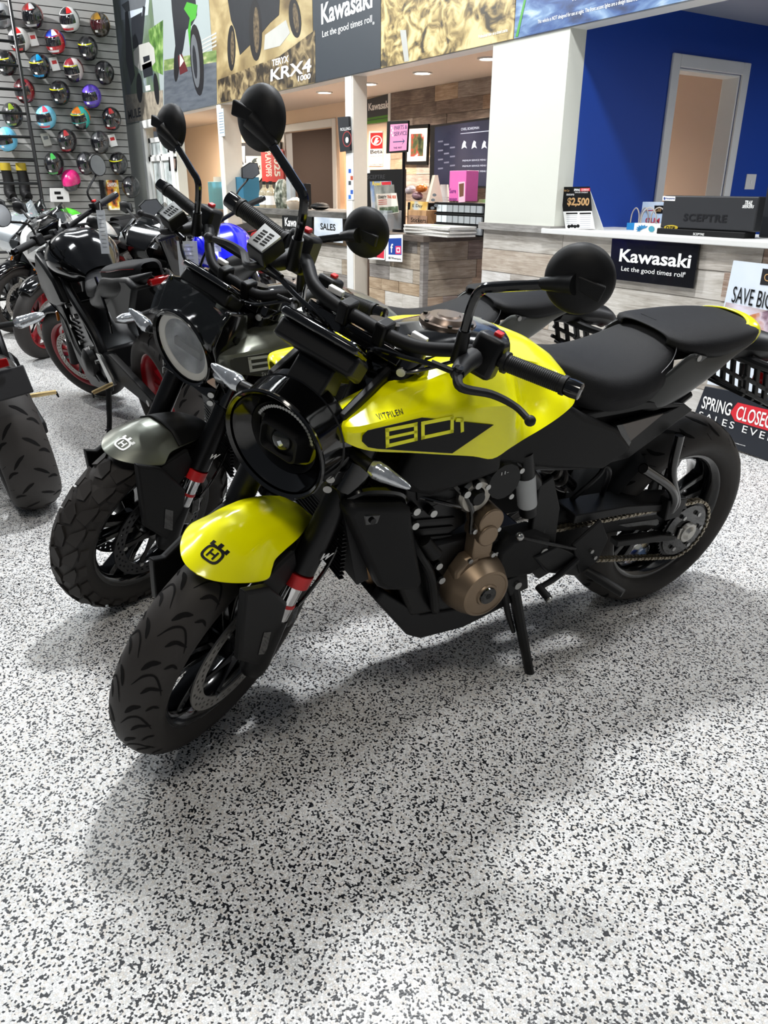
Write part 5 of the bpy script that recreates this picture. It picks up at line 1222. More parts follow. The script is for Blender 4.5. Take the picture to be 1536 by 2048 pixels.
# side by side utility vehicle
t = panel('banner printed with a silver utility vehicle and the word MULE', 238, 249, 327, 234, MULEBG)
ppoly('print_foliage', [(297, 60), (326, 40), (326, 150), (304, 140)], BP, .0005, PGRS, t)
ppoly('print_sky', [(240, -20), (300, -20), (296, 30), (243, 40)], BP, .0006, PSKY, t)
ppoly('print_road', [(250, 190), (326, 180), (327, 232), (254, 247)], BP, .0007, GRAV, t)
ppoly('print_canopy', [(243, 10), (268, -6), (292, 0), (290, 14), (252, 24)], BP, .001, PM, t)
ppoly('print_cage', [(250, 24), (256, 22), (266, 120), (270, 150), (262, 170), (252, 120)], BP, .0011, PD, t)
ppoly('print_cage', [(286, 12), (291, 14), (284, 96), (278, 96)], BP, .0011, PD, t)
ppoly('print_cab', [(262, 36), (284, 24), (282, 92), (266, 98)], BP, .0010, PD, t)
ppoly('print_hood', [(267, 104), (278, 90), (298, 84), (308, 96), (311, 124), (304, 132), (282, 142), (269, 130)], BP, .0014, PL, t)
ppoly('print_grille', [(286, 114), (299, 110), (300, 120), (288, 126)], BP, .0016, PD, t)
ppoly('print_bumper', [(284, 130), (303, 122), (306, 150), (288, 156)], BP, .0014, PD, t)
for e in ((279, 176, 6, 30, -.05), (313, 178, 5, 32, -.1)): ppoly('print_tyre', ellp(*e), BP, .0015, PD2, t)
ppoly('print_plate', [(291, 172), (300, 170), (301, 180), (292, 182)], BP, .0016, WHT, t)
ptext('MULE', 257, 239, 282, 229, 18, BP-.0016, PD, t, bold=.03)
# racing motorcycle
t = panel('banner printed with a green racing motorcycle on a track', 327, 234, 434, 209, NINBG)
ppoly('print_field', [(328, 120), (433, 100), (433, 130), (328, 150)], BP, .0005, GREENF, t)
for i in range(4): ppoly('print_barrier', [(404, 104-i*8), (433, 88-i*8), (433, 92-i*8), (404, 107-i*8)], BP, .0008, PL, t)
ppoly('print_road', [(328, 142), (433, 124), (434, 208), (328, 233)], BP, .0007, ROAD, t)
ppoly('print_tyre', ellp(394, 120, 13, 72, -.08), BP, .0013, PD2, t); ppoly('print_rim', ellp(391, 122, 8, 54, -.08), BP, .0015, PM, t); ppoly('print_disc', ellp(390, 124, 4, 34, -.08), BP, .0016, PD, t)
ppoly('print_tyre', ellp(354, 120, 6, 44, .05), BP, .0012, PD2, t)
ppoly('print_fairing', [(342, -10), (390, -10), (394, 30), (384, 50), (372, 60), (366, 100), (354, 140), (350, 80), (344, 20)], BP, .0014, PD, t)
ppoly('print_green', [(374, 4), (395, 10), (392, 36), (382, 44), (380, 96), (376, 60), (380, 36), (368, 18)], BP, .0017, PG, t)
ppoly('print_belly', [(356, 112), (364, 108), (376, 142), (360, 150)], BP, .0015, PMAR, t); ppoly('print_white', [(360, 108), (368, 122), (360, 134)], BP, .0018, WHT, t)
# rock crawler
t = panel('banner printed with a rock crawling buggy and TERYX KRX4 1000', 434, 209, 631, 166, KRXBG)
ppoly('print_rock', [(436, 160), (500, 135), (560, 112), (630, 60), (631, 164), (436, 207)], BP, .0007, ROCKM, t)
ppoly('print_waterfall', [(530, 70), (572, 40), (580, 66), (560, 92), (528, 100)], BP, .0006, PL, t)
ppoly('print_chassis', [(454, -10), (560, -10), (558, 30), (540, 46), (520, 70), (480, 110), (470, 60), (462, 40)], BP, .0010, PD, t)
for e in ((463, 96, 8, 46, 0), (511, 60, 13, 62, -.02), (590, 36, 12, 40, -.1)): ppoly('print_tyre', ellp(*e), BP, .0014, PD2, t); ppoly('print_tread', ellp(e[0]+2, e[1], e[2]*.45, e[3]*.75, e[4]), BP, .0016, mottle('tread_print', [(40, 34, 28), (120, 104, 78)], 30, 3), t)
ptext('TERYX', 544, 133, 577, 124, 13, BP-.0008, WHT, t, bold=.02, slant=.15)
ptext('KRX4', 541, 163, 622, 143, 24, BP-.0008, WHT, t, bold=.02, slant=.2)
ptext('1000', 596, 163, 621, 156, 11, BP-.0008, WHT, t, bold=.02, slant=.15)
SIGNB = mat('sign_charcoal', (42, 50, 58), .4, noise=.04)
t = panel('charcoal banner with white lettering above the white post', 631, 166, 764, 138, SIGNB)
ptext('Kawasaki', 643, 50, 745, 28, 42, BP, WHT, t, bold=.022)
ptext('Let the good times roll', 645, 79, 744, 57, 17, BP, WHT, t); ptext('®', 745, 50, 749, 49, 6, BP, WHT, t)
t = panel('banner printed with flying dirt beside the water banner', 764, 138, 1030, 75, DIRT)
ppoly('print_track', [(800, 60), (812, 60), (818, 122), (809, 124)], BP, .0006, PL, t)
ptext('Professional rider on a closed course.', 957, 77, 1016, 62, 7, BP-.001, WHT, t)
ppoly('print_edge', [(1031, 74), (1036, 73), (1052, 0), (1048, 0)], BP, .0008, PG, t)
t = panel('banner printed with blue water above the reception', 1030, 75, 1600, -45, SEA)
ptext('This vehicle is NOT designed for use at night. The front accent lights are a design feature and are NOT intended', 1075, 50, 1330, -9, 10, BP, WHT, t)
ptext('K', 1145, 2, 1153, 0, 7, BP, WHT, t, bold=.02)

# signs on the counters
SB = mat('sign_black', (14, 15, 18), .25, coat=.3)
b_ = BW-.012
t = sign('wall_sign', [(1227, 477), (1402, 488), (1389, 577), (1221, 557)], b_, .012, SB, 'black sign with white lettering on the reception front')
ptext('Kawasaki', 1238, 523, 1380, 536, 26, b_-.0125, WHT, t, bold=.022)
ptext('Let the good times roll', 1242, 544, 1366, 556, 12, b_-.0125, WHT, t); ptext('®', 1367, 549, 1371, 549, 5, b_-.0125, WHT, t)
fr = mat('sign_rim', (40, 42, 44), .3)
t = sign('wall_sign', [(566, 431), (626, 434), (625, 471), (567, 467)], BW-.031, .012, SB, 'small black sign with white lettering on the sales counter')
ptext('Kawasaki', 570, 452, 610, 454, 17, BW-.0437, WHT, t, bold=.022); ptext('Let the good times roll', 572, 464, 622, 467, 6, BW-.0437, WHT, t)
t = sign('paper_sign', [(629, 434), (685, 437), (686, 486), (629, 481)], BW-.031, .004, mottle('paper_scene', [(170, 184, 200), (206, 214, 222), (226, 228, 230)], 3, 5, (1, 1, 3)), 'paper sign reading SALES taped to the sales counter')
ptext('SALES', 641, 459, 671, 462, 13, BW-.0355, INK, t, bold=.02)
t = sign('social_poster', [(772, 470), (806, 469), (805, 524), (772, 522)], BW-.0315, .004, WHT, 'small white poster with blue social media print on the parts counter', 'poster')
ppoly('poster_print', [(777, 477), (803, 476), (803, 510), (777, 509)], BW-0.0355, .0006, mat('fb_blue', (28, 66, 150), .4), t)
ptext('f', 781, 505, 786, 505, 18, BW-0.0365, WHT, t, bold=.022)
PKI = mat('insta_pink', (220, 60, 110), .4)
g = G(); R0 = [on_b(x, y, BW-.005) for x, y in ((792, 493), (801, 493), (801, 508), (792, 508))]
ic = ppoly('poster_icon', [(791, 492), (802, 492), (802, 508), (791, 508)], BW-0.0361, .0006, PKI, t); ppoly('poster_icon', [(793, 495), (800, 495), (800, 505), (793, 505)], BW-0.0367, .0006, WHT, t); ppoly('poster_icon', ellp(796.5, 500, 2.2, 3), BW-0.0373, .0006, PKI, t)
ptext('@DTRPowersports', 777, 518, 802, 519, 5, BW-0.0360, INK, t)
t = sign('red_flyer', [(738, 462), (771, 463), (770, 520), (737, 518)], BW-.0315, .004, WHT, 'small flyer in red and dark print on the parts counter behind the mirror', 'flyer')
ppoly('flyer_print', [(741, 466), (755, 466), (754, 515), (740, 514)], BW-0.0355, .0006, mat('flyer_maroon', (70, 24, 30), .4), t); ppoly('flyer_print', [(755, 466), (769, 467), (768, 517), (754, 515)], BW-0.0355, .0006, mat('flyer_red', (206, 46, 66), .4), t)
t = sign('post_poster', [(679, 235), (701, 233), (704, 301), (684, 304)], BW-.01, .02, PD, 'dark narrow poster with a round emblem on the white post', 'poster')
ptext('ROLLING', 681, 262, 701, 255, 6, BW-.0305, WHT, t); 
g = G(); n = 24; o_ = [on_b(x, y, BW-.0305) for x, y in ellp(694, 278, 9, 16, n=n)]; i_ = [on_b(x, y, BW-.0305) for x, y in ellp(694, 278, 7.6, 14, n=n)]
g.add(o_+i_, [(k, (k+1) % n, n+(k+1) % n, n+k) for k in range(n)]); g.obj('emblem_ring', mat('print_redring', (150, 50, 50), .4), t)
ppoly('emblem_figure', ellp(694, 280, 3, 6), BW-.0302, .0005, WHT, t)
for i, c in enumerate(((40, 90, 180), (190, 60, 40), (70, 70, 76), (60, 110, 190))):
    pz = BW-.006
st_ = sign('sticker_strip', [(695, 306), (707, 306), (708, 400), (696, 400)], BW-.004, .003, TRIMW, 'white strip of small stickers on the white post below the poster', 'stickers')
for i, (y, c) in enumerate(((338, (40, 90, 180)), (352, (190, 80, 50)), (362, (70, 74, 80)), (380, (40, 90, 180)), (390, (60, 120, 200)))):
    ppoly('sticker', [(697+i % 2*4, y), (702+i % 2*4, y), (702+i % 2*4, y+8), (697+i % 2*4, y+8)], BW-.0072, .0005, mat('sticker_%d' % i, c, .4), st_)
t = sign('paper_notice', [(434, 219), (447, 217), (450, 272), (438, 274)], BW-.004, .003, mat('paper_blue', (190, 206, 214), .6), 'printed paper notice on the post beside the peach wall', 'notice')
for i in range(8): ppoly('notice_line', [(437.5+i*.3, 226+i*5.6), (446+i*.3, 224.6+i*5.6), (446+i*.3, 226+i*5.6), (437.5+i*.3, 227.6+i*5.6)], BW-.0072, .0004, mat('print_grey', (110, 124, 140), .5), t)
for i, (a, b2, y0, y1) in enumerate(((337, 350, 270, 305), (340, 353, 314, 342))):
    t = sign('picture_frame', [(a, y0), (b2, y0-1), (b2+1, y1), (a+1, y1)], BW-.0, .02, INK, ['upper of the two small black picture frames beside the window', 'lower of the two small black picture frames beside the window'][i], 'picture frame')
    ppoly('picture', [(a+3, y0+4), (b2-2, y0+3), (b2-2, y1-5), (a+4, y1-4)], BW-.0205, .0006, mottle('small_photo', [(60, 50, 44), (120, 96, 84), (150, 140, 130)], 14, 4), t)

# poster boards leaning on the reception front
t = thing('poster_board', on_b(1480, 781, 3.60), 'white poster board reading SAVE BIG with golf carts, behind the yellow tail', 'poster board')
def lean_pt(x, y, b0, b1, z0, z1):
    p = on_b(x, y, b0); 
    for _ in range(6):
        k = (p.z-z0)/(z1-z0); p = on_b(x, y, b0+(b1-b0)*k)
    return p
def lean_poly(name, pts, mt, parent, b0, b1, z0, z1, th, off=0.):
    P = [lean_pt(x, y, b0, b1, z0, z1)-Vector((0, off, 0)) for x, y in pts]
    return G().rings([P, [p+Vector((0, th, 0)) for p in P]]).obj(name, mt, parent, smooth=False)
WB_ = (3.56, 3.62, .3, .9)
lean_poly('board', [(1467, 521), (1600, 536), (1600, 800), (1414, 768)], mottle('cart_poster', [(206, 216, 228), (226, 232, 240)], 3, 3), t, *WB_, .012)
lean_poly('poster_print', [(1452, 604), (1600, 634), (1600, 690), (1440, 655)], mottle('poster_scene', [(150, 130, 120), (190, 176, 180), (214, 208, 220)], 6, 5, (1, 1, 3)), t, *WB_, .001, .001)
lean_poly('poster_print', [(1500, 630), (1540, 620), (1600, 632), (1600, 700), (1520, 704), (1498, 670)], mottle('cart_scene', [(60, 52, 60), (136, 110, 124), (206, 190, 200), (190, 120, 70)], 9, 5, lo=.35, hi=.68), t, *WB_, .001, .002)
lean_poly('poster_badge', [(1526, 537), (1600, 545), (1600, 577), (1520, 569)], mat('badge', (40, 40, 42), .3), t, *WB_, .001, .002)
p, q, u = lean_pt(1463, 604, *WB_), lean_pt(1546, 620, *WB_), lean_pt(1469, 572, *WB_)
C(text('SAVE BIG.', p-Vector((0, .003, 0)), q-p, u-p, (q-p).length, (u-p).length, INK, t, bold=.0, slant=-.0), t)
p, q, u = lean_pt(1529, 562, *WB_), lean_pt(1590, 569, *WB_), lean_pt(1530, 547, *WB_)
C(text('Club Car', p-Vector((0, .0035, 0)), q-p, u-p, (q-p).length, (u-p).length, mat('gold_print', (190, 150, 100), .4), t), t)
DBd = (3.50, 3.54, 0, .35)
t = thing('poster_board', on_z(1480, 902), 'black floor board reading SPRING CLOSEOUT SALES EVENT behind the rear tyre', 'poster board')
lean_poly('board', [(1410, 773), (1600, 808), (1600, 945), (1470, 898), (1375, 864)], mat('board_black', (30, 34, 42), .35), t, *DBd, .012)
lean_poly('red_label', [(1461, 825), (1470, 812), (1476, 805), (1600, 835), (1600, 880), (1470, 842)], mat('label_red', (208, 40, 52), .35), t, *DBd, .001, .0015)
def ltext(s_, x0, y0, x1, y1, h, WBx, mt, t, off=.003, **k):
    p, q, u = lean_pt(x0, y0, *WBx), lean_pt(x1, y1, *WBx), lean_pt(x0, y0-h, *WBx); u.x = p.x
    C(text(s_, p-Vector((0, off, 0)), q-p, u-p, (q-p).length, (u-p).length, mt, t, **k), t)
ltext('SPRING', 1403, 816, 1460, 832, 26, DBd, WHT, t, bold=.01)
ltext('CLOSEOUT', 1471, 838, 1570, 866, 29, DBd, WHT, t, bold=.01)
ltext('SALES EVENT', 1397, 835, 1572, 893, 14, DBd, WHT, t, spacing=1.35)
ltext('subject to availability, see dealer for details', 1467, 886, 1491, 893, 2.5, DBd, WHT, t)
# ------------------------------------------------------------------ helmets on the slat wall
def helmet(x, y, main, label, top=None, strip=None, vis=(20, 20, 24), chin=None, acc=None, k=.86, half=False, tilt=0.):
    p = on_a(x, y, SWX+.16)
    t = thing('helmet', (p.x, p.y, p.z-.14), label, 'helmet', 'helmets on the slat wall')
    rz = Matrix.Rotation(R_(-38), 3, 'Z') @ Matrix.Rotation(R_(22+tilt), 3, 'Y')
    def sp(az, el, s=1.):
        # az from the face, el from the horizon: egg shape with a longer chin
        c, q = math.cos(el), math.sin(el)
        rx = .150 if math.cos(az) > 0 else .155
        v = Vector((rx*c*math.cos(az), .122*c*math.sin(az), (.138 if q > 0 else .155)*q))
        if q < 0: v.x += .035*(-q)*(1 if math.cos(az) > 0 else .2)
        return p+rz @ (v*s*k*1.12)
    def patch(name, a0, a1, e0, e1, s, mt, n=10, m_=8, fn=None):
        g = G().grid([[sp(R_(lerp(a0, a1, i/n)), R_(lerp(e0, e1, j/m_)), s) for i in range(n+1)] for j in range(m_+1)])
        return g.obj(name, mt, t, ang=80)
    hm = lambda c, r=.25: mat('helm_%d_%d_%d' % c, c, r, coat=.5, noise=.1, scale=25)
    if half:
        patch('shell', -180, 180, -14, 89, 1, hm(main), 32, 10); patch('shell_band', -180, 180, -32, -14, 1.0, hm((14, 14, 16)), 32, 3)
        patch('visor', -62, 62, -40, -10, 1.04, hm((30, 30, 34), .1)); return
    patch('shell', -180, 180, -58, 89, 1, hm(main), 36, 16)
    v = patch('visor', -62, 62, -10, 30, 1.025, mat('visor_%d_%d_%d' % vis, vis, .06, coat=1), 14, 6)
    patch('neck_ring', -180, 180, -60, -50, 1.012, hm((18, 18, 20)), 30, 2)
    if top: patch('top_graphic', -42, 42, 34, 86, 1.008, hm(top), 12, 8); patch('side_graphic', 95, 150, -20, 50, 1.008, hm(top), 8, 8); patch('side_graphic', -150, -95, -20, 50, 1.008, hm(top), 8, 8)
    if acc: patch('accent', 18, 60, 38, 78, 1.012, hm(acc), 6, 8); patch('accent', -70, -62, -40, 20, 1.012, hm(acc), 4, 8); patch('accent', -44, 44, -40, -28, 1.014, hm(acc), 8, 3)
    if chin: patch('chin_bar', -58, 58, -54, -14, 1.010, hm(chin), 12, 6)
    else: patch('chin_vent', -18, 18, -40, -30, 1.012, hm((40, 40, 44)), 6, 2)
    if strip: patch('visor_strip', -58, 58, 24, 29.5, 1.03, hm(strip), 14, 2)
    patch('size_label', -12, 6, -24, -14, 1.02, hm((214, 214, 210)), 3, 3)
K = (24, 24, 26); MB = (34, 34, 36); YS = (190, 186, 20)
HL = [(2, 30, (150, 152, 156), 'light grey helmet at the photo edge, top row', dict(chin=(90, 92, 96))),
      (65, 30, K, 'black and red helmet in the top row next to the grey helmet', dict(top=(150, 30, 30), chin=(40, 36, 38), acc=(170, 170, 172))),
      (139, 38, (206, 206, 206), 'white helmet with red side panels in the top row', dict(acc=(190, 40, 40), top=(30, 30, 34))),
      (200, 48, (40, 32, 22), 'gold and black helmet with a tinted visor in the top row', dict(top=(150, 112, 40), vis=(60, 20, 24))),
      (38, 78, (210, 208, 206), 'white and red helmet with a paper tag, behind the ladder rack', dict(acc=(196, 36, 36), chin=(50, 40, 42))),
      (110, 82, (176, 34, 44), 'red helmet with blue and white stripes', dict(top=(40, 66, 170), acc=(230, 230, 232), chin=(170, 40, 46))),
      (176, 95, MB, 'matte black helmet with a yellow visor strip, second row', dict(strip=YS)),
      (12, 124, K, 'black helmet with a yellow visor strip at the photo edge', dict(strip=YS)),
      (80, 131, K, 'black helmet with a bright blue patch and yellow strip', dict(strip=YS, top=(40, 70, 90), acc=(20, 140, 200))),
      (147, 138, (190, 180, 180), 'helmet with white, red and black splatter pattern', dict(top=(120, 40, 48), strip=YS, chin=(40, 36, 40))),
      (209, 144, K, 'plain black open face helmet in the third row', dict(vis=(26, 26, 28))),
      (49, 180, (120, 26, 34), 'dark red and black helmet behind the ladder rack', dict(top=(50, 18, 22), acc=(30, 22, 24))),
      (120, 184, MB, 'matte black helmet with a yellow strip, fourth row', dict(strip=YS)),
      (183, 191, (82, 60, 168), 'purple helmet in the fourth row', dict(top=(96, 70, 190), acc=(60, 50, 120))),
      (25, 228, MB, 'matte black helmet with a green edge behind the ladder rack', dict(acc=(110, 130, 40))),
      (92, 233, (110, 186, 216), 'sky blue helmet with a red back and peaked chin', dict(acc=(210, 70, 90), top=(120, 196, 222), chin=(110, 186, 216))),
      (161, 234, (40, 170, 160), 'teal and orange helmet with a yellow strip', dict(top=(226, 128, 50), strip=YS, chin=(34, 34, 36))),
      (223, 236, K, 'black helmet with a red side panel', dict(acc=(150, 40, 42))),
      (14, 277, (96, 176, 214), 'pale blue helmet behind the ladder rack at the photo edge', dict(chin=(96, 176, 214), top=(130, 190, 214))),
      (134, 280, (40, 36, 38), 'black helmet with red flank, sixth row', dict(acc=(140, 44, 46))),
      (200, 283, (60, 60, 62), 'grey camouflage helmet with a red paper tag', dict(top=(90, 90, 92), acc=(36, 36, 38), chin=(56, 54, 52))),
      (108, 326, K, 'black helmet with green lines above the white box', dict(acc=(60, 150, 70))),
      (172, 325, (36, 36, 38), 'black and grey helmet partly behind a round mirror', dict(top=(80, 80, 84))),
      (237, 325, K, 'glossy black helmet with a yellow strip, lowest full row', dict(strip=YS)),
      (262, 372, K, 'black helmet at the bottom corner of the slat wall', dict(top=(60, 60, 62)))]
for x, y, c, lab, kw in HL: helmet(x, y, c, lab, **kw)
helmet(142, 360, (196, 36, 110), 'half helmet with a pink top above the white box', half=True)
# paper tags on the wall
for x, y, lab in ((66, 78, 'white paper tag hanging beside the white and red helmet'), (109, 128, 'white paper tag beside the blue patched helmet'), (225, 281, 'red and white paper tag beside the camouflage helmet'), (92, 279, 'narrow clear package hanging below the sky blue helmet')):
    p = on_a(x, y, SWX+.05); t = thing('hang_tag', (p.x, p.y, p.z-.08), lab, 'tag')
    G().box(p, (.004, .10, .15), Matrix.Rotation(R_(12), 3, 'X')).obj('tag_card', WHT if 'clear' not in lab else PL, t, smooth=False); G().box(p+Vector((.003, 0, .02)), (.001, .06, .04), Matrix.Rotation(R_(12), 3, 'X')).obj('tag_print', REDA if 'clear' not in lab else PM, t, smooth=False)
# boots, box and calendar on the lower wall
for x, lab in ((16, 'black boot with yellow cuff beside the ladder rail, nearer the photo edge'), (47, 'black boot with yellow cuff between the ladder rails')):
    p = on_a(x, 366, SWX+.06); t = thing('riding_boot', (p.x, p.y, p.z-.22), lab, 'boot', 'boots on the slat wall')
    G().tube([p+Vector((0, 0, .16)), p+Vector((0, .01, .02)), p+Vector((.02, 0, -.12)), p+Vector((.12, .02, -.17))], [.06, .065, .07, .05], 14).obj('boot_shaft', BLKM, t)
    G().tube([p+Vector((0, 0, .24)), p+Vector((0, 0, .15))], [.062, .066], 14).obj('boot_cuff', mat('boot_yellow', (150, 130, 20), .5), t); G().box(p+Vector((.06, 0, -.205)), (.24, .09, .03)).obj('boot_sole', INK, t, bevel=.01)
def wbox(name, x0, y0, x1, y1, a, d, mt, label, cat):
    p, q = on_a(x0, y0, a), on_a(x1, y1, a)
    t = thing(name, (a-d/2, (p.y+q.y)/2, q.z), label, cat); G().span((a-d, p.y, q.z), (a, q.y, p.z)).obj('box_body', mt, t, smooth=False, bevel=.003); return t, p, q
t, p, q = wbox('product_box', 100, 376, 140, 404, SWX+.12, .1, mat('box_white', (196, 196, 194), .5), 'white cardboard box with black print on the slat wall', 'box')
for u, v in ((.2, .55), (.3, .2)): G().span((SWX+.12, lerp(p.y, q.y, u), lerp(q.z, p.z, v)), (SWX+.1215, lerp(p.y, q.y, u+.35), lerp(q.z, p.z, v+.2))).obj('box_print', INK, t, smooth=False)
t, p, q = wbox('product_box', 212, 360, 243, 420, SWX+.12, .1, mottle('calendar', [(30, 26, 24), (180, 90, 40), (220, 190, 60), (230, 230, 226)], 8, 4, lo=.36, hi=.66), 'bright printed box headed CHAMPION on the slat wall', 'box')
C(text('CHAMPION', Vector((SWX+.121, lerp(p.y, q.y, .05), lerp(q.z, p.z, .78))), (0, 1, 0), (0, 0, 1), (q.y-p.y)*.8, (p.z-q.z)*.14, WHT, t, bold=.018), t)
t, p, q = wbox('product_box', 200, 360, 213, 412, SWX+.1, .08, BLKM, 'narrow black box beside the bright printed box', 'box')
# ladder shaped display rack
t = thing('ladder_rack', (-10.6, on_a(85, 405, -10.9).y, 0), 'black steel ladder rack standing before the helmet wall', 'rack')
top_, bot_ = on_a(18, 0, -11.35), on_a(85, 405, -10.9); d = (bot_-top_); foot = bot_+d*(bot_.z/(-d.z)); head = top_-d*.25
topL, botL = on_a(0, 250, -11.1), on_a(20, 420, -10.9); off = Vector((0, -.62, 0))
for sx in (Vector(), off): G().cyl(foot+sx, head+sx, .022, n=10).obj('rack_rail', BLKMET, t)
L_ = (head-foot).length
for i in range(14):
    c = foot+(head-foot)*(.06+i*.068); G().cyl(c, c+off, .016, n=8).obj('rack_rung', BLKMET, t)

# ------------------------------------------------------------------ things in the offices
# black notice board, pennant, red flag behind the sales counter
b9 = BB-.03
t = sign('notice_board', [(470, 286), (563, 284), (563, 386), (471, 388)], b9, .02, mat('board_dark', (36, 36, 40), .6), 'black notice board with photo prints behind the sales counter', 'notice board')
ppoly('photo_print', [(472, 292), (490, 292), (490, 325), (473, 326)], b9-.02, .001, PSKY, t); ppoly('photo_print', [(476, 326), (492, 326), (492, 360), (478, 362)], b9-.02, .001, WHT, t); ppoly('photo_print', [(474, 308), (484, 318), (488, 330), (476, 326)], b9-.022, .001, PD, t)
t = sign('pennant', [(492, 312), (523, 312), (525, 354), (511, 372), (494, 358)], b9-.03, .004, mat('pennant_grey', (206, 204, 200), .6), 'pale pennant with an eagle head and WORLD CHAMPIONS', 'pennant')
ppoly('eagle_head', [(503, 323), (508, 317), (515, 316), (512, 320), (514, 323), (509, 325), (507, 328)], b9-.0345, .001, mat('eagle_green', (36, 50, 50), .5), t)
ptext('WORLD', 505, 330, 514, 330, 3, b9-.0345, INK, t); ptext('CHAMPIONS', 496, 340, 521, 340, 8, b9-.0345, INK, t, bold=.018); ptext('2024', 505, 347, 515, 347, 4, b9-.0345, INK, t); ptext('Wyte', 502, 359, 515, 359, 6, b9-.0345, INK, t)
t = sign('rally_flag', [(522, 301), (566, 298), (568, 364), (525, 364)], b9-.04, .004, mat('flag_red', (206, 34, 36), .6), 'red cloth flag reading 2025 PLAYOFFS', 'flag')
for s_, x0, x1 in (('2025', 547, 561), ('PLAYOFFS', 530, 544)):
    p, q = on_b(x0, 303, b9-.0445), on_b(x1, 353, b9-.0445)
    C(text(s_, (p.x, p.y, p.z), (0, 0, -1), (1, 0, 0), p.z-q.z, q.x-p.x, WHT, t, bold=.03), t)
# on the sales counter
def item(name, px, py, b, z, label, cat, group=None):
    p = on_b(px, py, b); return thing(name, (p.x, b, z), label, cat, group), Vector((p.x, b, z))
TEAL = mat('teal_card', (28, 96, 124), .5)
def cbox(name, x0, y0, x1, b, z, h, d, mt, label, cat='box'):
    p, q = on_b(x0, y0, b), on_b(x1, y0, b); t = thing(name, ((p.x+q.x)/2, b+d/2, z), label, cat)
    G().span((p.x, b, z), (q.x, b+d, z+h)).obj('body', mt, t, smooth=False, bevel=.003); return t, p, q
b3 = BW+.12
t, p, q = cbox('literature_holder', 463, 400, 488, b3, SZ, .31, .2, TEAL, 'tall teal holder stuffed with newspapers on the sales counter', 'holder')
for i in range(7):
    a = R_(-40+i*13); c = Vector(((p.x+q.x)/2, b3+.05+.02*i, SZ+.30)); G().box(c+Vector((math.sin(a)*.10, 0, math.cos(a)*.02)), (.10, .006, .17), Matrix.Rotation(a, 3, 'Y')).obj('newspaper', mat('newsprint', (170, 170, 166), .8, noise=.3, scale=40), t)
dk = G().span((-13.5, b3+.8, SZ-.14), (-9.3, b3+1.5, SZ-.1)); dk.span((-13.45, b3+.85, 0), (-13.4, b3+1.45, SZ-.14)); dk.span((-9.4, b3+.85, 0), (-9.35, b3+1.45, SZ-.14)); dk.span((-13.4, b3+.86, .3), (-9.4, b3+.88, SZ-.14))
tag(dk.obj('office_desk', mat('desk_brown', (120, 96, 80), .5), smooth=False), 'brown office desk beyond the post', 'desk')
t, p, q = cbox('literature_holder', 418, 400, 447, b3+.9, SZ-.1, .38, .2, mat('teal_light', (80, 160, 186), .5), 'light teal holder with white paper beyond the post', 'holder')
G().box(((p.x+q.x)/2, b3+.95, SZ+.28), (.34, .01, .14)).obj('paper', WHT, t)
for x, lab in ((530, 'clear bottle with a pale label nearer the teal holder'), (543, 'clear bottle with a pale label nearer the round container')):
    t, p = item('bottle', x, 410, b3, SZ, lab, 'bottle', 'bottles on the sales counter')
    G().lathe([(0, 0), (.058, 0), (.06, .01), (.06, .14), (.05, .17), (.02, .20), (.018, .235), (0, .235)], p, (0, 0, 1), 18).obj('bottle_glass', mat('bottle_amber', (176, 166, 140), .15, alpha=.8), t); G().lathe([(.061, .03), (.061, .12)], p, (0, 0, 1), 18).obj('bottle_label', WHT, t); G().lathe([(0, .262), (.02, .262), (.02, .23)], p, (0, 0, 1), 12).obj('bottle_cap', DKG, t)
t, p = item('snack_bag', 565, 410, b3, SZ, 'camouflage printed snack bag behind the bottles', 'bag')
G().rings([[p+Vector((x_*w, y_*d_, z_)) for x_, y_ in ((-1, -1), (0, -1.2), (1, -1), (1, 1), (0, 1.2), (-1, 1))] for z_, w, d_ in ((0, .09, .03), (.12, .10, .05), (.24, .085, .03), (.28, .06, .004))]).obj('bag_body', mottle('camo_bag', [(30, 34, 30), (110, 116, 100), (200, 200, 190)], 20, 3), t)
t, p = item('card_holder', 583, 410, b3, SZ, 'clear upright holder with a paper card', 'holder')
G().box(p+Vector((0, 0, .15)), (.09, .06, .30)).obj('clear_body', mat('clear_acrylic', (190, 198, 204), .1, alpha=.45), t, bevel=.004); G().box(p+Vector((0, .02, .30)), (.08, .004, .14)).obj('card', mat('paper_blue', (190, 206, 214)), t)
t, p = item('candy_bowl', 592, 414, b3-.05, SZ, 'round bowl heaped with white sweets on the sales counter', 'bowl')
G().lathe([(0, 0), (.06, 0), (.095, .05), (.10, .075), (.092, .075), (.06, .012)], p, (0, 0, 1), 22).obj('bowl', mat('bowl_cream', (206, 190, 170), .3), t)
g = G(); rnd = random.Random(3)
for i in range(26): a = rnd.random()*6.28; r_ = rnd.random()**.5*.08; g.ell(p+Vector((r_*math.cos(a), r_*math.sin(a), .075+(.08-r_)*.4)), (.018, .018, .014), 8, 6)
g.obj('sweets', mat('sweets', (232, 222, 206), .5), t, kind='stuff')
t, p = item('display_stand', 610, 412, b3+.1, SZ, 'small dark display with green print beside the bowl', 'display'); G().box(p+Vector((0, 0, .12)), (.14, .08, .24)).obj('body', BLKM, t, bevel=.005); G().box(p+Vector((-.02, -.042, .17)), (.07, .002, .03)).obj('print', PG, t)
t, p = item('cap', 640, 418, b3, SZ+.024, 'dark cap lying flat near the doorway', 'cap'); G().ell(p+Vector((0, 0, .012)), (.10, .09, .035), 18, 8).obj('crown', BLKM, t); G().ell(p+Vector((.09, -.02, .006)), (.08, .07, .008), 16, 6).obj('brim', BLKM, t)
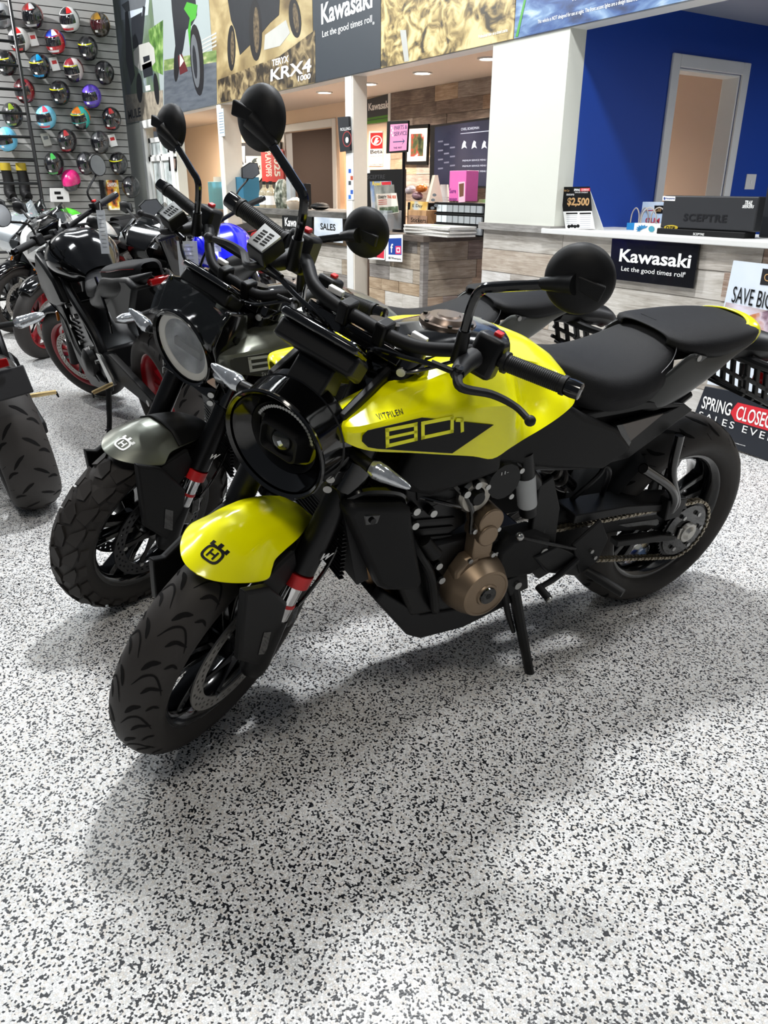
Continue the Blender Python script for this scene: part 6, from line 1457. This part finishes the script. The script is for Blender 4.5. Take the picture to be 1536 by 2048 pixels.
t, p, q = cbox('wall_cabinet', 680, 400, 690, BB-.25, SZ-.1, .9, .2, mat('cabinet_wood', (190, 150, 116), .5), 'narrow light wooden cabinet beside the office doorway', 'cabinet')
# on the back wall behind the parts counter
t = sign('wall_sign', [(730, 201), (784, 187), (784, 235), (731, 249)], BB-.002, .02, SIGNB, 'dark hanging sign with white lettering and green stripes on the office wall')
ptext('Kawasaki', 737, 222, 779, 212, 15, BB-.023, WHT, t, bold=.02)
ppoly('green_band', [(730, 237), (784, 228), (784, 242), (731, 249)], BB-.0225, .001, mat('band_green', (70, 130, 30), .4), t); ppoly('dark_band', [(730, 241), (784, 233), (784, 234.5), (730, 242.5)], BB-.024, .001, SIGNB, t)
t = sign('wall_sign', [(739, 262), (766, 262), (766, 332), (738, 332)], BB-.002, .008, WHT, 'white poster with a red emblem and the word Beta')
ppoly('red_square', [(741, 266), (765, 265), (765, 297), (741, 298)], BB-.0105, .001, mat('beta_red', (190, 30, 36), .4), t)
g = G(); n = 28; o_ = [on_b(x, y, BB-.0122) for x, y in ellp(753, 281, 11, 10, -.3, n)]; i_ = [on_b(x, y, BB-.0122) for x, y in ellp(753, 281, 9, 8, -.3, n)]
g.add(o_+i_, [(k, (k+1) % n, n+(k+1) % n, n+k) for k in range(n)]); g.obj('emblem_ring', WHT, t); ppoly('emblem_mark', [(747, 287), (752, 275), (757, 276), (754, 281), (759, 281), (752, 288)], BB-.0122, .001, WHT, t)
ptext('Beta', 741, 308, 765, 308, 8, BB-.0105, INK, t, bold=.02); ptext('motorcycles', 741, 315, 765, 315, 4, BB-.0105, INK, t); ptext('AUTHORIZED DEALER', 741, 331, 765, 331, 3, BB-.0105, INK, t)
t = sign('picture_frame', [(812, 252), (861, 248), (858, 330), (810, 329)], BB-.04, .03, INK, 'large black picture frame with a white mat on the wooden wall', 'picture frame')
ppoly('mat', [(816, 258), (855, 256), (852, 322), (814, 323)], BB-.07, .001, WHT, t); ppoly('picture', [(822, 268), (848, 267), (846, 312), (821, 313)], BB-.072, .001, mottle('bike_photo', [(28, 36, 22), (70, 80, 50), (160, 40, 40), (220, 220, 216)], 9, 4, lo=.36, hi=.7), t)
t = sign('television', [(868, 251.5), (1000, 233), (998, 377), (866, 374)], BB-.10, .05, mat('tv_bezel', (12, 12, 14), .3), 'large flat television with a dark menu on the wooden wall', 'television')
G().span((on_b(900, 300, BB).x, BB-.1, on_b(900, 330, BB).z), (on_b(950, 300, BB).x, BB-.03, on_b(900, 280, BB).z)).obj('wall_mount', BLKM, t)
ppoly('screen', [(870, 254), (1000, 236), (998, 373), (868, 370)], BB-.15, .002, mottle('tv_screen', [(26, 28, 44), (40, 42, 60), (56, 56, 72)], 1.2, 3, rough=.12), t)
TVP = mat('tv_print', (150, 160, 180), .3, emit=.25)
ptext('CHRIS, BOARDMAN', 922, 262, 958, 257, 6, BB-.1525, TVP, t); ppoly('menu_line', [(921, 267), (978, 261), (978, 262.5), (921, 268)], BB-.1525, .0005, TVP, t)
for i, x in enumerate((928, 948, 968)):
    ppoly('vehicle_icon', [(x-5, 298), (x-3, 288), (x, 281), (x+4, 284), (x+3, 290), (x+6, 297), (x+1, 294)], BB-.1525, .0005, TVP, t)
for i, y in enumerate((323, 334, 345, 356)): ptext('PREMIUM SERVICE MENU' if i < 3 else 'ORDER NOW', 925, y, 972 if i < 3 else 955, y-1.5, 3.2, BB-.1525, TVP, t)
for i in range(10): ppoly('menu_item', [(876+(i % 3)*12, 282+i*6), (886+(i % 3)*12, 281+i*6), (886+(i % 3)*12, 284+i*6), (876+(i % 3)*12, 285+i*6)], BB-.1525, .0005, mat('tv_dim', (86, 90, 110), .3), t)
# on the parts counter
bq = BW+.25
t, p, q = cbox('monitor', 733, 400, 803, BW+.62, PZ, .50, .05, BLKM, 'black monitor seen from behind on the parts counter', 'monitor')
ptext('SCEPTRE', 735, 358, 770, 358, 8, BW+.619, mat('dark_emboss', (60, 60, 64), .5), t); G().box(((p.x+q.x)/2, BW+.66, PZ+.01), (.25, .16, .02)).obj('foot', BLKM, t); ppoly('sticker', [(733, 335), (740, 334), (740, 346), (733, 347)], BW+.619, .001, WHT, t)
rk = thing('magazine_rack', on_b(765, 430, bq), 'clear rack on the parts counter holding three magazines', 'rack'); p = on_b(765, 430, bq); rk.location = (p.x, bq, PZ); WORLD[rk.name] = Matrix.Translation(-Vector((p.x, bq, PZ)))
G().box((p.x, bq+.02, PZ+.08), (.34, .16, .16)).obj('rack_body', mat('clear_acrylic', (190, 198, 204)), rk, bevel=.004)
for i, (pts, mt, lab, nm) in enumerate(((([(741, 363), (783, 362), (788, 410), (744, 420)]), mottle('mag_blue', [(60, 90, 140), (140, 160, 190), (200, 190, 170)], 6, 4), 'magazine with Road on its cover, rearmost in the rack', 'Road'), (([(749, 371), (788, 369), (792, 415), (752, 425)]), mottle('mag_grey', [(60, 66, 60), (140, 144, 140), (200, 200, 196)], 7, 4), 'grey landscape magazine in the middle of the rack', ''), (([(753, 388), (793, 386), (798, 425), (758, 432)]), mat('mag_white', (226, 218, 206), .5), 'CHARITY TRAIL RIDE flyer in front of the rack', 'CH'))):
    bb = bq+.10-.05*i
    m_ = sign('magazine', pts, bb, .006, mt, lab, 'magazine', 'magazines in the rack')
    if nm == 'Road': ptext('Road', 745, 371, 762, 370, 8, bb-.0065, mat('print_yellow', (230, 200, 40), .4), m_, bold=.018); ppoly('title_bar', [(763, 364), (782, 363), (782, 370), (764, 371)], bb-.0062, .0005, mat('label_red', (208, 40, 52)), m_)
    if nm == 'CH':
        ptext('CHARITY', 756, 397, 773, 396.5, 6, bb-.0065, INK, m_, bold=.03); ptext('TRAIL RIDE', 774, 396.5, 792, 396, 6, bb-.0065, mat('print_orange', (214, 84, 40), .4), m_, bold=.03)
        for k_ in range(3): ppoly('flyer_line', [(757, 400+k_*4), (774, 399+k_*4), (774, 400.5+k_*4), (757, 401.5+k_*4)], bb-.0062, .0005, mat('print_red', (180, 60, 50), .4), m_)
        ppoly('flyer_photo', [(759, 415), (796, 412), (797, 424), (760, 429)], bb-.0062, .0005, mottle('flyer_scene', [(30, 40, 30), (90, 110, 80), (210, 210, 200)], 14, 4), m_)
# pink sign on a stand
t, p = item('sign_stand', 806, 455, bq-.05, PZ, 'pink PARTS and SERVICE sign in a black frame on a pole', 'sign')
G().cyl(p, (p.x, p.y, on_b(806, 300, bq-.05).z), .014, n=12).obj('pole', BLKMET, t); G().cyl(p, p+Vector((0, 0, .02)), .09, n=24).obj('base', BLKMET, t)
ppoly('frame', [(778, 243), (820, 241), (817, 304), (776, 307)], bq-.06, .02, BLKM, t, bevel=.003); ppoly('pink_card', [(781, 249), (816, 247), (813, 300), (779, 303)], bq-.08, .001, mat('pink_card', (226, 140, 176), .5), t)
bs = bq-.0815
ptext('PARTS &', 789, 260, 814, 258, 8, bs, mat('print_navy', (60, 66, 110), .5), t); ptext('SERVICE', 788, 272, 814, 270, 8, bs, mat('print_navy', (60, 66, 110)), t); ptext('THIS WAY', 787, 298, 804, 297, 4, bs, mat('print_navy', (60, 66, 110)), t)
ppoly('arrow', [(786, 283), (807, 281.5), (804, 276), (809.5, 282), (804, 289), (806.5, 283.5), (786, 285)], bs, .0006, mat('print_navy', (60, 66, 110)), t)
for i in range(4): ppoly('checker', [(782+(i % 2)*2.5, 254+i*5), (784.5+(i % 2)*2.5, 254+i*5), (784.5+(i % 2)*2.5, 258+i*5), (782+(i % 2)*2.5, 258+i*5)], bs, .0006, WHT, t)
# paper cups, tent card, pink box
t, p = item('cup_stack', 887, 420, bq+.46, PZ+.0, 'stack of upturned white paper cups', 'cups')
for i in range(6): G().lathe([(.048, 0), (.034, .10), (0, .10)], p+Vector((0, 0, .16+i*.022)), (0, 0, 1), 20).obj('cup', WHT, t)
G().box(p+Vector((0, 0, .08)), (.08, .08, .16)).obj('cup_base', BLKM, t)
t, p = item('tent_card', 868, 428, bq+.12, PZ+.2365, 'cream folded tent card with small drawings', 'card')
G().prism([(-.06, 0), (.06, 0), (.012, .2), (-.012, .2)], -.06, .06, 'x').tf(lambda v: p+Matrix.Rotation(R_(-25), 3, 'Z') @ v).obj('card', mat('cream_card', (226, 214, 190), .6), t, smooth=False)
for i, (x, y) in enumerate(((869, 393), (866, 403), (872, 414), (865, 419))): ppoly('drawing', ellp(x, y-3, 4, 3), bq+.03, .0006, PM, t)
t, p, q = cbox('product_box', 897, 412, 930, bq+.12, PZ+.2455, .22, .12, mat('box_pink', (226, 104, 172), .4), 'tall pink printed box on the drawer organiser')
ppoly('box_print', [(918, 368), (928, 366), (927, 392), (919, 394)], bq+.119, .001, mat('print_brown', (110, 70, 50), .4), t); ptext('Sure', 899, 386, 912, 380, 9, bq+.1185, mat('print_violet', (120, 40, 130), .4), t); ptext('LINE READY', 898, 401, 914, 398, 5, bq+.1185, mat('print_violet', (120, 40, 130)), t); ppoly('box_face', [(917, 364), (930, 363), (930, 404), (917, 405)], bq+.1195, .0006, mat('box_pink_pale', (236, 190, 206), .4), t)
# drawer organiser
dx0, dx1 = on_b(860, 440, bq).x, on_b(958, 440, bq).x
t = thing('drawer_organiser', ((dx0+dx1)/2, bq+.1, PZ), 'black organiser with three tiers of small clear drawers', 'organiser')
G().span((dx0, bq+.06, PZ+.0005), (dx1, bq+.29, PZ+.235)).obj('body', BLKM, t, smooth=False, bevel=.004)
DRW = mat('drawer_clear', (150, 154, 156), .15); DRB = mat('drawer_bright', (206, 214, 216), .1)
for r_ in range(3):
    G().span((dx0-.005, bq+.045, PZ+.068+r_*.078), (dx1+.005, bq+.07, PZ+.080+r_*.078)).obj('tier_rail', BLK, t, smooth=False)
    for k_ in range(8):
        x0 = lerp(dx0+.02, dx1-.02, k_/8); G().span((x0+.006, bq+.044, PZ+.012+r_*.078), (x0+(dx1-dx0-.04)/8-.006, bq+.064, PZ+.062+r_*.078)).obj('drawer', DRB if k_ < 2 and r_ > 0 else DRW, t, smooth=False)
# newspapers, crate, bags
pn, pm = on_b(809, 465, BW+.03), on_b(900, 465, BW+.03)
for i in range(6):
    t = thing('newspaper', ((pn.x+pm.x)/2, BW+.15, PZ+.012*i+.0005), ['bottom newspaper of the stack on the counter corner', 'second newspaper from the bottom of the stack', 'third newspaper from the bottom of the stack', 'third newspaper from the top of the stack', 'second newspaper from the top of the stack', 'top newspaper of the stack with green print'][i], 'newspaper', 'newspapers on the counter corner')
    G().box(((pn.x+pm.x)/2, BW+.15, PZ+.006+.012*i+.0005), (pm.x-pn.x-.02*(i % 2), .26, .0115), Matrix.Rotation(R_((-2, 2, 0, 3, -1, 2)[i]), 3, 'Z')).obj('folded_sheets', mat('newsprint_%d' % (i % 3), ((206, 202, 194), (186, 184, 178), (220, 216, 208))[i % 3], .8, noise=.2, scale=60), t, smooth=False, bevel=.003)
    if i == 5: G().box(((pn.x+pm.x)/2, BW+.13, PZ+.0127+.012*i), (.16, .14, .0006), Matrix.Rotation(R_(2), 3, 'Z')).obj('cover_print', mottle('news_green', [(120, 150, 90), (200, 204, 190)], 18, 4), t, smooth=False)
t, p, q = cbox('wooden_crate', 816, 440, 852, bq+.06, PZ, .17, .12, mat('crate_wood', (178, 138, 96), .7, noise=.2, scale=12), 'small wooden crate with a handwritten board on the parts counter', 'crate')
ppoly('crate_sign', [(819, 430), (856, 432), (854, 450), (817, 448)], bq+.059, .008, mat('crate_sign', (150, 116, 92), .7, noise=.15, scale=14), t); ptext('Stickers', 822, 444, 852, 445, 9, bq+.0505, INK, t)
t = sign('greeting_card', [(822, 402), (857, 404), (855, 428), (820, 426)], bq+.11, .004, mottle('card_print', [(200, 150, 50), (220, 190, 110), (180, 200, 210)], 8, 4), 'printed card standing in the wooden crate', 'card')
ptext('E Day', 825, 416, 845, 416, 8, bq+.1055, INK, t)
for i, (x, y, c, lab) in enumerate(((821, 380, (196, 186, 190), 'silver snack bag lying behind the crate'), (843, 377, (206, 120, 50), 'orange snack bag lying behind the crate'), (835, 392, (150, 120, 130), 'mauve snack bag lying behind the tent card'))):
    p = on_b(x, y, bq+.3); t = thing('snack_bag', (p.x, p.y, p.z-.04), lab, 'bag', 'snack bags on the parts counter')
    G().ell(p, (.065, .045, .035), 14, 8, Matrix.Rotation(R_(-10+i*8), 3, 'Y')).obj('bag_body', mat('snack_%d' % i, c, .3, metal=.3), t)
sh_ = G().span((on_b(815, 395, bq+.22).x, bq+.22, PZ), (on_b(856, 395, bq+.22).x, bq+.37, on_b(838, 397, bq+.3).z-.03)).obj('display_case', BLKM, smooth=False, bevel=.006); tag(sh_, 'low black case under the snack bags', 'case')
t, p = item('paper_bag', 975, 430, bq+.35, PZ, 'pale green bag half hidden by the cream pier', 'bag'); G().rings([[p+Vector((x_*w, y_*.05, z_)) for x_, y_ in ((-1, -1), (1, -1), (1, 1), (-1, 1))] for z_, w in ((0, .10), (.2, .09), (.26, .05))]).obj('bag_body', mat('bag_green', (160, 214, 140), .6), t)
# on the reception worktop
RZ = RT+.03
bp_ = BW+.06
t = thing('price_display', on_b(1158, 462, bp_), 'tented price card reading $2,500 on the white worktop', 'price card'); p0 = on_b(1158, 462, bp_); t.location = (p0.x, bp_, RZ); WORLD[t.name] = Matrix.Translation(-Vector((p0.x, bp_, RZ)))
ppoly('lower_sheet', [(1127, 423), (1184, 422), (1190, 458), (1132, 458)], bp_, .004, WHT, t); ppoly('upper_sheet', [(1122, 374), (1180, 373), (1184, 422), (1127, 423)], bp_, .004, INK, t)
gp = mat('gold_print', (190, 150, 100), .4)
ptext('$2,500', 1134, 413, 1178, 411, 18, bp_-.0045, gp, t, bold=.03); ptext('REBATES UP TO', 1133, 391, 1148, 391, 3.5, bp_-.0045, WHT, t); ptext('SPRING', 1148, 382, 1160, 381.5, 4.5, bp_-.0045, WHT, t, bold=.02); ppoly('red_tag', [(1161, 376.5), (1180, 376), (1180, 382), (1161, 382.5)], bp_-.004, .0006, mat('label_red', (208, 40, 52)), t); ptext('CLOSEOUT', 1163, 381.5, 1178, 381, 4, bp_-.0048, WHT, t); ptext('SALES EVENT', 1150, 386, 1176, 385.5, 2.5, bp_-.0045, WHT, t, spacing=1.2); ptext('Club Car', 1126, 383, 1139, 382.5, 4, bp_-.0045, gp, t)
for cx_ in (1132, 1159):
    ppoly('table_head', [(cx_, 425.5), (cx_+23, 425), (cx_+23.4, 428), (cx_+.4, 428.5)], bp_-.004, .0005, INK, t)
    for k_ in range(7 if cx_ > 1140 else 5): ppoly('table_line', [(cx_+1, 431+k_*4), (cx_+22, 430.6+k_*4), (cx_+22, 431.8+k_*4), (cx_+1, 432.2+k_*4)], bp_-.004, .0005, mat('print_pale', (170, 172, 176), .5), t)
for k_ in range(4): ppoly('vehicle_print', ellp(1138+k_*6, 453-(k_ % 2), 3.4, 3.6), bp_-.004, .0006, INK, t)
G().prism([(on_b(1132, 461, bp_).x, RZ), (on_b(1188, 461, bp_).x, RZ), (on_b(1178, 380, bp_).x, on_b(1150, 378, bp_).z), (on_b(1128, 380, bp_).x, on_b(1150, 378, bp_).z)], bp_+.002, bp_+.006).tf(lambda v: Vector((v.x, v.y+(on_b(1150, 378, bp_).z-v.z)*.35, v.z))).obj('back_sheet', WHT, t, smooth=False)
def tote(x0, x1, ytop, b, mt, label, h=None, handles=True):
    p, q = on_b(x0, 462, b), on_b(x1, 462, b); top = on_b((x0+x1)/2, ytop, b).z
    t = thing('gift_bag', ((p.x+q.x)/2, b+.04, RZ), label, 'bag', 'gift bags on the worktop')
    G().span((p.x, b, RZ), (q.x, b+.09, top)).obj('bag_body', mt, t, smooth=False, bevel=.002)
    if handles:
        c = (p.x+q.x)/2; w = (q.x-p.x)*.3
        for y in (b+.005, b+.085): G().tube([(c-w, y, top-.01), (c-w*.8, y, top+.055), (c, y, top+.085), (c+w*.8, y, top+.055), (c+w, y, top-.01)], .0035, 8).obj('handle', mat('bag_rope', (170, 160, 150), .7), t)
    return t
t = tote(1278, 1330, 404, BW+.40, mottle('bag_sky', [(110, 140, 180), (170, 190, 214), (214, 222, 232)], 5, 4), 'pale blue bag with red lettering behind the other gift bags', handles=False)
ptext('QUM', 1290, 448, 1318, 448, 13, BW+.399, mat('print_crimson', (180, 40, 60), .4), t, bold=.03); ppoly('badge', [(1309, 411), (1328, 411), (1328, 427), (1309, 427)], BW+.399, .001, INK, t); ptext('Club', 1311, 423, 1322, 423, 8, BW+.3975, gp, t); ppoly('bag_line', [(1290, 420), (1307, 420), (1307, 421.5), (1290, 421.5)], BW+.399, .001, mat('print_crimson', (180, 40, 60)), t)
tote(1252, 1280, 446, BW+.30, mat('bag_blue', (30, 130, 196), .5), 'small bright blue gift bag with rope handles')
t = tote(1267, 1320, 447, BW+.16, mat('bag_white', (214, 212, 206), .5), 'white gift bag with a blue leaf print in front of the others')
for i in range(7):
    a = R_(150+i*28); c = (1285, 458); ppoly('leaf_print', [(c[0], c[1]), (c[0]+8*math.cos(a)-2*math.sin(a), c[1]+8*math.sin(a)*.7+2*math.cos(a)), (c[0]+14*math.cos(a), c[1]+9*math.sin(a)), (c[0]+8*math.cos(a)+2*math.sin(a), c[1]+8*math.sin(a)*.7-2*math.cos(a))], BW+.159, .0008, mat('leaf_blue', (40, 120, 170), .4), t)
ppoly('bag_badge', ellp(1303, 458, 6, 6), BW+.159, .001, mat('badge_teal', (60, 140, 160), .4), t)
# big television box seen from behind
bt = BW+.10
p0, p1 = on_b(1318, 470, bt), on_b(1504, 478, bt); tz = on_b(1330, 391, bt).z
t = thing('monitor', ((p0.x+p1.x)/2, bt+.04, RZ), 'wide black monitor back with stickers on the white worktop', 'monitor')
G().span((p0.x, bt, RZ+.032), (p1.x, bt+.06, tz)).obj('back_shell', mat('monitor_black', (36, 37, 40), .5), t, smooth=False, bevel=.006); G().span((p0.x-.004, bt-.02, RZ), (p1.x-.03, bt+.07, RZ+.03)).obj('sound_bar', BLKM, t, smooth=False, bevel=.004)
ptext('SCEPTRE', 1366, 442, 1453, 442, 15, bt-.001, mat('emboss_dark', (20, 20, 22), .4), t, bold=.03, spacing=1.1); ptext('SCEPTRE', 1386, 470, 1408, 471, 4.5, bt-.021, WHT, t)
ppoly('sticker', [(1326, 392), (1351, 393), (1350, 402), (1325, 401)], bt-.0005, .001, WHT, t); ptext('Husqvarna', 1331, 399.5, 1349, 400, 5, bt-.002, mat('print_navyblue', (30, 60, 130), .4), t); ppoly('sticker_mark', ellp(1329, 397, 1.6, 3), bt-.0018, .0008, mat('print_navyblue', (30, 60, 130)), t)
ptext('TRAIL', 1488, 410, 1504, 413, 9, bt-.001, WHT, t, bold=.02, slant=.2); ptext('SEEKERS', 1484, 416, 1506, 420, 6, bt-.001, WHT, t, bold=.02, slant=.2)
ppoly('sticker', ellp(1342, 455, 14, 5), bt-.0005, .001, mat('sticker_yellow', (196, 170, 50), .4), t); ptext('DTR', 1331, 459, 1350, 459, 7, bt-.0018, INK, t, bold=.018, slant=.2)
p0 = on_b(1520, 480, bt+.2); t = thing('computer_tower', (p0.x+.1, bt+.3, RZ), 'dark computer case at the photo edge on the white worktop', 'computer')
G().span((p0.x, bt+.18, RZ), (p0.x+.35, bt+.5, RZ+.42)).obj('case', mat('case_black', (34, 36, 40), .4), t, smooth=False, bevel=.006); G().span((p0.x-.001, bt+.22, RZ+.05), (p0.x+.001, bt+.46, RZ+.36)).obj('case_panel', BLK, t, smooth=False)
